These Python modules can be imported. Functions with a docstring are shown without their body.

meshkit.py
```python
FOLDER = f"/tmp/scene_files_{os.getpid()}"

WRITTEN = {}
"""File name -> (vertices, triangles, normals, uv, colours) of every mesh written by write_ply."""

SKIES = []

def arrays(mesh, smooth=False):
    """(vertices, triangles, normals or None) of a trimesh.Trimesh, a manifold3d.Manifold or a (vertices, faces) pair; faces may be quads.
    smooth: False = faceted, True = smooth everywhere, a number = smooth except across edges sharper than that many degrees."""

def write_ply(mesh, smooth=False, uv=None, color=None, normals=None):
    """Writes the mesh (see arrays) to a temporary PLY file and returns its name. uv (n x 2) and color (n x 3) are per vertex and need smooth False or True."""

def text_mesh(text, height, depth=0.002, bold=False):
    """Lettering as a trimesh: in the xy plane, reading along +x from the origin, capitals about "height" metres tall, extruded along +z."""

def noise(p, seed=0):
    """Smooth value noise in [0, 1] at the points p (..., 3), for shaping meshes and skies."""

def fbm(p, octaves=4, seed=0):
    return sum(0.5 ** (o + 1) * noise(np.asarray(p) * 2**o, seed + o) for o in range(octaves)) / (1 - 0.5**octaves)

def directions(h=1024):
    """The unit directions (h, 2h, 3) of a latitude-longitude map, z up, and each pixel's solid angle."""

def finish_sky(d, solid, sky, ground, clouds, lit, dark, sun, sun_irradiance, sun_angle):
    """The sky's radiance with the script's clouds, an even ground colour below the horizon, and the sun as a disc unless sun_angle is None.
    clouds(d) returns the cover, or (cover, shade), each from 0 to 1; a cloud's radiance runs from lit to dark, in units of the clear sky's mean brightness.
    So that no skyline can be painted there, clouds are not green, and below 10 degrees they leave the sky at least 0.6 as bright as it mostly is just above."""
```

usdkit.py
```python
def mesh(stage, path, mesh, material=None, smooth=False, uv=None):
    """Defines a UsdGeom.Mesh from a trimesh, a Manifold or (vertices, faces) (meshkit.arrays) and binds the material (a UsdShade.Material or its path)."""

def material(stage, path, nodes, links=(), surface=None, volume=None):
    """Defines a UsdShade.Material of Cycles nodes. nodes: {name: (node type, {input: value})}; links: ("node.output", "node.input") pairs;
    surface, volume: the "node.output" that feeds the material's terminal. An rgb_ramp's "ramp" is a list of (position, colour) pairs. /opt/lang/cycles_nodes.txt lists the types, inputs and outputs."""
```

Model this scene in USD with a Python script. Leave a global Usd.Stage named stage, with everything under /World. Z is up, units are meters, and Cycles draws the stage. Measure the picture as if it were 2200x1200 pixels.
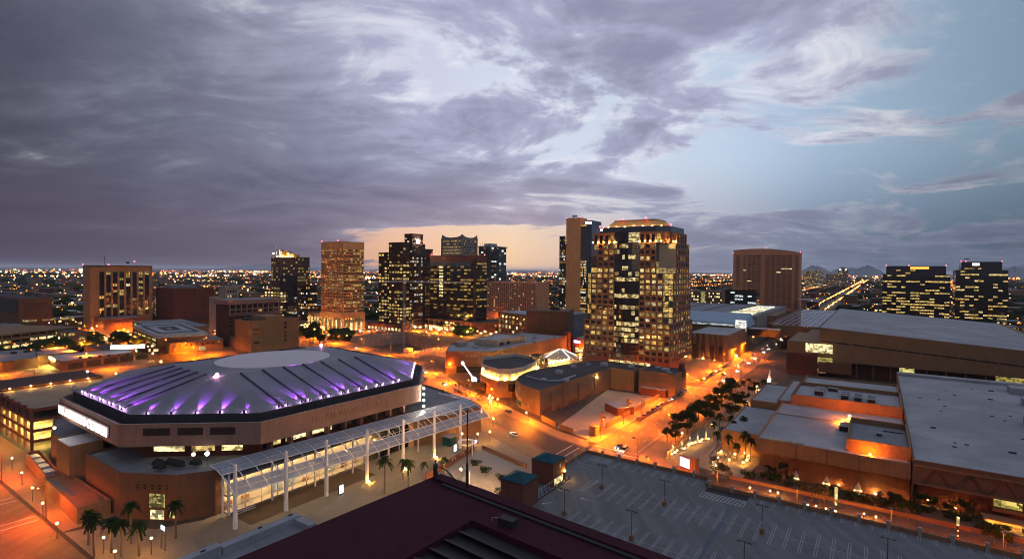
import math, random
import numpy as np, trimesh, usdkit, meshkit
from shapely.geometry import Polygon
from pxr import Usd, UsdGeom, UsdLux, UsdShade, Gf, Sdf

rng = random.Random(7)
stage = Usd.Stage.CreateInMemory()
UsdGeom.SetStageUpAxis(stage, 'Z')
UsdGeom.Xform.Define(stage, '/World')

# ------------------------------------------------------------------ camera
F, EYE = 1140.0, 70.0                       # focal length in units of 1/2200 of the picture's width; eye height in metres
PITCH, ROLL = math.radians(1.0), 0.0077
EXPOSURE = 4.0
_fw = np.array([0, math.cos(PITCH), -math.sin(PITCH)])
_u0 = np.cross([1.0, 0, 0], _fw)
_R = math.cos(ROLL) * np.array([1.0, 0, 0]) + math.sin(ROLL) * _u0
_U = math.cos(ROLL) * _u0 - math.sin(ROLL) * np.array([1.0, 0, 0])
cam = UsdGeom.Camera.Define(stage, '/World/camera')
cam.CreateHorizontalApertureAttr(36.0)
cam.CreateFocalLengthAttr(36.0 * F / 2200)
cam.CreateClippingRangeAttr(Gf.Vec2f(0.5, 90000))
cam.CreateExposureAttr(EXPOSURE)
cam.AddTransformOp().Set(Gf.Matrix4d(*_R, 0, *_U, 0, *(-_fw), 0, 0, 0, EYE, 1))
DISP = 1.0 / 2 ** EXPOSURE                  # a surface of this radiance shows as white

# ------------------------------------------------------------------ sky
SUNROT = 0.02
SKYZ = 30.3
K = DISP / 0.1
def c8(r, g, b, k=None):
    f = lambda v: ((v / 255 + .055) / 1.055) ** 2.4 if v > 10 else v / 255 / 12.92
    k = K if k is None else k
    return (f(r) * k, f(g) * k, f(b) * k)
def sky_graph():
    n, l = {}, []
    def add(name, kind, inp, *links):
        n[name] = (kind, inp)
        for a, b in links: l.append((a, name + '.' + b))
    def mr(name, src, a, b, c, d, smooth=True):
        add(name, 'map_range', {'range_type': 'smoothstep' if smooth else 'linear', 'from_min': a, 'from_max': b, 'to_min': c, 'to_max': d, 'clamp': True}, (src, 'value'))
    def mt(name, op, s1, s2=None, **kw):
        add(name, 'math', {'math_type': op, **kw}, (s1, 'value1'), *([(s2, 'value2')] if s2 else []))
    add('tc', 'texture_coordinate', {})
    add('xyz', 'separate_xyz', {}, ('tc.generated', 'vector'))
    mt('zp', 'maximum', 'xyz.z', value2=0.0)
    mt('zc', 'add', 'zp.value', value2=0.16)
    mt('u', 'divide', 'xyz.x', 'zc.value')
    mt('v', 'divide', 'xyz.y', 'zc.value')
    mt('v2', 'multiply', 'v.value', value2=1.2)
    add('uv', 'combine_xyz', {'z': SKYZ}, ('u.value', 'x'), ('v2.value', 'y'))
    add('n1', 'noise_texture', {'scale': 0.92, 'detail': 10.0, 'roughness': 0.60, 'distortion': 0.55}, ('uv.vector', 'vector'))
    add('n2', 'noise_texture', {'scale': 0.30, 'detail': 3.0, 'roughness': 0.5}, ('uv.vector', 'vector'))
    add('n3', 'noise_texture', {'scale': 2.3, 'detail': 9.0, 'roughness': 0.64, 'distortion': 0.8}, ('uv.vector', 'vector'))
    mr('ax', 'xyz.x', -0.55, 0.60, 0.215, -0.04)          # overcast to the left, breaking up to the right
    mt('sx', 'add', 'xyz.x', value2=0.04)
    mt('sx2', 'multiply', 'sx.value', 'sx.value')
    mr('slx', 'sx2.value', 0.0, 0.14, 1.0, 0.0)           # the clear slot low over the sunset
    mr('slz', 'xyz.z', 0.02, 0.105, 0.5, 0.0)
    mt('slot', 'multiply', 'slx.result', 'slz.result')
    mr('lowr', 'xyz.z', 0.0, 0.16, 0.12, 0.0)
    mt('b1', 'add', 'n1.fac', 'ax.result')
    mt('b2', 'subtract', 'b1.value', 'slot.value')
    mt('b3', 'add', 'b2.value', 'lowr.result')
    mt('n2s', 'multiply_add', 'n2.fac', value2=0.5, value3=-0.25)
    mt('cov', 'add', 'b3.value', 'n2s.value')
    mr('alpha', 'cov.value', 0.492, 0.572, 0.0, 1.0)
    mt('n3s', 'multiply_add', 'n3.fac', value2=0.44, value3=-0.22)
    mt('thick', 'add', 'cov.value', 'n3s.value')
    mr('tr', 'thick.value', 0.48, 1.0, 0.0, 1.0, False)
    add('body', 'rgb_ramp', {'ramp': [(0, c8(242, 242, 250)), (.08, c8(214, 217, 234)), (.19, c8(176, 179, 206)), (.38, c8(150, 152, 179)), (.68, c8(132, 134, 163)), (1, c8(108, 112, 144))]}, ('tr.result', 'fac'))
    mr('dk', 'xyz.x', -0.80, -0.14, 0.22, 1.0)
    mr('dkr', 'xyz.x', 0.35, 0.75, 1.0, 0.55)
    mt('dk2', 'multiply', 'dk.result', 'dkr.result')
    add('dkc', 'combine_xyz', {}, ('dk2.value', 'x'), ('dk2.value', 'y'), ('dk2.value', 'z'))
    add('body2', 'mix', {'mix_type': 'multiply', 'fac': 1.0}, ('body.color', 'color1'), ('dkc.vector', 'color2'))
    mr('lowm', 'xyz.z', 0.0, 0.22, 0.8, 0.0)
    mr('xr', 'xyz.x', -0.75, 0.75, 0.0, 1.0, False)
    add('lowc', 'rgb_ramp', {'ramp': [(0, c8(84, 74, 94)), (.24, c8(112, 99, 116)), (.40, c8(156, 132, 140)), (.52, c8(184, 158, 158)), (.64, c8(142, 140, 158)), (.82, c8(104, 114, 138)), (1, c8(86, 98, 124))]}, ('xr.result', 'fac'))
    add('body3', 'mix', {'mix_type': 'mix'}, ('lowm.result', 'fac'), ('body2.color', 'color1'), ('lowc.color', 'color2'))
    add('sky', 'sky_texture', {'sky_type': 'single_scattering', 'sun_disc': False, 'sun_elevation': math.radians(-2.0), 'sun_rotation': SUNROT, 'ozone_density': 2.0, 'air_density': 1.0, 'aerosol_density': 0.5})
    # dusk haze: pale and cream low down, towards the sunset
    mr('hx', 'xyz.x', -0.42, 0.50, 0.0, 1.0, False)
    add('hc', 'rgb_ramp', {'ramp': [(0, c8(180, 140, 135)), (.25, c8(248, 194, 158)), (.45, c8(252, 214, 174)), (.66, c8(206, 186, 186)), (1, c8(118, 134, 164))]}, ('hx.result', 'fac'))
    add('hc2', 'rgb_ramp', {'ramp': [(0, c8(206, 196, 214)), (.4, c8(222, 226, 244)), (.7, c8(210, 222, 238)), (1, c8(182, 204, 230))]}, ('hx.result', 'fac'))
    mr('hz', 'xyz.z', 0.02, 0.22, 0.0, 1.0)
    add('haze', 'mix', {'mix_type': 'mix'}, ('hz.result', 'fac'), ('hc.color', 'color1'), ('hc2.color', 'color2'))
    mr('hf', 'xyz.z', 0.0, 0.62, 0.96, 0.74)
    add('clear', 'mix', {'mix_type': 'mix'}, ('hf.result', 'fac'), ('sky.color', 'color1'), ('haze.color', 'color2'))
    mr('gx', 'xyz.x', 0.34, 0.80, 1.0, 0.45)
    mt('gxr', 'power', 'gx.result', value2=1.18)
    add('gxc', 'combine_xyz', {}, ('gxr.value', 'x'), ('gx.result', 'y'), ('gx.result', 'z'))
    add('clear2', 'mix', {'mix_type': 'multiply', 'fac': 1.0}, ('clear.color', 'color1'), ('gxc.vector', 'color2'))
    add('out', 'mix', {'mix_type': 'mix'}, ('alpha.result', 'fac'), ('clear2.color', 'color1'), ('body3.color', 'color2'))
    add('bg', 'background_shader', {'strength': 0.1}, ('out.color', 'color'))
    return n, l, 'bg.background'
_n, _l, _s = sky_graph()
_dome = UsdLux.DomeLight.Define(stage, '/World/sky')
UsdShade.MaterialBindingAPI.Apply(_dome.GetPrim()).Bind(usdkit.material(stage, '/World/Looks/sky', _n, _l, surface=_s))

# ------------------------------------------------------------------ picture geometry and the street grid
def _ray(px, py): return _R * (px - 1100) / F + _U * (600 - py) / F + _fw
AZ = math.radians(34.55)                    # the streets' north, clockwise from the view
_N = np.array([math.sin(AZ), math.cos(AZ)]); _E = np.array([math.cos(AZ), -math.sin(AZ)])
def w2g(p): return np.array([p[0] * _E[0] + p[1] * _E[1], p[0] * _N[0] + p[1] * _N[1], p[2]])
_M = np.array([[_E[0], _E[1], 0], [_N[0], _N[1], 0], [0, 0, 1.0]])
def g2w(v): return np.asarray(v, float) @ _M
def EN(px, py, z=0.0):                      # east, north of a point of the plane at height z
    d = _ray(px, py); t = (z - EYE) / d[2]
    return tuple(w2g(np.array([0, 0, EYE]) + d * t)[:2])
def AT(px, py, Y):                          # east, north, height of a point Y metres ahead
    d = _ray(px, py); return tuple(w2g(np.array([0, 0, EYE]) + d * Y / d[1]))
def ZAT(en, py):                            # height above the point en that is seen at row py
    w = g2w([en[0], en[1], 0]); a = float(w[:2] @ _fw[:2])
    q = np.array([w[0], w[1], 0.0]); lo, hi = -60.0, 400.0
    for _ in range(60):
        m = (lo + hi) / 2; d = q + [0, 0, m - EYE]
        y = 600 - F * (d @ _U) / (d @ _fw)
        if y > py: lo = m
        else: hi = m
    return lo
def PX(e, n, z):
    d = g2w([e, n, z]) - [0, 0, EYE]; a = d @ _fw
    return 1100 + F * (d @ _R) / a, 600 - F * (d @ _U) / a
def FP(xl, xc, xr, Y, right=True):
    """Grid rectangle whose near (south-east) corner is seen at column xc, Y metres ahead, its south face reaching to column xl and its east face to xr."""
    c = np.array(AT(xc, 580, Y)[:2])
    def reach(d, x):
        lo, hi = 0.0, 400.0
        for _ in range(50):
            m = (lo + hi) / 2; q = PX(*(c + d * m), EYE)[0]
            if (q < x) == (x > xc): lo = m
            else: hi = m
        return lo
    w, h = reach(np.array([-1.0, 0]), xl), reach(np.array([0, 1.0]), xr)
    return c[0] - w, c[0], c[1], c[1] + h

# ------------------------------------------------------------------ materials
def mk(name, nodes, links, surf): return usdkit.material(stage, '/World/Looks/' + name, nodes, links, surface=surf)
WALLS = {'tan', 'tan_dark', 'tan_tower', 'tan_mid', 'brown_tower', 'conc_warm', 'conc', 'brick', 'brick_dark', 'brick_brown', 'pinkstone', 'granite', 'canvas'}
ROOFS = {'roof_white': (.82, .10), 'roof_grey': (.8, .08), 'roof_arena': (.86, .06), 'roof_dark': (.7, .08)}
def surf(name, col, rough=0.75, var=0.2, scale=0.25, fine=3.0, bump=0.0, metal=0.0, spec=0.4, obj=False, dirt=0.0):
    """A weathered surface: slow stains and fine grain over the base colour."""
    n = {'tc': ('texture_coordinate', {}), 'g': ('geometry', {}),
         'a': ('noise_texture', {'scale': scale, 'detail': 5.0, 'roughness': 0.6}), 'b': ('noise_texture', {'scale': fine, 'detail': 3.0}),
         'm': ('math', {'math_type': 'add'}), 'r': ('map_range', {'from_min': 0.55, 'from_max': 1.45, 'to_min': 1 - var, 'to_max': 1 + var}),
         'c': ('combine_xyz', {}), 'x': ('mix', {'mix_type': 'multiply', 'fac': 1.0, 'color1': col}),
         'p': ('principled_bsdf', {'roughness': rough, 'metallic': metal, 'specular_ior_level': spec})}
    src = 'tc.object' if obj else 'g.position'
    l = [(src, 'a.vector'), (src, 'b.vector'), ('a.fac', 'm.value1'), ('b.fac', 'm.value2'), ('m.value', 'r.value'),
         ('r.result', 'c.x'), ('r.result', 'c.y'), ('r.result', 'c.z'), ('c.vector', 'x.color2'), ('x.color', 'p.base_color')]
    if name in WALLS:                          # rain streaks down the wall
        n['mp'] = ('mapping', {'scale': (1.1, 1.1, .09)}); n['st'] = ('noise_texture', {'scale': .8, 'detail': 5.0, 'roughness': .65}); n['sr'] = ('map_range', {'from_min': .36, 'from_max': .66, 'to_min': .89, 'to_max': 1.05, 'clamp': True})
        n['sc'] = ('combine_xyz', {}); n['x2'] = ('mix', {'mix_type': 'multiply', 'fac': 1.0}); l.remove(('x.color', 'p.base_color'))
        l += [(src, 'mp.vector'), ('mp.vector', 'st.vector'), ('st.fac', 'sr.value'), ('sr.result', 'sc.x'), ('sr.result', 'sc.y'), ('sr.result', 'sc.z'), ('x.color', 'x2.color1'), ('sc.vector', 'x2.color2'), ('x2.color', 'p.base_color')]
    if name in ROOFS:                          # membrane seams and ponding stains
        k_, a_ = ROOFS[name]
        n['mp'] = ('mapping', {'rotation': (0, 0, AZ)}); n['bt'] = ('brick_texture', {'color1': (1, 1, 1), 'color2': (.94, .94, .94), 'mortar': (k_, k_, k_), 'scale': 1.0, 'brick_width': 14.0, 'row_height': 2.4, 'mortar_size': .05, 'mortar_smooth': .3})
        n['pn'] = ('noise_texture', {'scale': .045, 'detail': 6.0, 'roughness': .68}); n['pr'] = ('map_range', {'from_min': .42, 'from_max': .62, 'to_min': .80, 'to_max': 1.08, 'clamp': True}); n['pc'] = ('combine_xyz', {})
        n['x2'] = ('mix', {'mix_type': 'multiply', 'fac': 1.0}); n['x3'] = ('mix', {'mix_type': 'multiply', 'fac': 1.0}); l.remove(('x.color', 'p.base_color'))
        l += [(src, 'mp.vector'), ('mp.vector', 'bt.vector'), (src, 'pn.vector'), ('pn.fac', 'pr.value'), ('pr.result', 'pc.x'), ('pr.result', 'pc.y'), ('pr.result', 'pc.z'), ('x.color', 'x2.color1'), ('bt.color', 'x2.color2'), ('x2.color', 'x3.color1'), ('pc.vector', 'x3.color2'), ('x3.color', 'p.base_color')]
    if name in ('deck', 'asphalt'):            # oil spots and tyre wear
        n['vo'] = ('voronoi_texture', {'scale': .32}); n['vr'] = ('map_range', {'from_min': .03, 'from_max': .20, 'to_min': .62, 'to_max': 1.0, 'clamp': True}); n['mp'] = ('mapping', {'rotation': (0, 0, AZ), 'scale': (.5, .05, 1)}); n['tn'] = ('noise_texture', {'scale': 1.0, 'detail': 4.0}); n['tr'] = ('map_range', {'from_min': .4, 'from_max': .65, 'to_min': .84, 'to_max': 1.1, 'clamp': True})
        n['mu'] = ('math', {'math_type': 'multiply'}); n['vc'] = ('combine_xyz', {}); n['x2'] = ('mix', {'mix_type': 'multiply', 'fac': 1.0}); l.remove(('x.color', 'p.base_color'))
        l += [(src, 'vo.vector'), ('vo.distance', 'vr.value'), (src, 'mp.vector'), ('mp.vector', 'tn.vector'), ('tn.fac', 'tr.value'), ('vr.result', 'mu.value1'), ('tr.result', 'mu.value2'), ('mu.value', 'vc.x'), ('mu.value', 'vc.y'), ('mu.value', 'vc.z'), ('x.color', 'x2.color1'), ('vc.vector', 'x2.color2'), ('x2.color', 'p.base_color')]
    if bump:
        n['bp'] = ('bump', {'strength': 0.6, 'distance': bump}); l += [('b.fac', 'bp.height'), ('bp.normal', 'p.normal')]
    return mk(name, n, l, 'p.BSDF')
def glow(name, col, disp):
    return mk(name, {'e': ('emission', {'color': col, 'strength': disp * DISP})}, [], 'e.emission')
def lit_window(name, cols, disp, sx=0.9, sz=1.3):
    """A lit room behind glass: tone differs from pane to pane; blinds, ceilings and furniture break it up."""
    n = {'g': ('geometry', {}), 'o': ('object_info', {}), 's': ('math', {'math_type': 'add'}), 'f': ('math', {'math_type': 'fraction'}),
         'rc': ('rgb_ramp', {'ramp': cols}), 'mp': ('mapping', {'scale': (sx, sx, sz)}), 'v': ('voronoi_texture', {'scale': 0.8, 'metric': 'chebychev'}), 'sv': ('separate_color', {}),
         'n': ('noise_texture', {'scale': 0.7, 'detail': 3.0}), 'ad': ('math', {'math_type': 'multiply'}),
         'k': ('map_range', {'from_min': 0.08, 'from_max': 0.42, 'to_min': 0.18, 'to_max': 1.35, 'clamp': True}),
         'w': ('white_noise_texture', {'dimensions': '1D'}), 'wr': ('map_range', {'from_min': 0, 'from_max': 1, 'to_min': 0.35, 'to_max': 1.25}),
         'mm': ('math', {'math_type': 'multiply'}), 'st': ('math', {'math_type': 'multiply', 'value2': disp * DISP}), 'e': ('emission', {}), 'gl': ('glossy_bsdf', {'color': (.05, .05, .05), 'roughness': 0.05}), 'ac': ('add_closure', {})}
    l = [('g.random_per_island', 's.value1'), ('o.random', 's.value2'), ('s.value', 'f.value1'), ('f.value', 'rc.fac'), ('g.position', 'mp.vector'), ('mp.vector', 'v.vector'), ('mp.vector', 'n.vector'),
         ('v.color', 'sv.color'), ('sv.r', 'ad.value1'), ('n.fac', 'ad.value2'), ('ad.value', 'k.value'), ('f.value', 'w.w'), ('w.value', 'wr.value'), ('wr.result', 'mm.value1'), ('k.result', 'mm.value2'),
         ('mm.value', 'st.value1'), ('st.value', 'e.strength'), ('rc.color', 'e.color'), ('e.emission', 'ac.closure1'), ('gl.BSDF', 'ac.closure2')]
    return mk(name, n, l, 'ac.closure')
def glass(name, col=(.012, .012, .014), rough=0.06, spec=0.8, wob=0.02):
    n = {'g': ('geometry', {}), 'n': ('noise_texture', {'scale': 0.35, 'detail': 1.0}), 'b': ('bump', {'strength': 0.25, 'distance': wob}),
         'p': ('principled_bsdf', {'base_color': col, 'roughness': rough, 'specular_ior_level': spec})}
    return mk(name, n, [('g.position', 'n.vector'), ('n.fac', 'b.height'), ('b.normal', 'p.normal')], 'p.BSDF')
def pane(name, tint=(1, 1, 1)):
    return mk(name, {'t': ('transparent_bsdf', {'color': tint}), 'gl': ('glossy_bsdf', {'color': (.9, .9, .9), 'roughness': 0.05}), 'f': ('fresnel', {'IOR': 1.45}), 'm': ('mix_closure', {})},
              [('f.fac', 'm.fac'), ('t.BSDF', 'm.closure1'), ('gl.BSDF', 'm.closure2')], 'm.closure')

YEL = [(0, (1, .50, .09)), (.4, (1, .62, .15)), (.75, (1, .70, .21)), (.95, (1, .80, .38)), (1, (.95, .93, .8))]
M = {}
M['ground'] = surf('ground', (.045, .032, .025), .9, .55, .012, .3)
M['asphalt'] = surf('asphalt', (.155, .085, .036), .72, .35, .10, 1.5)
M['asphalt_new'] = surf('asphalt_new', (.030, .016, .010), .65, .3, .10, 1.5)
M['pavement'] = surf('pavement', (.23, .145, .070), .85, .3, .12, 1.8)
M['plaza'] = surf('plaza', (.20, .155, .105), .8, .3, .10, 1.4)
M['paint'] = surf('paint', (.42, .40, .38), .7, .25, .5, 4)
M['deck'] = surf('deck', (.112, .110, .116), .85, .22, .08, 2.5, bump=.01)
M['dark_line'] = surf('dark_line', (.045, .06, .085), .6, .3, .2, 2)
M['conc'] = surf('conc', (.24, .205, .175), .85, .22, .2, 2.5)
M['conc_warm'] = surf('conc_warm', (.19, .098, .048), .85, .2, .15, 2)
M['tan'] = surf('tan', (.19, .105, .052), .85, .2, .12, 2)
M['tan_dark'] = surf('tan_dark', (.13, .058, .030), .85, .22, .12, 2)
M['tan_tower'] = surf('tan_tower', (.70, .31, .115), .85, .16, .10, 1.5)  # raised well above tan: the colour carries the city glow on towers
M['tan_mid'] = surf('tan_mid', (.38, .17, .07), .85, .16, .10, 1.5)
M['brown_tower'] = surf('brown_tower', (.56, .245, .125), .85, .16, .10, 1.5)  # city glow on the hotel slabs is put into this brighter brown
M['pinkstone'] = surf('pinkstone', (.22, .125, .095), .8, .14, .15, 2)
M['granite'] = surf('granite', (.20, .092, .050), .55, .18, .2, 2)
M['granite_red'] = surf('granite_red', (.13, .035, .028), .45, .2, .2, 2)
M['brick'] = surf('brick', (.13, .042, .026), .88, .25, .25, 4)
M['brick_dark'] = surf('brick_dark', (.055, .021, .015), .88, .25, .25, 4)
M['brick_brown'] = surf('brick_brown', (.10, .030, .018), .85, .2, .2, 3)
M['roof_white'] = surf('roof_white', (.27, .265, .285), .8, .16, .06, 1.0)
M['roof_grey'] = surf('roof_grey', (.17, .172, .19), .8, .22, .08, 1.2)
M['roof_dark'] = surf('roof_dark', (.030, .028, .034), .85, .3, .1, 1.2)
M['roof_arena'] = surf('roof_arena', (.165, .16, .185), .6, .10, .08, 1.5)
M['roof_disc'] = surf('roof_disc', (.50, .44, .45), .7, .07, .08, 1.5)
M['maroon'] = surf('maroon', (.042, .0105, .0165), .95, .22, .5, 5, bump=.004, spec=.12)
M['maroon_dark'] = surf('maroon_dark', (.022, .008, .012), .75, .2, .5, 5)
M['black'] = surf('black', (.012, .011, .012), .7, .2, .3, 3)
M['dark_metal'] = surf('dark_metal', (.03, .028, .03), .5, .2, .5, 5, obj=True)
M['white_steel'] = surf('white_steel', (.62, .58, .58), .45, .1, .3, 3)
M['grey_steel'] = surf('grey_steel', (.30, .30, .33), .45, .15, .3, 3, obj=True)
M['grey_metal_roof'] = surf('grey_metal_roof', (.36, .37, .41), .5, .2, .15, 2)
M['teal'] = surf('teal', (.006, .050, .066), .7, .2, .3, 3, spec=.12)
M['blue_roof'] = surf('blue_roof', (.17, .25, .34), .5, .15, .1, 2)
M['dirt'] = surf('dirt', (.12, .085, .062), .95, .4, .08, .8)
M['soil'] = surf('soil', (.075, .048, .036), .95, .4, .2, 1.5)
M['grass'] = surf('grass', (.05, .075, .025), .95, .4, .3, 3)
M['canvas'] = surf('canvas', (.36, .32, .27), .8, .1, .3, 3)
M['copper'] = surf('copper', (.55, .33, .10), .45, .15, .3, 3, metal=.35)
M['bark'] = surf('bark', (.10, .07, .05), .9, .3, 2, 9, obj=True)
M['rock'] = surf('rock', (.075, .088, .115), .95, .25, .0006, .004)
M['glass'] = glass('glass')
M['glass_brown'] = glass('glass_brown', (.022, .013, .010), .08, .6)
M['glass_grey'] = glass('glass_grey', (.045, .05, .055), .05, 1.0)
M['glass_blue'] = glass('glass_blue', (.035, .05, .068), .05, 1.0)
M['clear_glass'] = pane('clear_glass')
M['canopy_glass'] = mk('canopy_glass', {'t': ('transparent_bsdf', {'color': (.62, .64, .70)}), 'd': ('principled_bsdf', {'base_color': (.23, .235, .27), 'roughness': .35}), 'm': ('mix_closure', {'fac': 0.80})},
                       [('t.BSDF', 'm.closure1'), ('d.BSDF', 'm.closure2')], 'm.closure')
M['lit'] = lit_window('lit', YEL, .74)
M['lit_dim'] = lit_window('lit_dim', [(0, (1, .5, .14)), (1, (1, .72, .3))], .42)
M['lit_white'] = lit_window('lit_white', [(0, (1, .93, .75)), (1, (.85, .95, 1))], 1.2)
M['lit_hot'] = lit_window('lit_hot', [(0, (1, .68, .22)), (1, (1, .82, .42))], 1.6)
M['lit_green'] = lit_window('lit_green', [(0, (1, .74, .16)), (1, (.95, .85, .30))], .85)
M['tube_light'] = glow('tube_light', (1, .74, .16), 260)
M['panel_light'] = glow('panel_light', (1, .68, .30), 24)
M['sign_white'] = glow('sign_white', (1, .97, .95), 3.2)
M['sign_amber'] = glow('sign_amber', (1, .42, .06), 2.2)
M['sign_magenta'] = glow('sign_magenta', (.95, .55, .95), 2.2)
M['red_beacon'] = glow('red_beacon', (1, .06, .10), 9)
M['signal_red'] = glow('signal_red', (1, .12, .04), 8)
M['sodium'] = glow('sodium', (1, .215, .004), 21000)
M['sodium_weak'] = glow('sodium_weak', (1, .18, .003), 7500)
M['sodium_deep'] = glow('sodium_deep', (1, .115, .001), 4600)
M['paint_worn'] = surf('paint_worn', (.27, .265, .27), .8, .45, .6, 3)
M['wood_deck'] = surf('wood_deck', (.075, .036, .016), .8, .3, .3, 2)
M['sodium_low'] = glow('sodium_low', (1, .20, .006), 3000)
M['warm_bulb'] = glow('warm_bulb', (1, .44, .07), 620)
M['added_yard_bulb'] = glow('added_yard_bulb', (1, .56, .20), 6500)  # bulb of the added lamps that brighten the pale yard
M['yellow_bulb'] = glow('yellow_bulb', (1, .60, .13), 800)
M['white_bulb'] = glow('white_bulb', (1, .85, .62), 420)
M['purple_bulb'] = glow('purple_bulb', (.80, .42, 1.0), 300)
M['pink_bulb'] = glow('pink_bulb', (1, .42, .75), 130)
M['head_lamp'] = glow('head_lamp', (1, .95, .85), 60)
M['tail_lamp'] = glow('tail_lamp', (1, .05, .02), 5)
M['car_glass'] = glass('car_glass', (.01, .01, .012))
M['rubber'] = surf('rubber', (.015, .015, .015), .8, .2, 3, 9, obj=True)
for k_, c_ in {'car_dark': (.02, .02, .024), 'car_white': (.55, .55, .55), 'car_silver': (.30, .30, .31), 'car_red': (.18, .02, .015), 'car_blue': (.03, .05, .10), 'car_tan': (.28, .23, .17)}.items():
    M[k_] = mk(k_, {'p': ('principled_bsdf', {'base_color': c_, 'roughness': .3, 'coat_weight': .6})}, [], 'p.BSDF')
def leaf_mat(name, a, b):
    n = {'g': ('geometry', {}), 'r': ('rgb_ramp', {'ramp': [(0, a), (1, b)]}), 'd': ('diffuse_bsdf', {}), 't': ('translucent_bsdf', {}), 'm': ('mix_closure', {'fac': .25})}
    return mk(name, n, [('g.random_per_island', 'r.fac'), ('r.color', 'd.color'), ('r.color', 't.color'), ('d.BSDF', 'm.closure1'), ('t.BSDF', 'm.closure2')], 'm.closure')
M['leaf'] = leaf_mat('leaf', (.025, .040, .014), (.075, .095, .035))
M['leaf_dry'] = leaf_mat('leaf_dry', (.07, .06, .03), (.17, .13, .07))
M['frond'] = leaf_mat('frond', (.035, .050, .018), (.10, .11, .045))

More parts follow.
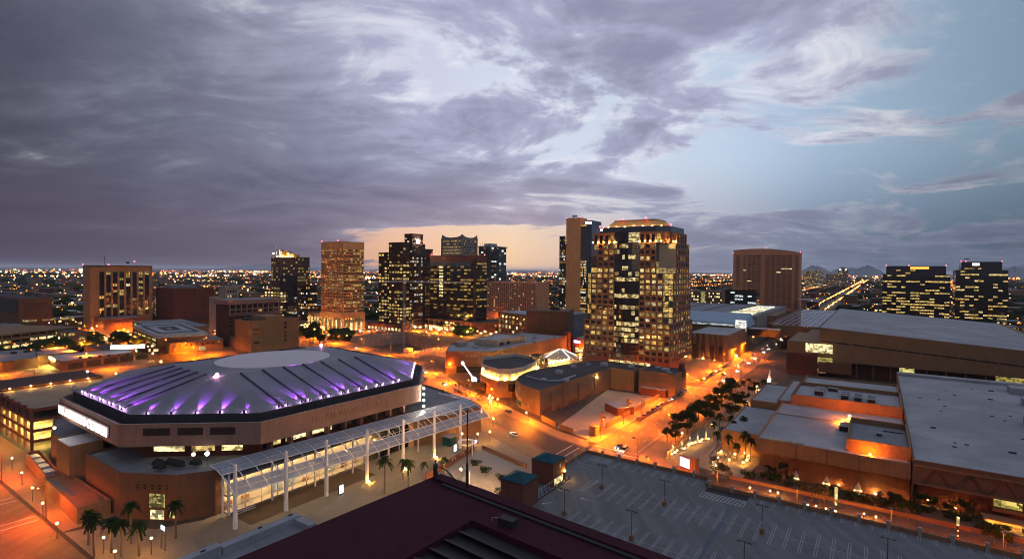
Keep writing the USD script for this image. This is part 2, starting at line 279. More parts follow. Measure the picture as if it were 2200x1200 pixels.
# ------------------------------------------------------------------ meshes and things (all in street-grid metres: east, north, up)
LOC, USED = {}, {}
def numbered(parent, name):
    k = USED.get((parent, name), -1) + 1; USED[(parent, name)] = k
    return f'{parent}/{name}' if k == 0 else f'{parent}/{name}_{k:03d}'
def tag(prim, label=None, cat=None, group=None, kind=None):
    for k, v in (('label', label), ('category', cat), ('group', group), ('kind', kind)):
        if v: prim.SetCustomDataByKey(k, v)
    return prim
def thing(name, label, cat, at=(0, 0, 0), group=None, kind=None):
    p = numbered('/World', name); at = np.array(at, float) if len(at) == 3 else np.array([*at, 0.0])
    x = UsdGeom.Xform.Define(stage, p); x.AddTranslateOp().Set(Gf.Vec3d(*map(float, g2w(at))))
    LOC[p] = at; tag(x.GetPrim(), label, cat, group, kind); return p
class MB:
    def __init__(s): s.v, s.f, s.n = [], [], 0
    def add(s, v, f):
        v = np.asarray(v, float); f = np.asarray(f, int)
        if f.shape[1] == 4: f = np.vstack([f[:, [0, 1, 2]], f[:, [0, 2, 3]]])
        s.v.append(v); s.f.append(f + s.n); s.n += len(v); return s
    def hexa(s, b, t):                       # four bottom and four top corners, counter-clockwise from above
        return s.add(np.vstack([b, t]), [[3, 2, 1, 0], [4, 5, 6, 7], [0, 1, 5, 4], [1, 2, 6, 5], [2, 3, 7, 6], [3, 0, 4, 7]])
    def box(s, e0, e1, n0, n1, z0, z1):
        q = [(e0, n0), (e1, n0), (e1, n1), (e0, n1)]
        return s.hexa([(*p, z0) for p in q], [(*p, z1) for p in q])
    def obox(s, o, u, w, a0, a1, b0, b1, z0, z1):
        """box along unit u (a0..a1) and unit w (b0..b1) from the plan point o"""
        o, u, w = np.array(o[:2], float), np.array(u[:2], float), np.array(w[:2], float)
        q = [o + u * a + w * b for a, b in ((a0, b0), (a1, b0), (a1, b1), (a0, b1))]
        if u[0] * w[1] - u[1] * w[0] < 0: q = q[::-1]
        return s.hexa([(*p, z0) for p in q], [(*p, z1) for p in q])
    def prism(s, poly, z0, z1, top=True, bottom=False, side=True):
        P = np.array(poly, float)
        if 0.5 * np.sum(P[:, 0] * np.roll(P[:, 1], -1) - np.roll(P[:, 0], -1) * P[:, 1]) < 0: P = P[::-1]
        k = len(P); lo, hi = np.c_[P, np.full(k, z0)], np.c_[P, np.full(k, z1)]
        if side:
            i = np.arange(k); j = (i + 1) % k
            s.add(np.vstack([lo, hi]), np.c_[i, j, j + k, i + k])
        if top or bottom:
            v2, t2 = trimesh.creation.triangulate_polygon(Polygon(P), engine='earcut')
            t2 = np.asarray(t2)
            a, b, c = (v2[t2[:, q]] for q in range(3))
            cr = (b[:, 0] - a[:, 0]) * (c[:, 1] - a[:, 1]) - (b[:, 1] - a[:, 1]) * (c[:, 0] - a[:, 0])
            t2 = np.where((cr < 0)[:, None], t2[:, ::-1], t2)
            if top: s.add(np.c_[v2, np.full(len(v2), z1)], t2)
            if bottom: s.add(np.c_[v2, np.full(len(v2), z0)], t2[:, ::-1])
        return s
    def quad(s, *p): return s.add(p, [[0, 1, 2, 3]] if len(p) == 4 else [[0, 1, 2]])
    def tube(s, p, q, r, k=6, r2=None, cap=True):
        p, q = np.array(p, float), np.array(q, float); r2 = r if r2 is None else r2
        t = (q - p) / (np.linalg.norm(q - p) + 1e-9); a = np.cross(t, [0, 0, 1] if abs(t[2]) < .9 else [1, 0, 0]); a /= np.linalg.norm(a); b = np.cross(t, a)
        an = np.arange(k) * 2 * math.pi / k; d = np.cos(an)[:, None] * a + np.sin(an)[:, None] * b
        i = np.arange(k); j = (i + 1) % k
        s.add(np.vstack([p + d * r, q + d * r2]), np.c_[i, j, j + k, i + k])
        if cap:
            s.add(np.vstack([q + d * r2, q]), [[x, (x + 1) % k, k] for x in range(k)])
            s.add(np.vstack([p + d * r, p]), [[(x + 1) % k, x, k] for x in range(k)])
        return s
    def ball(s, p, r, sub=1, sq=(1, 1, 1)):
        m = trimesh.creation.icosphere(sub, 1.0); return s.add(np.array(m.vertices) * r * np.array(sq) + np.array(p, float), np.array(m.faces))
    def put(s, name, mat, parent=None, label=None, cat=None, group=None, kind=None, smooth=False):
        if not s.v: return None
        pp = parent or '/World'; p = numbered(pp, name); at = LOC.get(pp, np.zeros(3)); LOC[p] = at
        if parent is None and kind != 'structure':
            v0 = np.vstack(s.v); at = np.array([*(v0[:, :2].min(0) + v0[:, :2].max(0)) / 2, v0[:, 2].min()])
        m = usdkit.mesh(stage, p, (g2w(np.vstack(s.v) - at), np.vstack(s.f)), M[mat] if isinstance(mat, str) else mat, smooth)
        if parent is None:
            if kind != 'structure': UsdGeom.Xformable(m).AddTranslateOp().Set(Gf.Vec3d(*map(float, g2w(at))))
            LOC[p] = at
        tag(m.GetPrim(), label, cat, group, kind); return p
def spot(parent, name, p, to, col, power, cone, soft=.5, r=.12):
    L = UsdLux.SphereLight.Define(stage, numbered(parent, name)); p, to = np.array(p, float), np.array(to, float)
    z = -unit(g2w(to - p)); x = unit(np.cross([0, 0, 1.0], z)); y = np.cross(z, x); t = g2w(p - LOC.get(parent, np.zeros(3)))
    L.AddTransformOp().Set(Gf.Matrix4d(*map(float, (*x, 0, *y, 0, *z, 0, *t, 1)))); L.CreateRadiusAttr(r); L.CreateIntensityAttr(power * DISP); L.CreateColorAttr(Gf.Vec3f(*col)); L.CreateNormalizeAttr(True)
    S = UsdLux.ShapingAPI.Apply(L.GetPrim()); S.CreateShapingConeAngleAttr(cone); S.CreateShapingConeSoftnessAttr(soft); return L
def proto(name):
    p = f'/World/prototype_{name}'; stage.CreateClassPrim(p); LOC[p] = np.zeros(3); return p
def copy(pro, name, label, cat, at, rot=0.0, group=None, scale=1.0):
    p = numbered('/World', name); x = UsdGeom.Xform.Define(stage, p); at = np.array(at, float)
    x.AddTranslateOp().Set(Gf.Vec3d(*map(float, g2w(at)))); x.AddRotateZOp().Set(float(rot))
    if scale != 1.0: x.AddScaleOp().Set(Gf.Vec3f(scale, scale, scale))
    x.GetPrim().GetReferences().AddInternalReference(pro); x.GetPrim().SetInstanceable(True)
    tag(x.GetPrim(), label, cat, group); return p
def unit(a): a = np.array(a, float); return a / np.linalg.norm(a)

class Facade:
    """Collects the frame, the lit and the dark panes of a building's faces."""
    def __init__(s): s.frame, s.panes = MB(), []
    def face(s, p0, p1, z0, z1, nb, nf, pw=.3, sh=.4, d=.35, lit=None, pier=True, band=True, ends=True, low=.5):
        """p0 to p1 with the outside on the right hand; nb bays by nf storeys; pw, sh: the share of pier and spandrel; low: the spandrel's share below the pane"""
        p0, p1 = np.array(p0[:2], float), np.array(p1[:2], float); L = np.linalg.norm(p1 - p0); u = (p1 - p0) / L; w = np.array([u[1], -u[0]]); bw, fh = L / nb, (z1 - z0) / nf
        if pier:
            for i in range(nb + 1):
                a0, a1 = max(0, i * bw - pw * bw / 2), min(L, i * bw + pw * bw / 2)
                if not ends and i in (0, nb): continue
                s.frame.obox(p0, u, w, a0, a1, 0.0, d, z0, z1)
        if band:
            for j in range(nf + 1):
                b0, b1 = max(z0, z0 + j * fh - sh * fh * (1 - low)), min(z1, z0 + j * fh + sh * fh * low)
                if b1 - b0 > .02: s.frame.obox(p0, u, w, 0, L, 0.0, d - .04, b0, b1)
        for j in range(nf):
            for i in range(nb):
                x = lit(i, j) if lit else None
                s.panes.append((p0 + u * (i + pw / 2) * bw, u, w, bw * (1 - pw), z0 + j * fh + sh * fh * low, fh * (1 - sh), x))
    def put(s, t, frame_mat, glass_mat='glass', lits=('lit',), single=0, frame_name='facade_frame'):
        if s.frame.v: s.frame.put(frame_name, frame_mat, t)
        ps = sorted(s.panes, key=lambda q: -(q[3] * q[5]) / (1 + np.linalg.norm(q[0])) ** 2)
        rest = {}
        for k, (p, u, w, b, z, h, x) in enumerate(ps):
            key = lits[x % len(lits)] if x is not None and x is not False else glass_mat
            m = MB() if k < single else rest.setdefault(key, MB())
            m.obox(p, u, w, 0, b, .01, .07, z, z + h)
            if k < single: m.put('window', key, t)
        for key, m in rest.items(): m.put('lit_window_panes' if key != glass_mat else 'dark_window_panes', key, t, kind='stuff')
def floors(p_lo, p_hi, chance, seed, nl=1):
    """Which rooms are lit: some storeys nearly all, some hardly any."""
    r = random.Random(seed); mem = {}
    def f(i, j):
        if j not in mem: mem[j] = p_hi if r.random() < chance else p_lo
        return r.randrange(nl) if r.random() < mem[j] else None
    return f
def block(t, poly, z0, z1, wall, roof, parapet=.9, pt=.35, wname='wall', rname='roof'):
    """Walls with a parapet and the roof inside it."""
    P = Polygon(poly); I = P.buffer(-pt, join_style=2); m = MB()
    m.prism(poly, z0, z1, top=False)
    if parapet > 0:
        ip = np.array(I.exterior.coords)[:-1]
        r = MB().prism(ip, z1 - parapet, z1, top=False)
        m.add(np.vstack(r.v), np.vstack(r.f)[:, ::-1])
        v2, t2 = trimesh.creation.triangulate_polygon(P.difference(I), engine='earcut'); t2 = np.asarray(t2)
        a, b, c = (v2[t2[:, q]] for q in range(3)); cr = (b[:, 0] - a[:, 0]) * (c[:, 1] - a[:, 1]) - (b[:, 1] - a[:, 1]) * (c[:, 0] - a[:, 0])
        m.add(np.c_[v2, np.full(len(v2), z1)], np.where((cr < 0)[:, None], t2[:, ::-1], t2))
        m.put(wname, wall, t); MB().prism(ip, z1 - parapet - .3, z1 - parapet, side=False).put(rname, roof, t)
    else:
        m.put(wname, wall, t); MB().prism(poly, z1 - .3, z1, side=False).put(rname, roof, t)
def rect(e0, e1, n0, n1): return [(e0, n0), (e1, n0), (e1, n1), (e0, n1)]
# ------------------------------------------------------------------ the setting
PIT = [(-456, 338), (-324, 309), (-333, 379), (-437, 423)]
_far = 45000.0
_g = Polygon(rect(-_far, _far, -_far, _far)).difference(Polygon(PIT))
_v, _t = trimesh.creation.triangulate_polygon(_g, engine='earcut'); _t = np.asarray(_t)
_a, _b, _c = (_v[_t[:, q]] for q in range(3)); _cr = (_b[:, 0] - _a[:, 0]) * (_c[:, 1] - _a[:, 1]) - (_b[:, 1] - _a[:, 1]) * (_c[:, 0] - _a[:, 0])
MB().add(np.c_[_v, np.zeros(len(_v))], np.where((_cr < 0)[:, None], _t[:, ::-1], _t)).put('ground', 'ground', kind='structure')
def sheet(name, polys, z, mat):
    m = MB()
    for q in polys: m.prism(q, z - 1, z, side=False)
    return m.put(name, mat, kind='structure')
JN = [(-92.5, 188), (-114, 195.5), (-166, 221), (-201, 236.5), (-250, 266), (-320, 298), (-470, 330)]
JS = [(-92.5, 171), (-110, 177), (-152, 196.5), (-196, 219.5), (-245, 246), (-312, 280), (-470, 314)]
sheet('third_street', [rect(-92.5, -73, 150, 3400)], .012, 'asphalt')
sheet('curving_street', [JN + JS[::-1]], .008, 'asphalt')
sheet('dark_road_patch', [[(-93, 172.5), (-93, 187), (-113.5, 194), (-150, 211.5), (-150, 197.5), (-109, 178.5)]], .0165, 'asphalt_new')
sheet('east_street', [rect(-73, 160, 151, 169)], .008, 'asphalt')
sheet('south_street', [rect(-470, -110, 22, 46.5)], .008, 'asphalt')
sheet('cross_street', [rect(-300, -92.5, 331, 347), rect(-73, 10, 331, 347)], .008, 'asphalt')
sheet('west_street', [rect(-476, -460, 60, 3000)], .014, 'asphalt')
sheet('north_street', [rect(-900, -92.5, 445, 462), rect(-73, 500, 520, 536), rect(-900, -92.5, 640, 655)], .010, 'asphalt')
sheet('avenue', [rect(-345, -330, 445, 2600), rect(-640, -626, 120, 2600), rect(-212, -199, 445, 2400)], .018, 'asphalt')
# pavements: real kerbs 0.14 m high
def kerb(name, polys, mat='pavement', z=.14):
    m = MB()
    for q in polys: m.prism(q, -.2, z)
    return m.put(name, mat, kind='structure')
JN2 = [(-96.5, 196.5), (-114, 201.5), (-165, 227), (-199, 242), (-246, 271)]
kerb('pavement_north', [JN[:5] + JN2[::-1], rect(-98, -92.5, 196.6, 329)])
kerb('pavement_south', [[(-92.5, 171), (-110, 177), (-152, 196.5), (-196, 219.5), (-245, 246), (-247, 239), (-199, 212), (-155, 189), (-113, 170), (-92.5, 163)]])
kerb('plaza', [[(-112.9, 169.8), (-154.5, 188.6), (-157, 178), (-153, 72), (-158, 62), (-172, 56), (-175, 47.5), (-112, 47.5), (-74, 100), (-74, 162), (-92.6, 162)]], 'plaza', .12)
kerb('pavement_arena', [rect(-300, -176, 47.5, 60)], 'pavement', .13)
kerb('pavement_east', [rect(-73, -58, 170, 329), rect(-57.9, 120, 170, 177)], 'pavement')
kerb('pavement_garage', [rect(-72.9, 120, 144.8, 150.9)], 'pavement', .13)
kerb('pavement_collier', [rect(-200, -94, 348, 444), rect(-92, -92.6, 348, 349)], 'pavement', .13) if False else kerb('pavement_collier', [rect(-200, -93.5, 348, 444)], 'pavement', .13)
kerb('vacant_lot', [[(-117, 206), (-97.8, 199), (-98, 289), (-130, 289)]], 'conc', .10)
# painted markings on third street, the crossings and the south street
m = MB()
for e in (-87.6, -82.8, -78):
    for k in range(46):
        n0 = 200 + k * 9
        if 322 < n0 < 352: continue
        m.prism(rect(e - .11, e + .11, n0, n0 + 3.2), 0, .022, side=False)
m.prism(rect(-75.2, -75.0, 195, 322), 0, .022, side=False)
for e0, e1, n0, n1 in ((-92.2, -73.2, 189.6, 190.1), (-92.2, -73.2, 193.2, 193.6), (-92.2, -73.2, 325, 325.4), (-92.2, -73.2, 328.4, 328.8), (-96.4, -96, 172, 187.5), (-100, -99.6, 174, 189)):
    m.prism(rect(e0, e1, n0, n1), 0, .022, side=False)
for e, n in ((-76.6, 222), (-76.6, 262)):            # turn arrows
    m.prism([(e - .1, n), (e + .1, n), (e + .1, n + 2), (e + .5, n + 2), (e, n + 3.2), (e - .5, n + 2), (e - .1, n + 2)], 0, .022, side=False)
m.put('street_markings', 'paint', kind='structure')
m = MB()
for e in (-215, -211.5, -194, -190.5): m.prism(rect(e, e + .4, 24, 46), 0, .016, side=False)
for k in range(14): m.prism(rect(-460 + k * 18, -454 + k * 18, 34, 34.2), 0, .016, side=False)
m.put('crossing_markings', 'paint', kind='structure')
# the excavation
b = MB(); zb = -13.0
b.prism(PIT, zb - .5, zb, side=False); b.put('pit_floor', 'soil', kind='structure')
b = MB(); P_ = [np.array(p) for p in PIT]
for i in range(4):
    p, q = P_[i], P_[(i + 1) % 4]
    b.quad((*p, zb), (*p, 0), (*q, 0), (*q, zb))
    for k in range(1, 12):                     # soldier piles
        c = p + (q - p) * k / 12; ins = unit(np.mean(P_, 0) - c)
        b.obox(c, unit(q - p), ins, -.3, .3, -.1, .45, zb, .4)
b.put('pit_wall', 'conc', kind='structure')
# mountains on the horizon: two ridges in their own place
def ridge(name, az0, az1, D, peaks, seed, mat='rock', base=None):
    a = np.linspace(az0, az1, 240); r = np.random.default_rng(seed); v, f = [], []
    prof = np.zeros_like(a)
    for c, w, h in peaks: prof = np.maximum(prof, h * np.exp(-((a - c) / w) ** 2))
    nz = meshkit.fbm(np.c_[a * 160, np.zeros_like(a), np.full_like(a, seed)], 5, seed)
    prof = prof * (.80 + .40 * nz)
    edge = np.clip(np.minimum(a - az0, az1 - a) / (.12 * (az1 - az0)), 0, 1); prof *= edge
    rows = [(-1.0, 0), (-.55, .42), (-.25, .78), (0, 1.0), (.4, .7), (1, 0)]
    for t, hh in rows:
        jit = meshkit.fbm(np.c_[a * 500, np.full_like(a, t * 3), np.full_like(a, seed + 9)], 4, seed + 3)
        d = D * (1 + .10 * t); zz = prof * hh * (1 if hh in (0, 1.0) else 1) * (1 + (0 if hh in (0, 1) else .5 * (jit - .5)))
        v.append(np.c_[d * np.sin(a), d * np.cos(a), zz - 1])
    k = len(a); V = np.vstack(v)
    for q in range(len(rows) - 1):
        i = np.arange(k - 1); f.append(np.c_[q * k + i, q * k + i + 1, (q + 1) * k + i + 1, (q + 1) * k + i])
    V = np.array([w2g(x) for x in V])
    MB().add(V, np.vstack(f)).put(name, mat, kind='structure')
def azp(px): return math.atan((px - 1100) / F)
ridge('hills', azp(1690), azp(1935), 15000, [(azp(1752), .022, 240), (azp(1800), .018, 150), (azp(1865), .020, 250), (azp(1835), .03, 180)], 3)
ridge('hills', azp(2040), azp(2420), 15000, [(azp(2185), .03, 210), (azp(2100), .03, 140), (azp(2290), .05, 280)], 8)
ridge('hills', azp(330), azp(1250), 32000, [(azp(560), .06, 250), (azp(640), .05, 190), (azp(1130), .06, 90), (azp(900), .2, 60)], 5)

# paved lots between the low buildings
sheet('paved_lots', [rect(-760, -330, 70, 300), rect(-760, -480, 300.1, 378), rect(-455, -345, 424, 444), rect(-322, -301, 300.1, 440), rect(-300, -250, 320, 420)], .006, 'asphalt')
# ------------------------------------------------------------------ the arena
ZF = 24.0
OCT = [(-236, 63), (-182, 62), (-151, 87.5), (-149.5, 153.5), (-178, 184.5), (-236, 184.5), (-266, 154), (-266, 92)]
def inset(p, d): return [tuple(q) for q in np.array(Polygon(p).buffer(-d, join_style=2).exterior.coords)[:-1]]
def ccw_from(p, ref):                       # same corner order as ref
    return [min(p, key=lambda q: (q[0] - r[0]) ** 2 + (q[1] - r[1]) ** 2) for r in ref]
AR = thing('arena', 'large tan eight-sided arena with grey ribbed roof lit by purple lamps', 'arena', (-206, 124, 0))
IN = ccw_from(inset(OCT, 3.4), OCT)
m = MB(); m.prism(OCT, ZF - 6.6, ZF, top=False, bottom=True); ip = inset(OCT, .8)
r = MB().prism(ip, ZF - 1.6, ZF, top=False); m.add(np.vstack(r.v), np.vstack(r.f)[:, ::-1])
for i in range(8):
    o = OCT; q = ccw_from(ip, OCT); a, b, c, d = o[i], o[(i + 1) % 8], q[(i + 1) % 8], q[i]
    m.quad((*a, ZF), (*b, ZF), (*c, ZF), (*d, ZF))
m.put('fascia', 'pinkstone', AR)
MB().prism(ip, ZF - 2, ZF - 1.5, side=False).put('gutter', 'roof_dark', AR)
m = MB(); cap = ccw_from(inset(OCT, -.08), OCT)
m.prism(cap, ZF + .004, ZF + .16, top=False)
for i in range(8):
    q = ccw_from(inset(OCT, .35), OCT); m.quad((*cap[i], ZF + .16), (*cap[(i + 1) % 8], ZF + .16), (*q[(i + 1) % 8], ZF + .16), (*q[i], ZF + .16))
m.put('coping', 'conc', AR)
m = MB(); m.prism(IN, ZF - 1.7, ZF + 1.9, top=False); m.put('roof_curb', 'roof_dark', AR)
# roof: eaves ring to the raised plateau; the diagonal facets are triangles
ZE, ZP = ZF + 2.0, 34.0
PL = [(-217, 90), (-180, 89), (-175.5, 149.5), (-213.5, 153.5)]      # SW, SE, NE, NW
m = MB(); E3 = lambda i: (*IN[i], ZE); P3 = lambda i: (*PL[i], ZP)
m.quad(E3(0), E3(1), P3(1), P3(0)); m.quad(E3(1), E3(2), P3(1)); m.quad(E3(2), E3(3), P3(2), P3(1)); m.quad(E3(3), E3(4), P3(2))
m.quad(E3(4), E3(5), P3(3), P3(2)); m.quad(E3(5), E3(6), P3(3)); m.quad(E3(6), E3(7), P3(0), P3(3)); m.quad(E3(7), E3(0), P3(0))
m.put('roof', 'roof_arena', AR)
MB().prism(PL, ZP - .3, ZP + .01, side=False).put('roof_plateau', 'roof_arena', AR)
an = np.linspace(0, 2 * math.pi, 65)[:-1]
MB().prism([(-197 + 19.5 * math.cos(a) * 1.0, 120 + 21.5 * math.sin(a)) for a in an], ZP, ZP + .35).put('roof_disc', 'roof_disc', AR)
def lerp(a, b, t): return np.array(a, float) * (1 - t) + np.array(b, float) * t
LAMPS = []
def ribs(i, j, pi, pj, k, both=True):
    """stepped roof bays between eave edge i-j and plateau edge pi-pj, a rib and a pair of lamps at each joint"""
    for q in range(1, k):
        t = q / k; a, b = lerp(E3(i), E3(j), t), lerp(P3(pi), P3(pj), t)
        along = unit(np.array(E3(j)) - np.array(E3(i))); up = np.array([0, 0, 1.0])
        s = lerp(a, b, .015); e = lerp(a, b, .985)
        R_ = MB(); w = along * .22
        R_.hexa([s - w, s + w, e + w, e - w] if np.cross(w, e - s)[2] > 0 else [s + w, s - w, e - w, e + w],
                [x + up * .5 for x in ([s - w, s + w, e + w, e - w] if np.cross(w, e - s)[2] > 0 else [s + w, s - w, e - w, e + w])])
        R_.put('roof_rib', 'roof_dark', AR)
        out = unit((a - b) * [1, 1, 0])
        for sg in (-1, 1): LAMPS.append((a + along * sg * 1.5 + (b - a) * .03 + up * .40, along))
ribs(2, 3, 1, 2, 8); ribs(0, 1, 0, 1, 6); ribs(4, 5, 2, 3, 6); ribs(6, 7, 3, 0, 8)
for i, j in ((1, 2), (3, 4)):
    for q in range(5):
        a = lerp(E3(i), E3(j), .12 + .19 * q); LAMPS.append((a + [0, 0, .45] + unit(np.array([-206, 124, 0]) - a * [1, 1, 0]) * .5, unit(np.array(E3(j)) - np.array(E3(i)))))
CEN = np.array([-196, 121, 0])
for p, al in LAMPS[:14] + LAMPS[14:24] + LAMPS[48:]:
    up_ = unit((CEN - p) * [1, 1, 0]); up_ = unit(up_ - al * np.dot(up_, al)); o = p - up_ * .15 + [0, 0, .12]
    hp = MB().ball(o, .15, 1).put('roof_lamp', 'purple_bulb', AR)
    MB().obox(o[:2], al[:2], up_[:2], -.3, .3, -.42, -.24, o[2] - .5, o[2] + .3).put('lamp_shield', 'black', hp)
    q = o + up_ * 3.0; slope = (ZP - ZE) / 26.0; spot(AR, 'roof_spot', o + [0, 0, .5] + up_ * .3, o + up_ * 12 + [0, 0, 12 * slope - .1], (.40, .08, 1.0), (9000, 3200, 6500, 1800)[len(USED) % 4 if False else int(abs(o[0] * 7 + o[1] * 3)) % 4], 24, 1.0)
m = MB(); m.ball((-180.5, 89.4, ZP + .5), .5, 1); m.ball((-180.2, 88.6, ZP - .2), .4, 1); m.put('apex_lamp', 'pink_bulb', AR)
MB().ball((-213.5, 153.2, ZP + .5), .5, 1).put('apex_lamp', 'pink_bulb', AR)
for k in range(5): MB().ball((-149.0, 154.6 - k * .0, ZF - 1.5 - k * 2.4), .33, 1).put('edge_lamp', 'white_bulb', AR)
# louvres in the fascia of the near face, a recessed band of windows below it
def on_face(i, t0, t1, z0, z1, d0, d1, mb):
    a, b = np.array(OCT[i]), np.array(OCT[(i + 1) % 8]); L = np.linalg.norm(b - a); u = (b - a) / L; w = np.array([u[1], -u[0]])
    return mb.obox(a, u, w, t0 * L, t1 * L, d0, d1, z0, z1)
for t0, t1 in ((.17, .36), (.41, .59), (.64, .82)):
    f_ = on_face(1, t0, t1, ZF - 3.4, ZF - 1.2, -.02, .05, MB()).put('louvre', 'brick_dark', AR)
    for k in range(6): on_face(1, t0 + .004, t1 - .004, ZF - 3.25 + k * .35, ZF - 3.1 + k * .35, .05, .12, MB()).put('slat', 'black', f_)
ins = ccw_from(inset(OCT, 7), OCT)
MB().prism(ins, 0, ZF - 6.55, top=False).put('upper_wall', 'brick_brown', AR)
Z1 = 12.8
def ring_part(i, t0, t1, z0, z1, off0, off1, name, mat, par=AR, poly=ins):
    a, b = np.array(poly[i]), np.array(poly[(i + 1) % 8]); L = np.linalg.norm(b - a); u = (b - a) / L; w = np.array([u[1], -u[0]])
    return MB().obox(a, u, w, t0 * L, t1 * L, off0, off1, z0, z1).put(name, mat, par)
for t0, t1 in ((.10, .36), (.42, .62), (.68, .86)): ring_part(1, t0, t1, Z1 + .8, Z1 + 3.1, .02, .12, 'terrace_window', 'lit_hot')
ring_part(2, .02, .98, Z1 + .8, Z1 + 4.6, .02, .10, 'dark_glazing', 'glass')
for k in range(9): ring_part(2, .04 + k * .115, .055 + k * .115, Z1 + .5, Z1 + 4.7, .10, 2.6, 'rib_pier', 'pinkstone')
for t0, t1 in ((.05, .12), (.15, .27), (.29, .44)): ring_part(2, t0, t1, Z1 + 1.0, Z1 + 2.6, .10, .18, 'lounge_window', 'lit_hot')
# terrace block in front of the near face
TB = [(-200, 59.5), (-173, 59.2), (-158.5, 67.5), (-153.5, 75.5), (-153.5, 150), (-164, 150), (-185, 80), (-200, 72)]
block(AR, TB, 0, Z1, 'tan_dark', 'roof_grey', .7, .4, 'terrace_wall', 'terrace_roof')
def tb_face(a, b, t0, t1, z0, z1, d0, d1, name, mat):
    a, b = np.array(a, float), np.array(b, float); L = np.linalg.norm(b - a); u = (b - a) / L; w = np.array([u[1], -u[0]])
    return MB().obox(a, u, w, t0 * L, t1 * L, d0, d1, z0, z1).put(name, mat, AR)
A_, B_, C_ = (-173, 59.2), (-158.5, 67.5), (-153.5, 75.5)
for k in range(5):
    for z in (8.6, 9.4): tb_face(A_, B_, .30 + k * .13, .34 + k * .13, z, z + .5, .01, .06, 'small_window', 'black')
tb_face(A_, B_, .52, .80, 3.6, 7.4, .01, .06, 'stair_window', 'lit_green')
for k in range(4): tb_face(A_, B_, .52 + .07 * k, .525 + .07 * k, 3.6, 7.4, .06, .12, 'mullion', 'black')
tb_face(A_, B_, .52, .80, 5.4, 5.5, .06, .12, 'mullion', 'black')
tb_face(A_, B_, .54, .78, .3, 2.9, .01, .06, 'doorway', 'lit_hot'); tb_face(A_, B_, .88, .98, .8, 2.9, .01, .06, 'doorway', 'lit_hot')
for z in (3.0, 4.8, 6.6, 8.2, 10.4): tb_face(A_, B_, 0, 1, z, z + .12, -.01, .05, 'string_course', 'tan_dark'); tb_face(B_, C_, 0, 1, z, z + .12, -.01, .05, 'string_course', 'tan_dark')
for k, (e, n, a) in enumerate(((-172, 66.5, .3), (-169.5, 68.8, .2), (-166, 69.5, .5), (-168.5, 65.5, .1), (-163.5, 73, .4))):
    MB().hexa([(e, n, Z1 + .2), (e + 3, n + 1.2, Z1 + .2), (e + 2.6, n + 2.6, Z1 + .2), (e - .3, n + 1.5, Z1 + .2)], [(e + .2, n + .2, Z1 + 1.1), (e + 2.8, n + 1.3, Z1 + .9), (e + 2.4, n + 2.4, Z1 + 1.6), (e, n + 1.5, Z1 + 1.9)]).put('folded_awning', 'black', AR)
for e, n, mt_ in ((-161.6, 77.2, 'white_bulb'), (-164.2, 74.6, 'pink_bulb')):
    d_ = MB().ball((e, n, Z1 + 2.6), .62, 2, (1, 1, 1)).put('globe_lamp', glow('globe_' + mt_, (1, .95, .8) if mt_ == 'white_bulb' else (1, .62, .55), 12 if mt_ == 'white_bulb' else 1.6), AR)
    MB().tube((e, n, Z1 - .7), (e, n, Z1 + 2.0), .08).put('post', 'black', d_)
# west service wing with its stair tower
block(AR, [(-262, 68), (-238, 61), (-224, 62), (-224, 90), (-262, 92)], 0, 11.5, 'tan', 'roof_grey', .6, .4, 'wing_wall', 'wing_roof')
block(AR, [(-219, 57.5), (-206, 57.2), (-206, 66), (-219, 66)], 0, 14.2, 'tan', 'grey_metal_roof', .2, .2, 'stair_tower', 'stair_roof')
MB().ball((-222.5, 58.0, 17.0), .35, 1).put('flood_lamp', 'white_bulb', AR)
MB().tube((-222.5, 58.6, 17.0), (-222.5, 62.5, 17.2), .06).put('lamp_arm', 'black', AR)
block(AR, [(-248, 56.5), (-214, 53.6), (-213, 57.2), (-247, 60.4)], 0, 4.2, 'tan', 'roof_dark', 1.6, .4, 'equipment_yard_wall', 'yard_floor')
for k in range(4): MB().box(-244 + 7 * k, -239.5 + 7 * k, 56.2 - .5 * k, 58.6 - .5 * k, 2.4, 4.0).put('chiller', 'grey_steel', AR)
block(AR, [(-212, 52.5), (-178, 51), (-177.5, 58.6), (-205.8, 58.6), (-205.8, 57), (-212, 57)], 0, 4.6, 'tan', 'conc_warm', .5, .4, 'entry_wall', 'entry_roof')
MB().box(-210, -190, 53.2, 54.4, 4.1, 4.16).put('roof_drain', 'dark_line', AR)
# the big lit name on the south face of the fascia
txt = meshkit.text_mesh('US AIRWAYS CENTER', 2.5, .25, bold=True); tv = np.array(txt.vertices); tv[:, 0] *= 45.0 / (tv[:, 0].max() - tv[:, 0].min())
MB().add(np.c_[-234 + tv[:, 0], 62.60 - tv[:, 2] - .35 + (-234 + tv[:, 0] + 236) * (-1 / 54.), ZF - 4.6 + tv[:, 1]], np.array(txt.faces)).put('lit_sign', 'sign_white', AR)
MB().hexa([(-234.5, 62.55, ZF - 4.9), (-188.5, 61.7, ZF - 4.9), (-188.5, 62.1, ZF - 4.9), (-234.5, 62.95, ZF - 4.9)], [(-234.5, 62.55, ZF - 1.7), (-188.5, 61.7, ZF - 1.7), (-188.5, 62.1, ZF - 1.7), (-234.5, 62.95, ZF - 1.7)]).put('sign_box', 'granite_red', AR)
# faint raised lettering on the east fascia
a, b = np.array(OCT[2], float), np.array(OCT[3], float); u = unit(b - a); w = np.array([u[1], -u[0]])
txt = meshkit.text_mesh('US AIRWAYS CENTER', 2.2, .12, bold=True); tv = np.array(txt.vertices); x0 = 17.0
q = a + np.outer(x0 + tv[:, 0], u) + np.outer(.02 + tv[:, 2], w)
MB().add(np.c_[q, ZF - 4.2 + tv[:, 1]], np.array(txt.faces)).put('unlit_sign', 'pinkstone', AR)
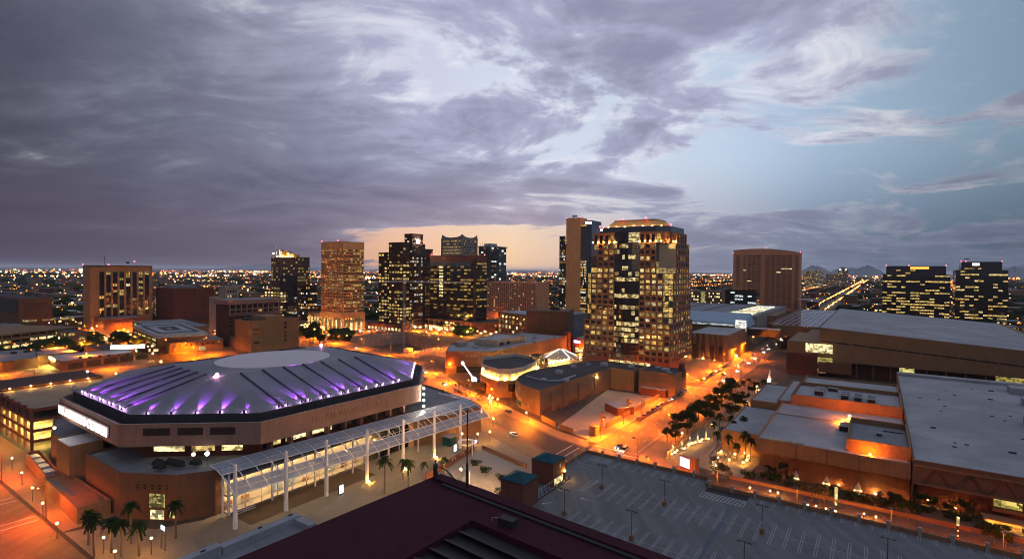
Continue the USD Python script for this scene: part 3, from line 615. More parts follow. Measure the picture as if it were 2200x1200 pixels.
# north-east entrance wing with white steel bowstring trusses and the back of a roof sign
block(AR, [(-164, 150.2), (-150, 150.2), (-141, 165), (-141, 182), (-152, 188), (-180, 196), (-196, 200), (-196, 190), (-178, 184)], 0, 11.0, 'tan', 'roof_grey', .8, .4, 'north_wing', 'north_roof')
for k in range(3):
    MB().tube((-170 + 3 * k, 186 + k, 11.8), (-150 + 2 * k, 181 + 2 * k, 12.6), .22).put('roof_truss', 'white_steel', AR)
sg = MB(); p, q = np.array([-188, 199.0]), np.array([-152, 189.5]); u = unit(q - p); w = np.array([-u[1], u[0]])
txt = meshkit.text_mesh('US AIRWAYS', 1.7, .15, bold=True); tv = np.array(txt.vertices)
pp_ = q - np.outer(4 + tv[:, 0] * .75, u) + np.outer(tv[:, 2], w); sg.add(np.c_[pp_, 11.2 + tv[:, 1]], np.array(txt.faces)[:, ::-1]); sg.put('roof_sign', 'black', AR)
# ------------------------------------------------------------------ glazed lobby under the canopy
LB = thing('glazed_lobby', 'brightly lit two-storey glass entrance lobby behind the white canopy', 'lobby', (-155, 110, 0))
e0, n0, n1 = -150.6, 77.5, 148.0
MB().box(-154, e0 + .1, n0, n1, 0, .5).put('plinth', 'conc', LB); MB().box(-153.4, e0 - .1, n0, n1, 5.0, 5.5).put('upper_floor', 'conc', LB); MB().box(-153.4, e0 + .4, n0, n1, 9.9, 10.5).put('lobby_roof', 'roof_grey', LB)
MB().box(-153.45, -153.35, n0, n1, .5, 9.9).put('back_wall', 'canvas', LB)
k = 0; n = n0
bays = 14; bw = (n1 - n0) / bays
for i in range(bays):
    a, b = n0 + i * bw, n0 + (i + 1) * bw
    MB().box(e0 - .13, e0 + .13, a - .13, a + .13, .5, 9.9).put('mullion', 'white_steel', LB)
    for z0, z1 in ((.5, 2.6), (2.75, 5.0), (5.5, 7.6), (7.75, 9.9)):
        MB().box(e0 - .02, e0 + .02, a + .14, b - .14, z0, z1).put('pane', 'clear_glass', LB)
    for z in (2.6, 7.6): MB().box(e0 - .08, e0 + .08, a + .13, b - .13, z, z + .15).put('transom', 'white_steel', LB)
    for z in (4.93, 9.83): MB().box(-153.0, -151.0, a + .9, b - .9, z, z + .06).put('ceiling_light', 'panel_light', LB)
    if rng.random() < .6:
        z = rng.choice((.5, 5.5)); MB().box(-153.34, -153.1, a + .4, a + 2.6, z + .2, z + rng.choice((1.4, 2.6, 3.4))).put('wall_panel', rng.choice(('granite', 'tan', 'brick_brown', 'blue_roof')), LB)
for i in range(6):      # stepped counter and stair rails by the southern end
    MB().box(e0 + .3 + .35 * i, e0 + .6 + .35 * i, 78 + .2 * i, 84.5, .3 + .42 * (5 - i), .42 + .42 * (5 - i)).put('stair_rail', 'white_steel', LB)
# ------------------------------------------------------------------ canopy
CA = thing('entrance_canopy', 'long curved canopy of white steel ribs and grey glass on tall posts beside arena', 'canopy', (-143, 124, 0))
def sec(t):                                  # t 0..1 from the back edge to the front edge of the vault
    q = np.array([(0, -13.0, 14.6), (.27, -9.3, 14.2), (.52, -6.0, 12.9), (.75, -3.0, 11.3), (1, 0, 9.2)])
    return np.interp(t, q[:, 0], q[:, 1]), np.interp(t, q[:, 0], q[:, 2])
def cax(n): return -140.2 + (n - 74) * .082    # the front edge drifts east
NA, NB = 74.0, 175.5
posts = [74.5, 88.6, 101.5, 116.2, 131.2, 145.8, 159.5]
nrib = 22
for i in range(nrib + 1):
    n = NA + (NB - NA) * i / nrib; m = MB(); ts = np.linspace(0, 1, 11)
    for t0, t1 in zip(ts[:-1], ts[1:]):
        a, b = sec(t0), sec(t1); m.tube((cax(n) + a[0], n, a[1]), (cax(n) + b[0], n, b[1]), .15, 5, cap=False)
    m.put('rib', 'white_steel', CA)
for t in (0, .10, .20, .31, .46, .58, .72, .86, 1.0):
    if t == .58: continue
    a = sec(t); MB().tube((cax(NA) + a[0], NA, a[1] + .12), (cax(NB) + a[0], NB, a[1] + .12), .15 if t in (0, 1.0, .46, .72) else .09, 5).put('purlin', 'white_steel', CA)
for i in range(nrib):
    na, nb_ = NA + (NB - NA) * i / nrib + .2, NA + (NB - NA) * (i + 1) / nrib - .2
    for ta, tb in ((0, .10), (.10, .20), (.20, .31), (.31, .46), (.72, .86), (.86, 1.0)):
        a, b = sec(ta + .006), sec(tb - .006)
        MB().quad((cax(na) + a[0], na, a[1] + .2), (cax(na) + b[0], na, b[1] + .2), (cax(nb_) + b[0], nb_, b[1] + .2), (cax(nb_) + a[0], nb_, a[1] + .2)).put('pane', 'canopy_glass', CA)
for n in posts:
    c = cax(n); MB().tube((c - .7, n, 0), (c - .7, n, 17.4), .62, 10, .45).put('post', 'white_steel', CA)
for n in (76.0, 77.6, 90, 104, 118, 133, 147): MB().tube((cax(n) - 10.2, n, 0), (cax(n) - 10.2, n, 14.0), .32, 8).put('back_post', 'white_steel', CA)
for n in posts[:-1]: MB().tube((cax(n) - .7, n, 8.5), (cax(n) - 6, n, 12.6), .12, 5).put('brace', 'white_steel', CA)
MB().tube((-140.5, 75, 4.2), (-149.5, 76, 4.2), .12).put('tie_rail', 'white_steel', CA)
# ------------------------------------------------------------------ the roof the camera looks over
OR = thing('maroon_roof', 'dark maroon flat rooftop with parapet and louvred recess at the bottom of the view', 'rooftop', (-10, 8, 30))
A, L, R = (-14.2, 15.45), (-14.75, 6.4), (-4.0, 14.55)
poly = [A, (-14.9, 3.0), (-9.0, 3.0), (2.0, 5.0), (2.0, 14.2), R]
MB().prism(poly, 20, 61.9, top=False).put('wall', 'maroon', OR); MB().prism(poly, 61.6, 61.9, side=False).put('roof', 'maroon', OR)
u = unit(np.array(R) - A); w = np.array([-u[1], u[0]])
MB().obox(A, u, w, .25, 16, -.42, .04, 61.902, 62.02).put('parapet_cap', 'maroon', OR)
MB().obox(A, u, w, .9, 16, -.58, -.44, 61.9, 61.97).put('parapet_flashing', 'black', OR)  # black strip standing for the shade inside the parapet cap
C0, CL, CR = np.array([-10.7, 13.3]), np.array([-10.8, 8.6]), np.array([-4.6, 12.75])
uL, uR = unit(CL - C0), unit(CR - C0)
m = MB(); m.obox(C0, uR, uL, 0, 8, 0, .28, 61.9, 62.12); m.obox(C0, uL, uR, .28, 6, 0, .28, 61.9, 62.12); m.put('recess_curb', 'maroon', OR)
MB().prism([tuple(C0 + uR * a + uL * b) for a, b in ((.28, .28), (8, .28), (8, 6), (.28, 6))], 0, 61.906, side=False).put('recess_floor', 'black', OR)  # black sheet at roof level paints the dark depth under the blades
for k in range(9):
    a = .62 + k * .62; m = MB(); q = [C0 + uR * .3 + uL * a, C0 + uR * 8 + uL * a]
    d = uL * .32; m.hexa([(*(q[0]), 61.91), (*(q[1]), 61.91), (*(q[1] + uL * .05), 61.91), (*(q[0] + uL * .05), 61.91)][::-1], [(*(q[0] + d), 62.06), (*(q[1] + d), 62.06), (*(q[1] + d + uL * .05), 62.06), (*(q[0] + d + uL * .05), 62.06)][::-1]); m.put('louvre_blade', 'maroon_dark', OR)
AN = thing('antenna_mast', 'thin dark antenna mast standing on its foot at the roof edge', 'antenna', (-12.3, 15.05, 61.9))
m = MB(); m.box(-12.62, -12.0, 14.85, 15.2, 61.905, 61.94).put('foot_plate', 'black', AN)
MB().tube((-12.3, 15.05, 61.94), (-12.3, 15.05, 62.9), .045, 8).put('lower_tube', 'black', AN); MB().tube((-12.3, 15.05, 62.9), (-12.3, 15.05, 64.9), .025, 6).put('upper_tube', 'black', AN)
MB().box(-12.55, -12.35, 14.9, 15.02, 61.94, 61.965).put('label_plate', 'white_steel', AN)
ST = thing('vent_pipe', 'short black vent pipe with a cap at the point of the maroon roof', 'pipe', (-14.0, 15.2, 61.9))
MB().tube((-14.0, 15.2, 61.9), (-14.0, 15.2, 62.42), .09, 10).put('pipe', 'black', ST); MB().tube((-14.0, 15.2, 62.42), (-14.0, 15.2, 62.5), .115, 10, .03).put('cap', 'black', ST); MB().tube((-14.0, 15.2, 62.5), (-14.0, 15.2, 62.62), .03).put('finial', 'black', ST)
m = MB(); cp = [(-13.85, 15.28, 62.36), (-13.5, 15.28, 62.30), (-13.1, 15.22, 62.12), (-12.6, 15.15, 61.96)]
for a, b in zip(cp[:-1], cp[1:]): m.tube(a, b, .025, 6)
m.put('roof_cable', 'black', None, 'black cable running from the vent pipe down to the antenna mast', 'cable')
FX = thing('roof_floodlight', 'small dark box floodlight on a bracket above the louvred recess', 'floodlight', (-9.35, 13.25, 61.9))
MB().box(-9.55, -9.0, 13.2, 13.5, 62.12, 62.36).put('housing', 'black', FX); MB().tube((-9.5, 13.35, 61.9), (-9.5, 13.35, 62.15), .03).put('bracket', 'black', FX)
m = MB(); cp = [(-10.0, 13.45, 61.93), (-9.95, 13.45, 62.15), (-9.75, 13.42, 62.22), (-9.55, 13.38, 62.2)]
for a, b in zip(cp[:-1], cp[1:]): m.tube(a, b, .012, 5)
m.put('cord', 'grey_steel', FX)
# lower grey wing left of it
WG = thing('lower_roof_wing', 'pale grey lower roof with a raised edge left of the maroon roof', 'roof', (-37, 20, 20))
poly = [(-39.5, 26.0), (-39.3, 4), (-25, 4), (-25, 24), (-36.7, 26.1)]
MB().prism(poly, 15, 49.2, top=False).put('wall', 'conc', WG); MB().prism(poly, 49, 49.2, side=False).put('roof', 'roof_grey', WG)
for n0, n1, h in ((4, 19.5, .75), (19.6, 25.9, .55)): MB().box(-39.5, -38.75, n0, n1, 49.2, 49.2 + h).put('edge_upstand', 'roof_white', WG)
MB().box(-38.74, -36.8, 25.3, 25.95, 49.2, 49.65).put('edge_upstand', 'roof_white', WG)
for n in (8, 13, 18.2, 22.4, 25): MB().box(-39.1, -38.95, n, n + .3, 49.95, 50.02).put('bracket', 'black', WG)
MB().box(-37.1, -36.95, 12, 20, 49.2, 49.28).put('cable_tray', 'roof_white', WG)
# ------------------------------------------------------------------ parking garage
GA = thing('parking_garage', 'grey top deck of a parking garage with white stall lines and lamp posts', 'garage', (0, 118, 0))
DP = [(-71.6, 144.4), (-71.6, 92), (-40, 70), (75, 60), (75, 139.8), (-35.4, 139.8), (-35.4, 144.4)]
ZD = 15.0
MB().prism(DP, 0, ZD - .5, top=False).put('wall', 'conc_warm', GA); MB().prism(DP, ZD - .5, ZD).put('deck', 'deck', GA)
m = MB()
for p, q in (((-71.6, 144.4), (-35.4, 144.4)), ((-35.4, 139.8), (75, 139.8))):
    u = unit(np.array(q) - p); m.obox(p, u, (-u[1], u[0]), 0, np.linalg.norm(np.array(q) - p), -.22, .0, ZD, ZD + .95)
m.obox((-71.6, 123.5), (0, 1), (1, 0), 0, 20.9, 0, .22, ZD, ZD + .95); m.obox((-35.4, 139.8), (0, 1), (1, 0), .2, 4.4, -.2, .02, ZD, ZD + .95)
m.put('parapet', 'conc_warm', GA)
e = -71.6; k = 0
while e < 74:
    n = 144.4 if e < -35.5 else 139.8
    MB().box(e - .35, e + .35, n - .36, n + .34, ZD, ZD + 1.75).put('parapet_pier', 'conc', GA); e += 5.32
for n in (130, 137): MB().box(-71.8, -71.2, n - .35, n + .35, ZD, ZD + 1.75).put('parapet_pier', 'conc', GA)
for e0, e1 in ((-34.9, -24.9),): MB().box(e0, e1, 136.6, 139.5, ZD + .004, ZD + .02).put('ramp_opening', 'black', GA)  # flat black sheet: the darkness of the opening is painted on the deck
for k in range(12): MB().tube((-66.2, 104 + k * 1.75, ZD), (-66.2, 104 + k * 1.75, ZD + 1.15), .07, 6).put('bollard', 'black', GA)
MB().box(-66.35, -66.05, 100, 124.5, ZD + .004, ZD + .12).put('edge_kerb', 'brick_dark', GA)
def stall(e, n0, n1, sk=0.0):
    m = MB(); hw = .23
    for s in (-hw, hw): m.prism([(e + s - .055 + sk, n0), (e + s + .055 + sk, n0), (e + s + .055, n1), (e + s - .055, n1)], 0, ZD + .004, side=False)
    for n in (n0, n1): m.prism(rect(e - hw, e + hw, n - .05, n + .05), 0, ZD + .0045, side=False)
    m.put('stall_marking', 'paint_worn', GA)
for k in range(38): stall(-55.4 + 2.72 * k, 117.4, 122.35); stall(-55.4 + 2.72 * k, 122.75, 127.6)
for k in range(38): stall(-55.2 + 2.72 * k, 98.2, 103.0); stall(-55.2 + 2.72 * k, 103.4, 108.1)
for k in range(40):
    if -60 + 2.72 * k < -36 or -60 + 2.72 * k > -24: stall(-60 + 2.72 * k, 137.0 if k > 9 else 138.2, 139.4 if k > 9 else 142.6)
for n in (133, 135.6, 138.2): MB().prism([(-69.8, n), (-69.8, n + .12), (-64.8, n + .12), (-64.8, n)], 0, ZD + .004, side=False).put('stall_marking', 'paint_worn', GA)
MB().prism(rect(-56, 46, 122.5, 122.6), 0, ZD + .003, side=False).put('row_line', 'paint_worn', GA); MB().prism(rect(-56, 46, 103.15, 103.25), 0, ZD + .003, side=False).put('row_line', 'paint_worn', GA)
MB().prism(rect(-28.0, -26.9, 97, 136.4), 0, ZD + .002, side=False).put('expansion_joint', 'dark_line', GA)  # one wide blue-black line across the deck
for e0, e1, n0, n1 in ((-68.5, -62.6, 139.8, 143.6), (-35.2, -25, 132.6, 136), (-61, -59.3, 118.5, 127)):
    q = [(e0, n0), (e1, n0), (e1, n1), (e0, n1)]; m = MB()
    for k in range(4):
        a, b = np.array(q[k]), np.array(q[(k + 1) % 4]); u = unit(b - a); m.obox(a, u, (-u[1], u[0]), 0, np.linalg.norm(b - a), 0, .1, ZD + .0005, ZD + .005)
    x = e0 + .6
    while x < e1 - .9: m.prism([(x, n0 + .1), (x + .14, n0 + .1), (x + .84, n1 - .1), (x + .70, n1 - .1)], 0, ZD + .0042, side=False); x += .85
    m.put('hatched_marking', 'paint', GA)
for (e, n), a in (((-57.2, 114.8), math.pi), ((-63.7, 107.6), math.radians(235))):
    c, s = math.cos(a), math.sin(a); q = [(-1.4, -.09), (.5, -.09), (.5, -.4), (1.4, 0), (.5, .4), (.5, .09), (-1.4, .09)]
    MB().prism([(e + x * c - y * s, n + x * s + y * c) for x, y in q], 0, ZD + .004, side=False).put('arrow_marking', 'paint', GA)
for nm, (e1, n0) in (('south', (-65.7, 100.7)), ('north', (-67.0, 116.3))):
    T_ = thing('stair_tower', {'south': 'brown brick cube stair tower with teal hipped roof, nearest the maroon roof', 'north': 'brown brick cube stair tower with teal hipped roof and a lit porch'}[nm], 'stair tower', (e1 - 3.2, n0 + 3.2, 0), 'teal roofed stair towers on the garage')
    zt = 21.2 if nm == 'south' else 21.0; s_ = 6.4
    MB().prism(rect(e1 - s_, e1, n0, n0 + s_), 0, zt).put('wall', 'brick', T_)
    a, b, c, d = (e1 - s_ - .15, n0 - .15, zt + .004), (e1 + .15, n0 - .15, zt + .004), (e1 + .15, n0 + s_ + .15, zt + .004), (e1 - s_ - .15, n0 + s_ + .15, zt + .004); ap = (e1 - s_ / 2, n0 + s_ / 2, zt + 1.35)
    m = MB()
    for p, q in ((a, b), (b, c), (c, d), (d, a)): m.quad(p, q, ap)
    m.put('hipped_roof', 'teal', T_); MB().box(e1 - s_ - .1, e1 + .1, n0 - .1, n0 + s_ + .1, zt - .25, zt).put('cornice', 'brick_dark', T_)
    if nm == 'north':
        MB().box(e1 + .01, e1 + .08, n0 + .6, n0 + 5.0, ZD + .3, ZD + 2.1).put('porch_opening', 'lit_hot', T_); MB().box(e1 + .08, e1 + .3, n0 + .2, n0 + 6, ZD + 2.15, ZD + 2.35).put('lintel', 'brick_dark', T_)
        MB().ball((e1 + .35, n0 + 5.8, ZD + 2.5), .16, 1).put('porch_lamp', 'warm_bulb', T_); MB().box(e1 + .01, e1 + .06, n0 + 3.4, n0 + 4.0, ZD + 4.0, ZD + 5.0).put('sign_plate', 'white_steel', T_)
m = MB()
for k in range(8): m.tube((-66.4, 107.3 + k * 1.25, ZD), (-66.4, 107.3 + k * 1.25, ZD + 2.2), .05)
for z in (ZD + .2, ZD + 2.2): m.tube((-66.4, 107.3, z), (-66.4, 116.1, z), .05)
m.put('gate_fence', 'grey_steel', None, 'open steel gate fence between the two teal roofed stair towers', 'fence')
pl = proto('deck_lamp'); MB().box(-.42, .42, -.42, .42, 0, .95).put('base', 'conc_warm', pl); MB().tube((0, 0, .95), (0, 0, 5.9), .075, 8).put('pole', 'dark_metal', pl)
hd = MB().box(-1.0, 1.0, -.06, .06, 5.85, 5.97).put('arm', 'dark_metal', pl)
for s in (-1, 1): MB().box(s * .95 - .35, s * .95 + .35, -.2, .2, 5.78, 5.93).put('lamp_head', 'dark_metal', pl)
for (e, n), lb in zip(((-56.6, 123.1), (-40.4, 122.7), (-57.3, 104.7), (-40.7, 103.1), (-19.2, 121.6), (-19.2, 103.3), (2.4, 120.2)),
                      ('beside the striped island near the far west corner of the deck', 'in the far row of stalls, second from the west', 'nearest the teal roofed stair towers, in the near row', 'in the near row, its base at the maroon roof edge', 'in the far row just right of the dark line', 'cut off by the bottom edge right of the maroon roof', 'rightmost of the deck lamps, below the lit red gateway')):
    copy(pl, 'deck_lamp', 'unlit twin-headed lamp post ' + lb, 'lamp post', (e, n, ZD), 0, 'twin-headed lamp posts on the garage deck')
# ------------------------------------------------------------------ the lot and the block across the road
LOT = thing('flat_tan_building', 'long L-shaped tan building with black roof wrapped round a vacant lot', 'building', (-132, 260, 0))
P1 = [(-132.7, 217.3), (-130.3, 294), (-115.4, 293.6), (-115.4, 314), (-150, 316), (-164, 262), (-163, 250), (-160.5, 240), (-156, 231), (-147.6, 223.5)]
block(LOT, P1, 0, 12.2, 'tan', 'roof_dark', .7, .5, 'long_wall', 'long_roof'); block(LOT, rect(-112.6, -91.5, 293, 314), 0, 12.9, 'tan', 'roof_dark', .7, .5, 'end_wall', 'end_roof')
MB().prism(rect(-115.3, -112.7, 300, 313), 0, 12.0).put('link_wall', 'tan_dark', LOT)
MB().box(-131.9, -130.9, 238.4, 239.8, 0, 12.8).put('pilaster', 'tan', LOT)
for n in (226, 254, 272): MB().box(-132.3 + (n - 217) * .031, -131.9 + (n - 217) * .031, n, n + .25, 3, 10).put('wall_joint', 'tan_dark', LOT)
for a_, b_, z in ((219, 228, 3.2), (231, 236, 2.2), (244, 256, 2.4), (262, 270, 1.7)): MB().quad((-132.62 + (a_ - 217) * .0313, a_, .1), (-132.62 + (b_ - 217) * .0313, b_, .1), (-132.62 + (b_ - 217) * .0313, b_, z), (-132.62 + (a_ - 217) * .0313, a_, z * .7)).put('damp_patch', 'tan_dark', LOT)  # darker patches low on the long wall
MB().box(-127, -122, 292.8, 293.05, 0, 5.6).put('patched_wall', 'conc_warm', LOT)
for (a, b) in (((-160.5, 240), (-156, 231)), ((-156, 231), (-147.6, 223.5))):      # slim windows of the curved street front
    a, b = np.array(a), np.array(b); L_ = np.linalg.norm(b - a); u = unit(b - a); w = np.array([u[1], -u[0]]); k = max(3, int(L_ / 2.4))
    for i in range(k): MB().obox(a, u, w, (i + .2) * L_ / k, (i + .8) * L_ / k, .01, .08, 5.2, 10.4).put('slim_window', 'glass_brown', LOT); MB().obox(a, u, w, (i + .86) * L_ / k, (i + 1.1) * L_ / k, .0, .35, 4.8, 11).put('fin', 'conc', LOT)
    MB().obox(a, u, w, .05 * L_, .95 * L_, .01, .07, .5, 3.4).put('shopfront', 'lit_dim', LOT)
for e, n, s in ((-150, 262, 1.6), (-152, 284, 1.3), (-140, 300, 1.8), (-148, 296, 1.1), (-124, 305, 1.5), (-136, 246, 1.2), (-103, 304, 1.9), (-98, 299, 1.2), (-109, 310, 1.3), (-146, 240, 1.2)):
    MB().box(e, e + 2.2 * s, n, n + 1.5 * s, 11.5, 11.5 + 1.1 * s).put('rooftop_unit', 'grey_steel', LOT)
m = MB(); dct = [(-158, 244, 12.1), (-149, 240, 12.1), (-141, 240, 12.1), (-137, 244, 12.1), (-137, 262, 12.1)]
for a, b in zip(dct[:-1], dct[1:]): m.tube(a, b, .35, 6)
m.put('duct', 'grey_steel', LOT)
MB().box(-93.2, -91.3, 305, 310, 9, 17).put('chimney_block', 'brick_dark', LOT)
MB().ball((-130.6, 276, 9.4), .35, 1).put('wall_lamp', 'yellow_bulb', LOT); MB().box(-131.2, -130.7, 275.8, 276.2, 9.5, 9.7).put('lamp_bracket', 'black', LOT)
SH = thing('lot_shed', 'low flat-roofed shed with white roof standing in the vacant lot', 'shed', (-106, 246, 0))
MB().prism([(-111.5, 245), (-101.5, 238.2), (-96.8, 246.5), (-106.8, 253)], .1, 3.9).put('wall', 'brick', SH); MB().prism([(-111.9, 245), (-101.5, 237.9), (-96.4, 246.5), (-106.8, 253.4)], 3.904, 4.1).put('roof', 'roof_white', SH)
S2 = thing('lot_shed', 'long narrow lean-to with white roof against the far wall of the vacant lot', 'shed', (-100, 289, 0))
MB().prism(rect(-109.5, -95, 288, 291.5), .1, 4.4).put('wall', 'brick_brown', S2); MB().prism(rect(-109.8, -94.7, 287.7, 291.8), 4.404, 4.6).put('roof', 'roof_white', S2)
m = MB()
for p, q, h in (((-117, 205.5), (-128, 211.5), 2.4), ((-106, 201.5), (-115, 205.2), 2.2)): u = unit(np.array(q) - p); m.obox(p, u, (-u[1], u[0]), 0, np.linalg.norm(np.array(q) - p), 0, .35, .1, .1 + h)
m.put('lot_wall', 'conc_warm', None, 'low tan boundary wall of the vacant lot along the curving road', 'wall')
m = MB()
for n0, n1 in ((203, 214), (217, 233), (236, 260), (264, 287)): m.box(-98.4, -98.0, n0, n1, .1, 2.5)
m.put('lot_wall', 'conc_warm', None, 'low tan boundary wall of the vacant lot along the straight orange street', 'wall')
MB().prism([(-99.5, 203), (-96.6, 203), (-96.2, 206), (-99.2, 207)], .1, 4.4).put('corner_kiosk', 'conc_warm', None, 'pale rounded kiosk block on the street corner of the vacant lot', 'kiosk')
for n_, lb in ((216, 'nearest the street corner'), (246, 'halfway along the lot wall')):
    T_ = thing('wall_pylon', 'tall tan pylon with a bracket rising from the lot wall, ' + lb, 'pylon', (-99.6, n_, 0)); MB().box(-100.1, -99.1, n_ - .5, n_ + .5, .1, 7.4).put('shaft', 'tan', T_); MB().box(-99.1, -97.8, n_ - .12, n_ + .12, 5.2, 5.6).put('bracket', 'dark_metal', T_)
# restaurant with the glowing cornice
RS = thing('curved_restaurant', 'cream curved restaurant building with a glowing gold band under its roof', 'restaurant', (-176, 252, 0))
an = np.linspace(0, 1, 7)
front = [(-189.7, 243.5), (-180, 238), (-170.5, 234.5), (-164.5, 240), (-162.5, 250), (-166, 266), (-173, 284)]
PR = front + [(-196, 287), (-203, 262)]
block(RS, PR, 0, 9.2, 'conc_warm', 'roof_dark', .2, .3, 'lower_wall', 'lower_roof')
ipr = inset(PR, 2.2); MB().prism(ipr, 9.0, 13.2, top=False).put('upper_wall', 'canvas', RS); opr = inset(PR, .7); block(RS, opr, 13.2, 15.6, 'canvas', 'roof_dark', 1.9, .5, 'cornice', 'upper_roof')
P_ = [np.array(p) for p in inset(PR, 1.3)]
for i in range(len(P_)):
    p, q = P_[i], P_[(i + 1) % len(P_)]; L_ = np.linalg.norm(q - p)
    if L_ < 1: continue
    for k in range(max(1, int(L_ / 4))):
        c = p + (q - p) * (k + .5) / max(1, int(L_ / 4)); MB().ball((*c, 9.7), .27, 1).put('cove_lamp', 'yellow_bulb', RS)
MB().box(-167.6, -163.3, 238.5, 243, 3.6, 7.6).put('dark_window', 'glass_brown', RS); MB().box(-191, -182, 238, 244, 2.0, 6).put('corner_window', 'glass', RS)
GT = thing('leaning_guitar_sign', 'glowing white guitar-shaped neon sign leaning over the street corner', 'neon sign', (-192, 240, 0))
p0, p1 = np.array([-190.5, 239.5, 6.2]), np.array([-202.5, 243.0, 14.5])
MB().tube(p0, p1, .42, 8, .3).put('neck', 'sign_white', GT); MB().ball(p1, 1.15, 2, (1, .6, 1)).put('head', 'sign_white', GT); MB().ball(p0 + [-.4, 0, .4], 1.9, 2, (1, .45, 1)).put('body', 'sign_white', GT); MB().ball(p0 + [.8, -.4, -1.2], 1.5, 2, (1, .45, 1)).put('lower_body', 'sign_magenta', GT)
MB().tube((-190, 240.2, 0), (-190, 240.2, 7), .3).put('post', 'dark_metal', GT)
LT = thing('lantern_tower', 'dark square tower with a lit glass lantern behind the glowing restaurant', 'tower', (-168, 272, 0))
c = EN(1149, 806, 4); MB().prism(rect(c[0] - 3, c[0] + 3, c[1], c[1] + 6), 0, 11.5).put('shaft', 'brick_dark', LT); MB().prism(rect(c[0] - 2.6, c[0] + 2.6, c[1] + .4, c[1] + 5.6), 11.5, 16.2).put('lantern', 'lit_dim', LT)
for x in (-2.6, 2.6): MB().box(c[0] + x - .2, c[0] + x + .2, c[1] + .2, c[1] + .6, 11.5, 16.3).put('corner_post', 'black', LT)
MB().prism(rect(c[0] - 3, c[0] + 3, c[1], c[1] + 6), 16.2, 16.9).put('cap', 'brick_dark', LT)
AC = thing('arcade_building', 'low dark-roofed arcade with a row of glowing skylights behind the restaurant', 'building', (-158, 290, 0))
block(AC, [(-164, 268), (-160, 266), (-154, 316), (-160, 322), (-172, 318), (-172, 290)], 0, 9.4, 'tan_dark', 'roof_dark', .5, .4)
for k in range(7): MB().box(-166.2 + k * .6, -163.2 + k * .6, 276 + k * 5.4, 279.4 + k * 5.4, 8.9, 9.5).put('skylight', 'lit_hot', AC)
for k in range(6): MB().ball((-171.5 + k * .3, 292 + k * 4.4, 10.6), .45, 1).put('globe_lamp', 'yellow_bulb', AC)
TP = thing('tent_pavilion', 'cream octagonal tent roof pavilion with bright light strips along its ridges', 'pavilion', (-196, 352, 0))
cx, cy, rr = -197, 352, 14.5; an = np.linspace(0, 2 * math.pi, 9)[:-1] + .3; m = MB(); base = [(cx + rr * math.cos(a), cy + rr * math.sin(a), 4.6) for a in an]; top = [(cx + 1.8 * math.cos(a), cy + 1.8 * math.sin(a), 10.2) for a in an]
for i in range(8): m.quad(base[i], base[(i + 1) % 8], top[(i + 1) % 8], top[i])
m.quad(*top[:4]); m.quad(top[4], top[5], top[6], top[7]); m.quad(top[0], top[3], top[4], top[7]); m.put('tent_roof', 'canvas', TP)
for i in range(8): MB().tube(np.array(base[i]) * .9 + np.array(top[i]) * .1 + [0, 0, .35], np.array(top[i]) + [0, 0, .3], .22, 5).put('light_strip', 'sign_white' if i % 2 else 'lit_hot', TP); MB().tube((base[i][0], base[i][1], 0), base[i], .25).put('post', 'white_steel', TP)
MB().prism([(cx + 10 * math.cos(a), cy + 10 * math.sin(a)) for a in an], .2, 4.4).put('glazed_wall', 'lit_hot', TP)
TT = thing('lantern_totem', 'tall totem of stacked orange lanterns beside the tent pavilion', 'totem', (-180, 347, 0)); c = EN(1247, 787, 0)
for k in range(5): MB().tube((c[0], c[1], .6 + k * 2.6), (c[0], c[1], 2.6 + k * 2.6), 1.25, 10, 1.0).put('lantern', 'lit_hot', TT); MB().tube((c[0], c[1], 2.6 + k * 2.6), (c[0], c[1], 3.2 + k * 2.6), 1.5, 10).put('collar', 'granite_red', TT)
# warehouse with the painted mural
PO = thing('mural_building', 'flat-roofed tan building with a dark PLANET ORANGE mural on its side', 'building', (-228, 320, 0))
PP = [(-241, 271), (-215, 290), (-217, 398), (-262, 398), (-262, 300)]
block(PO, PP, 0, 14.6, 'tan', 'roof_white', .6, .5)
a, b = np.array([-241, 271.0]), np.array([-215, 290.0]); L_ = np.linalg.norm(b - a); u = unit(b - a); w = np.array([u[1], -u[0]])
MB().obox(a, u, w, .8, L_ - .3, .01, .15, 4.6, 14.2).put('mural', 'granite_red', PO); MB().obox(a, u, w, 7.5, L_ - 2, .01, .2, 0, 4.4).put('loading_bay', 'black', PO)
an = np.linspace(0, 2 * math.pi, 28)[:-1]; q = [a + u * (6.2 + 4.6 * math.cos(t)) for t in an]; zz = [9.8 + 4.2 * math.sin(t) for t in an]
v = np.array([[*(p + w * .19), z] for p, z in zip(q, zz)]); MB().add(np.vstack([v, [[*(a + u * 6.2 + w * .19), 9.8]]]), [[i, (i + 1) % 27, 27] for i in range(27)]).put('painted_globe', 'brick', PO)
for t_, x0, z0, h in (('PLANET', 13.5, 10.6, 1.9), ('ORANGE', 12.0, 6.6, 2.5)):
    tx = meshkit.text_mesh(t_, h, .05); tv = np.array(tx.vertices); qq = a + np.outer(x0 + tv[:, 0], u) + np.outer(.19 + tv[:, 2], w)
    MB().add(np.c_[qq, z0 + tv[:, 1]], np.array(tx.faces)).put('mural_lettering', 'conc' if t_ == 'PLANET' else 'tan', PO)
MB().ball((*(a + u * 3 + w * 1.0), 6.0), .3, 1).put('mural_lamp', 'sodium_low', PO)
pent = [(-244, 306), (-227, 311), (-225, 346), (-250, 346)]
block(PO, pent, 13.9, 19.2, 'conc', 'roof_white', .5, .4, 'penthouse_wall', 'penthouse_roof'); MB().prism([(-258, 300), (-249, 294), (-246, 300), (-256, 307)], 13.8, 17).put('plant_screen', 'conc', PO)
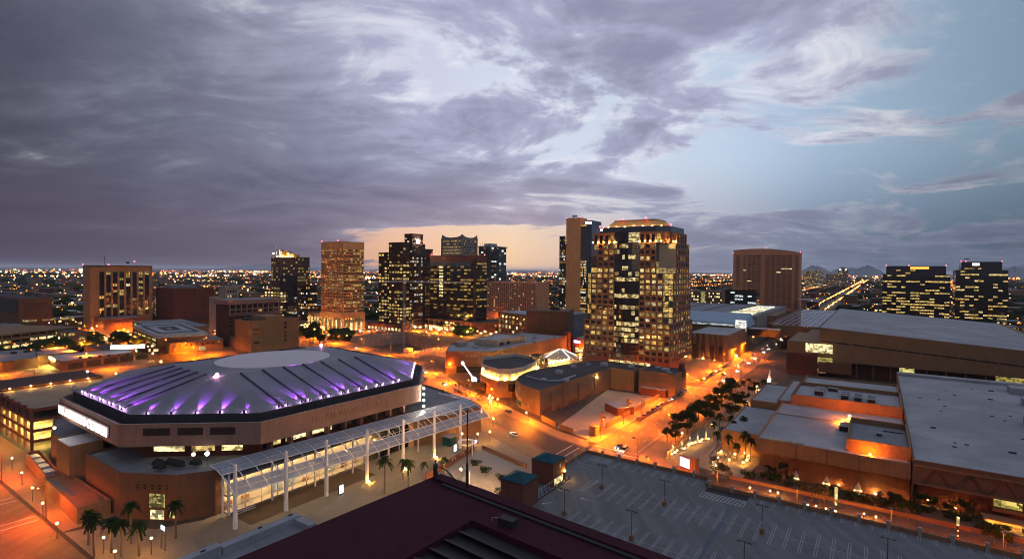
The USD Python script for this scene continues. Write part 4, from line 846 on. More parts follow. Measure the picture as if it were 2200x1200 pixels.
for e, n, s in ((-238, 296, 2.2), (-231, 300, 1.3), (-222, 318, 1.2), (-221, 350, 1.6), (-232, 366, 1.8), (-240, 380, 1.5), (-222, 384, 1.2)): MB().box(e, e + 1.8 * s, n, n + 1.4 * s, 13.9, 13.9 + .9 * s).put('rooftop_unit', 'grey_steel', PO)
for k in range(4): MB().box(-227.4 + k * .02, -226.0, 314 + k * 8, 318 + k * 8, 15.2, 16.8).put('penthouse_window', 'black', PO)
MB().box(-214.9, -214.7, 330, 345, 1, 6).put('lit_recess', 'lit_hot', PO)
RR = thing('red_restaurant', 'small red-lit restaurant with pink neon beside the big tower', 'restaurant', (-196, 400, 0)); block(RR, [(-214, 404), (-193, 396), (-190, 420), (-214, 424)], 0, 13, 'brick', 'roof_white', .5, .4)
a, b = np.array([-214, 404.0]), np.array([-193, 396.0]); u = unit(b - a); w = np.array([u[1], -u[0]])

MB().obox(a, u, w, 1.5, 9.5, .3, .6, 8.6, 11).put('neon_sign', 'sign_magenta', RR)
MB().obox(a, u, w, 3, 20, .05, .3, 1, 5).put('shopfront', 'lit_hot', RR)
MB().ball((*(a + u * 12 + w * 3), 4), .5, 1).put('porch_lamp', 'sodium_low', RR)
MB().prism(rect(-222, -217, 400, 408), 0, 17).put('brick_pylon', 'brick', None, 'tall red-brown brick pylon left of the pink neon restaurant', 'pylon')
# ------------------------------------------------------------------ towers
def FS(xl, xr, Y):
    """South face of a building from column xl to column xr, its left end Y metres ahead: west, east, north"""
    c = AT(xl, 580, Y)[:2]; lo, hi = 0.0, 400.0
    for _ in range(50):
        m = (lo + hi) / 2
        if PX(c[0] + m, c[1], EYE)[0] < xr: lo = m
        else: hi = m
    return c[0], c[0] + lo, c[1]
def zt(en, py): return ZAT(en, py)
def beacon(t, *pts):
    for p in pts: MB().ball(p, .8, 1).put('red_beacon', 'red_beacon', t)
def box_tower(t, e0, e1, n0, n1, z0, z1, nbs, nbe, nf, fm, gm, pw, sh, lit, lits=('lit', 'lit', 'lit_white'), d=.4, west=False, single=0, roof='roof_dark', band=True, pier=True, cap=2.0, capmat=None, low=.5, east_pw=None, east_pier=True):
    MB().prism(rect(e0, e1, n0, n1), z0, z1).put('glass_core', gm, t)
    f = Facade()
    f.face((e0, n0), (e1, n0), z0, z1, nbs, nf, pw, sh, d, lit, pier, band, low=low)
    f.face((e1, n0), (e1, n1), z0, z1, nbe, nf, east_pw or pw, sh, d, (lambda i, j: lit(i + 100, j)), pier and east_pier, band, low=low)
    if west: f.face((e0, n1), (e0, n0), z0, z1, nbe, nf, pw, sh, d, (lambda i, j: lit(i + 200, j)), pier, band, low=low)
    f.put(t, fm, gm, lits, single)
    if cap: block(t, rect(e0 - d, e1 + d, n0 - d, n1 + d), z1, z1 + cap, capmat or fm, roof, .8, .5, 'crown_wall', 'roof')
# ---- the big tower with the bowed glass front
CT = thing('granite_tower', 'large brown granite office tower with bowed glass front and golden lit crown', 'office tower', (-154, 400, 0))
e0, e1, n0, n1 = -188.0, -120.5, 373.5, 426.0
L = e1 - e0; ga, gb = e0 + .365 * L, e0 + .655 * L
tiers = [(8.4, 32.5, 0.0), (32.5, 68.3, 5.4), (68.3, 90.6, 10.8)]
fl = floors(.32, .92, .45, 11, 3)
fac = Facade(); corner = Facade()
for z0, z1, c in tiers:
    nf = max(1, round((z1 - z0) / 4.07)); P_ = [(e0 + c, n0), (e1 - c, n0), (e1 - c, n0 + c * .55), (e1 - .02, n0 + c), (e1, n1 - c), (e1 - c, n1), (e0 + c, n1), (e0, n1 - c), (e0, n0 + c)]
    if c == 0: P_ = rect(e0, e1, n0, n1)
    MB().prism(P_, z0, z1).put('glass_core', 'glass' if z0 < 60 else 'glass_grey', CT)
    nb = {0.0: 5, 5.4: 4, 10.8: 3}[c]; off = int(z0 / 4.07)
    pick = lambda k: (lambda i, j: fl(i + k, j + off))
    fac.face((e0 + c, n0), (ga, n0), z0, z1, nb, nf, .30, .40, .55, pick(0)); fac.face((gb, n0), (e1 - c, n0), z0, z1, nb, nf, .30, .40, .55, pick(20))
    fac.face((e1, n0 + c), (e1, n1 - c), z0, z1, 9 if c == 0 else 7, nf, .42, .40, .55, pick(40))
    if c:
        corner.face((e1 - c, n0), (e1 - c, n0 + c * .55), z0, z1, 1, nf, .08, .16, .12, pick(60)); corner.face((e1 - c, n0 + c * .55), (e1 - .02, n0 + c), z0, z1, 2, nf, .08, .16, .12, pick(70))
        corner.face((e0, n0 + c), (e0 + c, n0), z0, z1, 2, nf, .08, .16, .12, pick(80))
        MB().prism([(e1 - c, n0), (e1, n0 + c), (e1 - c, n0 + c)], z0 - .4, z0 + .2).put('setback_ledge', 'granite', CT); MB().prism([(e0 + c, n0), (e0, n0 + c), (e0 + c, n0 + c)], z0 - .4, z0 + .2).put('setback_ledge', 'granite', CT)
fac.put(CT, 'granite', 'glass', ('lit', 'lit', 'lit_dim'), 260); corner.put(CT, 'glass_grey', 'glass_grey', ('lit', 'lit_dim', 'lit'), 0, 'corner_mullions')
# bowed glass bay
bow = [(ga + (gb - ga) * t, n0 - 3.6 * math.sin(math.pi * t)) for t in np.linspace(0, 1, 9)]
MB().prism(bow + [(gb, n0 + 2), (ga, n0 + 2)], 4.2, 98.8).put('bow_glass', 'glass_grey', CT)
bf = Facade(); fb = floors(.14, .8, .34, 23, 3)
for i in range(8): bf.face(bow[i], bow[i + 1], 8.4, 90.6, 1, 20, .07, .30, .14, (lambda k, j, i=i: fb(i, j)))
bf.face(bow[0], bow[1], 90.6, 98.8, 1, 2, .07, .2, .14)
for i in range(1, 8): bf.face(bow[i], bow[i + 1], 90.6, 98.8, 1, 2, .07, .2, .14, (lambda k, j, i=i: 0 if i > 4 else None))
bf.put(CT, 'glass_brown', 'glass', ('lit', 'lit_dim', 'lit'), 0, 'bow_mullions')
# red granite base with arcade, tall windows above it
MB().prism(rect(e0 - .7, e1 + .7, n0 - .7, n1 + .7), 0, 8.4).put('base', 'granite_red', CT)
for k in range(14):
    x = e0 + 2 + k * 4.75
    MB().box(x, x + 3.1, n0 - .78, n0 - .71, 4.9, 7.4).put('base_window', 'glass', CT)
    if 4 <= k <= 10: MB().box(x - .2, x + 3.9, n0 - .80, n0 - .71, .4, 3.2).put('lobby_window', 'lit_hot', CT)
for k in range(9): MB().box(e1 + .71, e1 + .78, n0 + 3 + k * 5.4, n0 + 6.2 + k * 5.4, 4.9, 7.4).put('base_window', 'glass', CT)
MB().box(e0 - .9, e1 + .9, n0 - .9, n1 + .9, 8.2, 8.75).put('cornice', 'granite_red', CT)
# top storey with tall openings, uplights, dark attic and golden crown
for (a, b), nb in (((e0 + 7.0, ga), 4), ((gb, e1 - 7.0), 4)):
    q = Facade(); q.face((a, n0 + .4), (b, n0 + .4), 90.6, 98.8, nb, 1, .34, .26, 1.0, (lambda i, j: 0 if i == 3 else None), low=.15); MB().prism(rect(a, b, n0 + .42, n0 + 6), 90.6, 98.8).put('loggia', 'granite', CT)
    q.put(CT, 'granite', 'glass', ('lit',), 8, 'loggia_frame')
    for i in range(nb + 1):
        x = a + (b - a) * i / nb; MB().ball((x, n0 - .9, 91.7), .34, 1).put('uplight', 'warm_bulb', CT)
q = Facade(); q.face((e1 - 3.0, n0 + 9), (e1 - 3.0, n1 - 9), 90.6, 98.8, 6, 1, .4, .26, 1.0, low=.15); MB().prism(rect(e1 - 12, e1 - 3.02, n0 + 9, n1 - 9), 90.6, 98.8).put('loggia', 'granite', CT); q.put(CT, 'granite', 'glass', ('lit',), 6, 'loggia_frame')
for n in (n0 + 9, n0 + 15): MB().ball((e1 - 1.4, n, 91.7), .34, 1).put('uplight', 'warm_bulb', CT)
MB().prism(rect(e0 + 6, e1 - 4, n0 + 3, n1 - 4), 90.0, 98.7).put('attic_core', 'granite', CT)
at_ = [(e0 + 11, n0 + 3), (e1 - 12, n0 + 3), (e1 - 4.5, n0 + 12), (e1 - 4.5, n1 - 8), (e1 - 12, n1 - 4), (e0 + 11, n1 - 4), (e0 + 6, n1 - 9), (e0 + 6, n0 + 9)]
MB().prism(at_, 98.8, 103.2).put('attic', 'glass_grey', CT)
cr0 = inset(at_, 5.5); cr1 = inset(at_, 12.0); m = MB(); cr1 = ccw_from(cr1, cr0)
for i in range(len(cr0)):
    a, b, c, d = cr0[i], cr0[(i + 1) % len(cr0)], cr1[(i + 1) % len(cr0)], cr1[i]; m.quad((*a, 103.2), (*b, 103.2), (*c, 108.6), (*d, 108.6))
m.put('crown', 'copper', CT); MB().prism(inset(at_, 11.7), 108.6, 109.3).put('crown_lid', 'granite', CT)
for i in range(len(cr0)):
    a, b = np.array(cr0[i]), np.array(cr0[(i + 1) % len(cr0)]); c, d = np.array(cr1[(i + 1) % len(cr0)]), np.array(cr1[i]); L_ = np.linalg.norm(b - a); k = int(L_ / 1.5)
    for q in range(k):
        t = (q + .5) / k; MB().tube((*(a + (b - a) * t), 103.3), (*(d + (c - d) * t), 108.6), .16, 4, cap=False).put('crown_rib', 'copper', CT)
    kk = max(1, int(L_ / 6))
    for q in range(kk): p = a + (b - a) * (q + .5) / kk; o = unit(p - np.mean(np.array(cr0), 0)); MB().ball((*(p + o * 1.6), 103.6), .17, 1).put('crown_lamp', 'yellow_bulb', CT)
beacon(CT, (at_[0][0], at_[0][1], 104), (at_[2][0], at_[2][1], 104), (e0 + 25, n0 + 14, 110), (e1 - 24, n0 + 14, 110))
MB().box(at_[0][0] + .3, at_[0][0] + 2.2, n0 + 2.7, n0 + 2.95, 100.5, 102.2).put('logo_sign', 'sign_white', CT)
# ---- slab-cored tower behind it
CH = thing('slab_tower', 'very tall dark glass tower with a windowless tan slab rising up its middle', 'office tower', (-390, 715, 0))
a0, a1, an_ = FS(1217, 1247, 790)
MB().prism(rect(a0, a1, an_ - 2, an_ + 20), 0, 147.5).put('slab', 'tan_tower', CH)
b0, b1, bn = FS(1200, 1218, 790); b1 = a0
box_tower(CH, b0, b1, bn + 2, bn + 30, 0, 121, 4, 4, 30, 'glass_brown', 'glass', .10, .32, floors(.18, .75, .35, 31, 3), ('lit', 'lit', 'lit_white'), .2, cap=0)
c0, c1 = a1, FS(1247, 1277, 790)[1]
box_tower(CH, c0, c1 - 8, an_ + 1, an_ + 34, 0, 138, 5, 5, 34, 'glass_brown', 'glass', .10, .32, floors(.25, .85, .45, 32, 3), ('lit', 'lit', 'lit_white'), .2, cap=0)
MB().prism(rect(c0, c1 - 4.5, an_ + .2, an_ + 30), 84, 134).put('reflecting_glass', 'glass_grey', CH)
MB().prism(rect(c1 - 8, c1, an_ + 2, an_ + 34), 0, 143).put('east_glass', 'glass_blue', CH)
MB().box(c0 + 6, c1 - .5, an_ + 1.4, an_ + 1.9, 137.5, 141).put('rooftop_sign', 'sign_white', CH)
MB().tube((a0 + 8, an_ + 6, 147.5), (a0 + 8, an_ + 6, 153), .4).put('mast', 'black', CH); MB().box(a0 + 7, a0 + 14, an_ + 4, an_ + 6, 149.5, 151.5).put('dish', 'black', CH)
beacon(CH, (a0 + .5, an_ - 1, 148.2), (c1 - 6, an_ + 8, 145), (a1 - 1, an_, 148.2))
# ---- striped concrete slab on the left
TS = thing('striped_tower', 'tan concrete tower with tall dark vertical window strips, at the left of the skyline', 'office tower', (-745, 255, 0))
e0, e1, n0, n1 = FP(178, 194, 327, 600)
MB().prism(rect(e0, e1, n0, n1), 0, 71.5).put('wall', 'tan_mid', TS)
f = Facade(); L_ = n1 - n0; la = n0 + .115 * L_; lb = n0 + .955 * L_
MB().box(e1, e1 + .05, la, lb, 13, 64.5).put('dark_strip', 'glass', TS)
f.face((e1 + .06, la), (e1 + .06, lb), 13, 64.5, 8, 15, .28, .10, 1.3, (lambda i, j, r=random.Random(5): 0 if r.random() < (.7 if j == 14 else .13) else None), band=False)
f.put(TS, 'tan_mid', 'glass', ('lit',), 120)
for k in range(24): MB().box(e1 + .1, e1 + .5, la + (k + .5) * (lb - la) / 24 - .12, la + (k + .5) * (lb - la) / 24 + .12, 13, 64.5).put('fin', 'dark_metal', TS)
MB().prism(rect(e0 - .2, e1 + 1.4, n0 - .2, n1 + .2), 71.504, 72.0).put('roof', 'roof_dark', TS)
for k in range(9): MB().box(e1 + .06, e1 + 1.36, la + (k - .14) * (lb - la) / 8, la + (k + .14) * (lb - la) / 8, 0, 13).put('leg', 'tan_mid', TS)
p = EN(300, 712, 0); block(TS, rect(e1 + 2, e1 + 34, n0 + 2, n0 + 42), 0, 13.0, 'tan_dark', 'roof_grey', .6, .5, 'podium_wall', 'podium_roof')
MB().tube((e0 + 8, n0 + 18, 72), (e0 + 8, n0 + 18, 84), .25).put('mast', 'black', TS); MB().ball((e1 - 4, n0 + 38, 75.5), 1.8, 1, (1, 1, .7)).put('dish', 'black', TS)
beacon(TS, (e0, n0, 72.8), (e1 - 2, n0 + 18, 72.8), (e1 - 2, n0 + 44, 77))
# ---- windowless red-brown block
RB = thing('windowless_block', 'plain windowless red-brown block right of the striped tower', 'building', (-720, 320, 0))
e0, e1, n0, n1 = FP(335, 374, 460, 640); block(RB, rect(e0, e1, n0, n1), 0, 45, 'brick_brown', 'roof_grey', .9, .6)
for k in range(1, 4): MB().box(e1, e1 + .12, n0 + k * (n1 - n0) / 4 - .15, n0 + k * (n1 - n0) / 4 + .15, 0, 44.6).put('wall_joint', 'brick_dark', RB)
MB().box(e0 + 6, e0 + 26, n0 + 8, n0 + 36, 44, 48).put('plant_room', 'roof_grey', RB)
# ---- old brick hotel with the arcaded top
LU = thing('arcaded_brick_building', 'dark brick office block with pale arched windows under a wide cornice', 'building', (-478, 268, 0))
e0, e1, n0, n1 = FP(482, 491, 600, 470); e0 = e1 - 22
MB().prism(rect(e0, e1, n0, n1), 0, 37.5).put('wall', 'brick_dark', LU); MB().prism(rect(e0 - 1.6, e1 + 1.6, n0 - 1.6, n1 + 1.6), 37.5, 41.2).put('cornice', 'pinkstone', LU); MB().prism(rect(e0 - 1, e1 + 1, n0 - 1, n1 + 1), 41.204, 41.5).put('roof', 'roof_grey', LU)
nb = 9; bw = (n1 - n0 - 2) / nb
MB().box(e1, e1 + .5, n0, n1, 28.6, 29.5).put('sill_band', 'pinkstone', LU); MB().box(e1, e1 + .9, n0, n1, 27.2, 27.9).put('string_course', 'pinkstone', LU)
for i in range(nb + 1): MB().box(e1, e1 + .6, n0 + 1 + i * bw - .5, n0 + 1 + i * bw + .5, 29.5, 37.5).put('pilaster', 'pinkstone', LU)
for i in range(nb):
    a = n0 + 1 + (i + .18) * bw; b = n0 + 1 + (i + .82) * bw
    MB().box(e1 + .02, e1 + .1, a, b, 30, 32.2).put('window', 'lit' if i == 5 else 'glass', LU); MB().box(e1, e1 + .35, a, b, 32.3, 33.4).put('spandrel', 'pinkstone', LU)
    arc = [(a, 33.5), (b, 33.5), (b, 35)] + [((a + b) / 2 + (b - a) / 2 * math.cos(t), 35 + (b - a) / 2 * math.sin(t)) for t in np.linspace(.4, math.pi - .4, 5)] + [(a, 35)]
    v = np.array([[e1 + .1, y, z] for y, z in arc]); MB().add(v, [[0, k, k + 1] for k in range(1, len(v) - 1)]).put('arched_window', 'glass', LU)
f = Facade(); f.face((e1, n0), (e1, n1), 6, 27, 10, 6, .6, .5, .12, floors(.01, .02, .5, 3)); f.put(LU, 'brick_dark', 'glass', ('lit_dim',), 60)
block(LU, rect(e0 + 6, e1 + 9, n0 + 1, n0 + 20), 0, 9, 'conc_warm', 'roof_grey', .4, .4, 'annex_wall', 'annex_roof')
for k in range(6): MB().box(e1 + 9.01, e1 + 9.08, n0 + 2.4 + 3 * k, n0 + 3.6 + 3 * k, 5.2, 7.2).put('annex_window', 'glass', LU)
LW = thing('pale_old_tower', 'narrow pale stone tower with two lit windows behind the arcaded brick building', 'tower', (-540, 290, 0))
e0, e1, n0, n1 = FP(476, 484, 513, 540); MB().prism(rect(e0 - 6, e1, n0, n1), 0, zt((e1, n0), 616)).put('wall', 'conc', LW); z_ = zt((e1, n0), 616)
MB().prism(rect(e0 - 6.6, e1 + .6, n0 - .6, n1 + .6), z_ - 1, z_ + .5).put('cornice', 'conc', LW)
for k in range(4):
    for j in range(3): MB().box(e1 + .02, e1 + .1, n0 + 2 + k * (n1 - n0 - 3) / 4, n0 + 2 + (k + .5) * (n1 - n0 - 3) / 4, z_ - 6 - j * 5, z_ - 3.4 - j * 5).put('window', 'lit_hot' if (k, j) in ((0, 1), (1, 1), (0, 2)) else 'glass', LW)
MB().prism(rect(e1, e1 + 5, n0 + 2, n1 + 8), 0, z_ - 14).put('lower_wall', 'conc', LW); MB().prism(rect(e0 - 9, e1 - 2, n0 - 8, n0 - .7), 0, z_ - 10).put('side_wing', 'conc', LW)
# ---- banded tan block
LT2 = thing('banded_tan_building', 'low tan building with thin horizontal lines and a column of dark windows', 'building', (-430, 262, 0))
e0, e1, n0, n1 = FP(522, 540, 642, 440); e0 = e1 - 26; block(LT2, rect(e0, e1, n0, n1), 0, 26.2, 'tan', 'roof_dark', 1.2, .5)
MB().prism(rect(e0 + 3, e1 - .3, n0 + 13, n1 - 14), 25, 29).put('upper_storey', 'tan', LT2)
for k in range(6): MB().box(e1, e1 + .25, n0, n1, 5 + 3.7 * k, 5.35 + 3.7 * k).put('line_band', 'conc_warm', LT2); MB().box(e0, e1, n0 - .25, n0, 5 + 3.7 * k, 5.35 + 3.7 * k).put('line_band', 'conc_warm', LT2)
for k in range(5): MB().box(e1 + .02, e1 + .1, n1 - 14.4, n1 - 11.8, 6 + 3.7 * k, 8.4 + 3.7 * k).put('dark_window', 'glass', LT2)
for z in (18.2, 14.4, 7): MB().box(e1 + .02, e1 + .1, n0 + 2, n0 + 7, z, z + 1.3).put('window', 'glass_brown', LT2)
MB().ball((e0 + 8, n0 + 5, 26.5), 3, 1, (1, 1, .5)).put('dish', 'black', LT2)
# ---- city hall with the golden crown
CI = thing('gold_crowned_tower', 'brown stepped tower with curved gold lit crown and thin spire', 'tower', (-700, 450, 0))
e0, e1, n0, n1 = FP(583, 640, 665, 720); lf = floors(.12, .6, .3, 51, 3)
box_tower(CI, e0, e1, n0, n1, 0, 84, 11, 6, 21, 'tan_dark', 'glass_brown', .30, .42, lf, ('lit', 'lit_dim', 'lit'), .35, capmat='tan_dark', cap=1.6)
box_tower(CI, e0 - 2, e1 - 20, n0 - 9, n0 - .5, 0, 38, 6, 2, 10, 'tan_dark', 'glass_brown', .26, .42, floors(.35, .95, .5, 52, 2), ('lit', 'lit_hot'), .3, cap=1)
box_tower(CI, e1 - 34, e1 - 1, n0 - 5, n0 - .6, 0, 60, 5, 1, 15, 'glass_brown', 'glass', .12, .36, floors(.05, .5, .2, 53, 2), ('lit', 'lit_white'), .2, cap=0)
box_tower(CI, e1 + .5, e1 + 16, n0 + 4, n1, 0, 46, 4, 4, 12, 'glass_brown', 'glass', .2, .4, floors(.1, .6, .3, 54, 2), ('lit', 'lit_white'), .3, cap=1)
cx, cy = (e0 + e1) / 2, (n0 + n1) / 2
for (x0, x1, h0, h1) in ((.18, .52, 11, 7.5), (.48, .82, 8, 3.2)):
    a_ = e0 + x0 * (e1 - e0); b_ = e0 + x1 * (e1 - e0); m = MB(); k = 10
    v0 = [(a_ + (b_ - a_) * t, n0 + 4 - 2.5 * math.sin(math.pi * t), 85.6) for t in np.linspace(0, 1, k)]; v1 = [(p[0], p[1], 85.6 + h0 + (h1 - h0) * t + 1.6 * (2 * t - 1) ** 2) for p, t in zip(v0, np.linspace(0, 1, k))]
    m.add(np.vstack([v0, v1]), [[i, i + 1, k + i + 1, k + i] for i in range(k - 1)]); m.add(np.vstack([np.array(v0) + [0, 6, 0], np.array(v1) + [0, 6, -1]]), [[i + 1, i, k + i, k + i + 1] for i in range(k - 1)]); m.put('curved_crown', 'copper', CI)
    for t in (.2, .5, .8): MB().ball((a_ + (b_ - a_) * t, n0 - .4, 86.6), .3, 1).put('crown_lamp', 'yellow_bulb', CI)
m = MB(); m.tube((e0 + 10, n0 + 2, 84), (e0 + 10, n0 + 2, 108), .55, 5, .1); m.put('spire', 'grey_steel', CI)
MB().ball((e0 + 7, n0 - 1, 91), 1.0, 1).put('spire_lamp', 'white_bulb', CI)
# ---- the pale grid tower
WF = thing('pale_grid_tower', 'tan tower of small square windows with a blank top band and lit arcade below', 'office tower', (-510, 392, 0))
e0, e1, n0, n1 = FP(691, 738, 781, 591)
lw = floors(.22, .75, .4, 61, 3)
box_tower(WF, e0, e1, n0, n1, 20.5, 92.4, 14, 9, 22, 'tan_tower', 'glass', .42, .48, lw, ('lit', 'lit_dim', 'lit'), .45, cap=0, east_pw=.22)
for j in range(23): MB().box(e0 - .6, e1 + 1.2, n0 - 1.2, n1 + .6, 20.5 + 3.268 * j - .25, 20.5 + 3.268 * j + .2).put('floor_edge', 'tan_tower', WF)
MB().prism(rect(e0 - .5, e1 + .5, n0 - .5, n1 + .5), 92.4, 100.7).put('top_band', 'tan_tower', WF); MB().prism(rect(e0, e1, n0, n1), 0, 20.3).put('base_core', 'lit_dim', WF)
for i in range(6): MB().box(e0 + i * (e1 - e0) / 5 - .8, e0 + i * (e1 - e0) / 5 + .8, n0 - 2, n0 + .2, 0, 20.5).put('arcade_pier', 'tan_tower', WF)
for i in range(5): MB().box(e1 - .2, e1 + 2, n0 + i * (n1 - n0) / 4 - .8, n0 + i * (n1 - n0) / 4 + .8, 0, 20.5).put('arcade_pier', 'tan_tower', WF)
MB().box(e0 - .9, e1 + 2, n0 - 2, n1, 14.5, 20.4).put('arcade_lintel', 'tan_tower', WF)
for i in range(5): MB().box(e0 + (i + .3) * (e1 - e0) / 5, e0 + (i + .75) * (e1 - e0) / 5, n0 - .12, n0 - .02, .4, 13).put('lobby_window', 'lit_hot', WF)
for i in range(4): MB().box(e1 + .02, e1 + .12, n0 + (i + .3) * (n1 - n0) / 4, n0 + (i + .75) * (n1 - n0) / 4, .4, 9).put('lobby_window', 'lit_hot', WF)
block(WF, rect(e0 - 24, e0 - 1, n0 - 2, n0 + 16), 0, 19, 'tan', 'roof_dark', .6, .5, 'side_hall', 'side_roof')
for i in range(4): MB().box(e0 - 22 + 5.4 * i, e0 - 19 + 5.4 * i, n0 - 2.1, n0 - 2.02, 2, 14.5).put('tall_lit_window', 'lit_hot', WF)
beacon(WF, (e0, n0, 101.6), (e1 - 10, n0, 101.6))
# ---- stepped dark tower
SD = thing('stepped_dark_tower', 'dark red-brown tower stepping up in blocks, with scattered lit windows', 'office tower', (-467, 450, 0))
e0, e1, n0, n1 = FP(811, 866, 928, 605); ls = floors(.15, .8, .42, 71, 3); w_ = e1 - e0; h_ = n1 - n0
box_tower(SD, e0, e0 + .34 * w_, n0 + 2, n0 + 26, 0, 88.5, 3, 4, 23, 'brick_dark', 'glass_brown', .22, .45, floors(.4, .9, .4, 72, 3), ('lit', 'lit_dim', 'lit'), .3, cap=1.2, capmat='brick_dark')
box_tower(SD, e0 + .46 * w_, e1 - .4, n0, n0 + 30, 0, 99, 5, 6, 26, 'brick_dark', 'glass_brown', .22, .45, ls, ('lit', 'lit_dim', 'lit'), .3, cap=2, capmat='brick_dark')
MB().prism(rect(e0 + .34 * w_ + .4, e0 + .46 * w_ - .3, n0 + 4, n0 + 26), 0, 90).put('dark_recess', 'glass', SD)
box_tower(SD, e1 - 10, e1 + 2, n0 + 12, n0 + .62 * h_, 0, 108, 3, 5, 28, 'brick_dark', 'glass_brown', .22, .45, floors(.1, .6, .3, 73, 3), ('lit', 'lit_white', 'lit'), .3, cap=3.5, capmat='brick_dark')
MB().prism(rect(e1 - 12, e1 + 2.4, n0 + .62 * h_ + .4, n0 + .70 * h_), 0, 100).put('dark_recess', 'glass', SD)
box_tower(SD, e1 - 10, e1 + 1, n0 + .71 * h_, n1, 0, 93, 3, 5, 24, 'brick_dark', 'glass_brown', .22, .45, floors(.15, .7, .35, 74, 3), ('lit', 'lit_dim', 'lit'), .3, cap=1.5, capmat='brick_dark')
MB().ball((e1 + 3, n0 + .45 * h_, 103), 1.2, 1, (1, 1, 1.8)).put('crown_lamp', 'white_bulb', SD)
beacon(SD, (e1 + 2.5, n1 - 3, 88))
block(SD, rect(e0 - 6, e1 + 10, n0 - 10, n0 - .6), 0, 7, 'brick', 'roof_dark', .5, .5, 'podium_wall', 'podium_roof')
for k in range(10): MB().box(e0 - 4 + k * 5.6, e0 - .6 + k * 5.6, n0 - 10.1, n0 - 10.02, .5, 3.6).put('shop_window', 'lit_hot', SD)
# ---- black glass tower with the brick top
DG = thing('black_glass_tower', 'wide black glass tower with lit floors and a brick-red top band', 'office tower', (-418, 480, 0))
e0, e1, n0, n1 = FP(905, 1020, 1046, 601); lg = floors(.10, .62, .45, 81, 3)
box_tower(DG, e0, e1, n0, n1, 11.5, 79, 16, 5, 18, 'glass_brown', 'glass', .06, .48, lg, ('lit', 'lit_dim', 'lit'), .25, cap=0)
MB().prism(rect(e0 - .3, e1 + .3, n0 - .3, n1 + .3), 79, 86.8).put('top_band', 'brick', DG); MB().prism(rect(e0 + 4, e1 - 6, n0 - .9, n0 - .32), 74.5, 79).put('clerestory', 'glass_grey', DG)
MB().prism(rect(e1 - 1.6, e1 + .9, n0 - .9, n0 + 1.6), 0, 82).put('corner_pier', 'brick_dark', DG)
for j in range(11): MB().box(e0 + .36 * (e1 - e0), e0 + .43 * (e1 - e0), n0 - .7, n0 - .32, 38 + j * 3.75, 40.3 + j * 3.75).put('lit_lift_lobby', 'lit_hot', DG)
block(DG, [(e0 - 4, n0 - 9), (e1 - 12, n0 - 9), (e1 + 6, n0 - 13), (e1 + 18, n0 - 6), (e1 + 30, n0 + 6), (e1 + 30, n1), (e0 - 4, n1)], 0, 12, 'brick', 'roof_dark', .7, .6, 'podium_wall', 'podium_roof')
for k in range(9): MB().box(e0 - 2 + k * 8, e0 + 4.4 + k * 8, n0 - 9.1, n0 - 9.02, 6, 10.4).put('podium_window', 'glass', DG); MB().box(e0 - 2 + k * 8, e0 + 3.4 + k * 8, n0 - 9.1, n0 - 9.02, .4, 4.2).put('shop_window', 'lit_hot', DG)
beacon(DG, (e0 + 8, n1 - 2, 87.6), (e1 - 2, n1 - 2, 87.6))
# ---- pale tower with horned corners
QW = thing('horned_pale_tower', 'pale tower with upturned roof corners rising behind the black glass tower', 'office tower', (-535, 635, 0))
e0, e1, n0, n1 = FP(949, 993, 1025, 800); lq = floors(.5, .95, .7, 91, 2)
MB().prism(rect(e0, e1, n0, n1), 0, 119).put('wall', 'conc', QW)
f = Facade(); f.face((e0 + 3, n0), (e1 - 2, n0), 70, 116, 14, 10, .34, .5, .4, lq); f.put(QW, 'conc', 'glass', ('lit_dim', 'lit')); f = Facade(); f.face((e1, n0 + 3), (e1, n1 - 3), 70, 116, 10, 10, .34, .5, .4, floors(.12, .5, .2, 92, 2)); f.put(QW, 'conc', 'glass', ('lit_dim', 'lit'))
for (a, b) in (((e0, n0), (e1, n0)), ((e1, n0), (e1, n1))):
    a, b = np.array(a), np.array(b); v = []; k = 12
    for t in np.linspace(0, 1, k): p = a + (b - a) * t; v.append((*p, 118.8))
    for t in np.linspace(0, 1, k): p = a + (b - a) * t; v.append((*p, 119.2 + 4.6 * abs(2 * t - 1) ** 3))
    c_ = np.array([(e0 + e1) / 2, (n0 + n1) / 2]); v2 = [(*(np.array(p[:2]) + unit(c_ - np.array(p[:2])) * 1.2), p[2]) for p in v]
    m = MB(); fs = [[i, i + 1, k + i + 1, k + i] for i in range(k - 1)]; m.add(v, fs); m.add(v2, [q[::-1] for q in fs]); m.add(v[k:] + v2[k:], fs); m.put('horned_parapet', 'conc', QW)
for p in ((e1 - 1, n0 - .4), (e1 + .4, n1 - 2), (e0 + 1, n0 - .4)): MB().box(p[0] - 1.2, p[0] + 1.2, p[1] - 1.2, p[1] + 1.2, 60, 119).put('corner_pier', 'conc', QW)
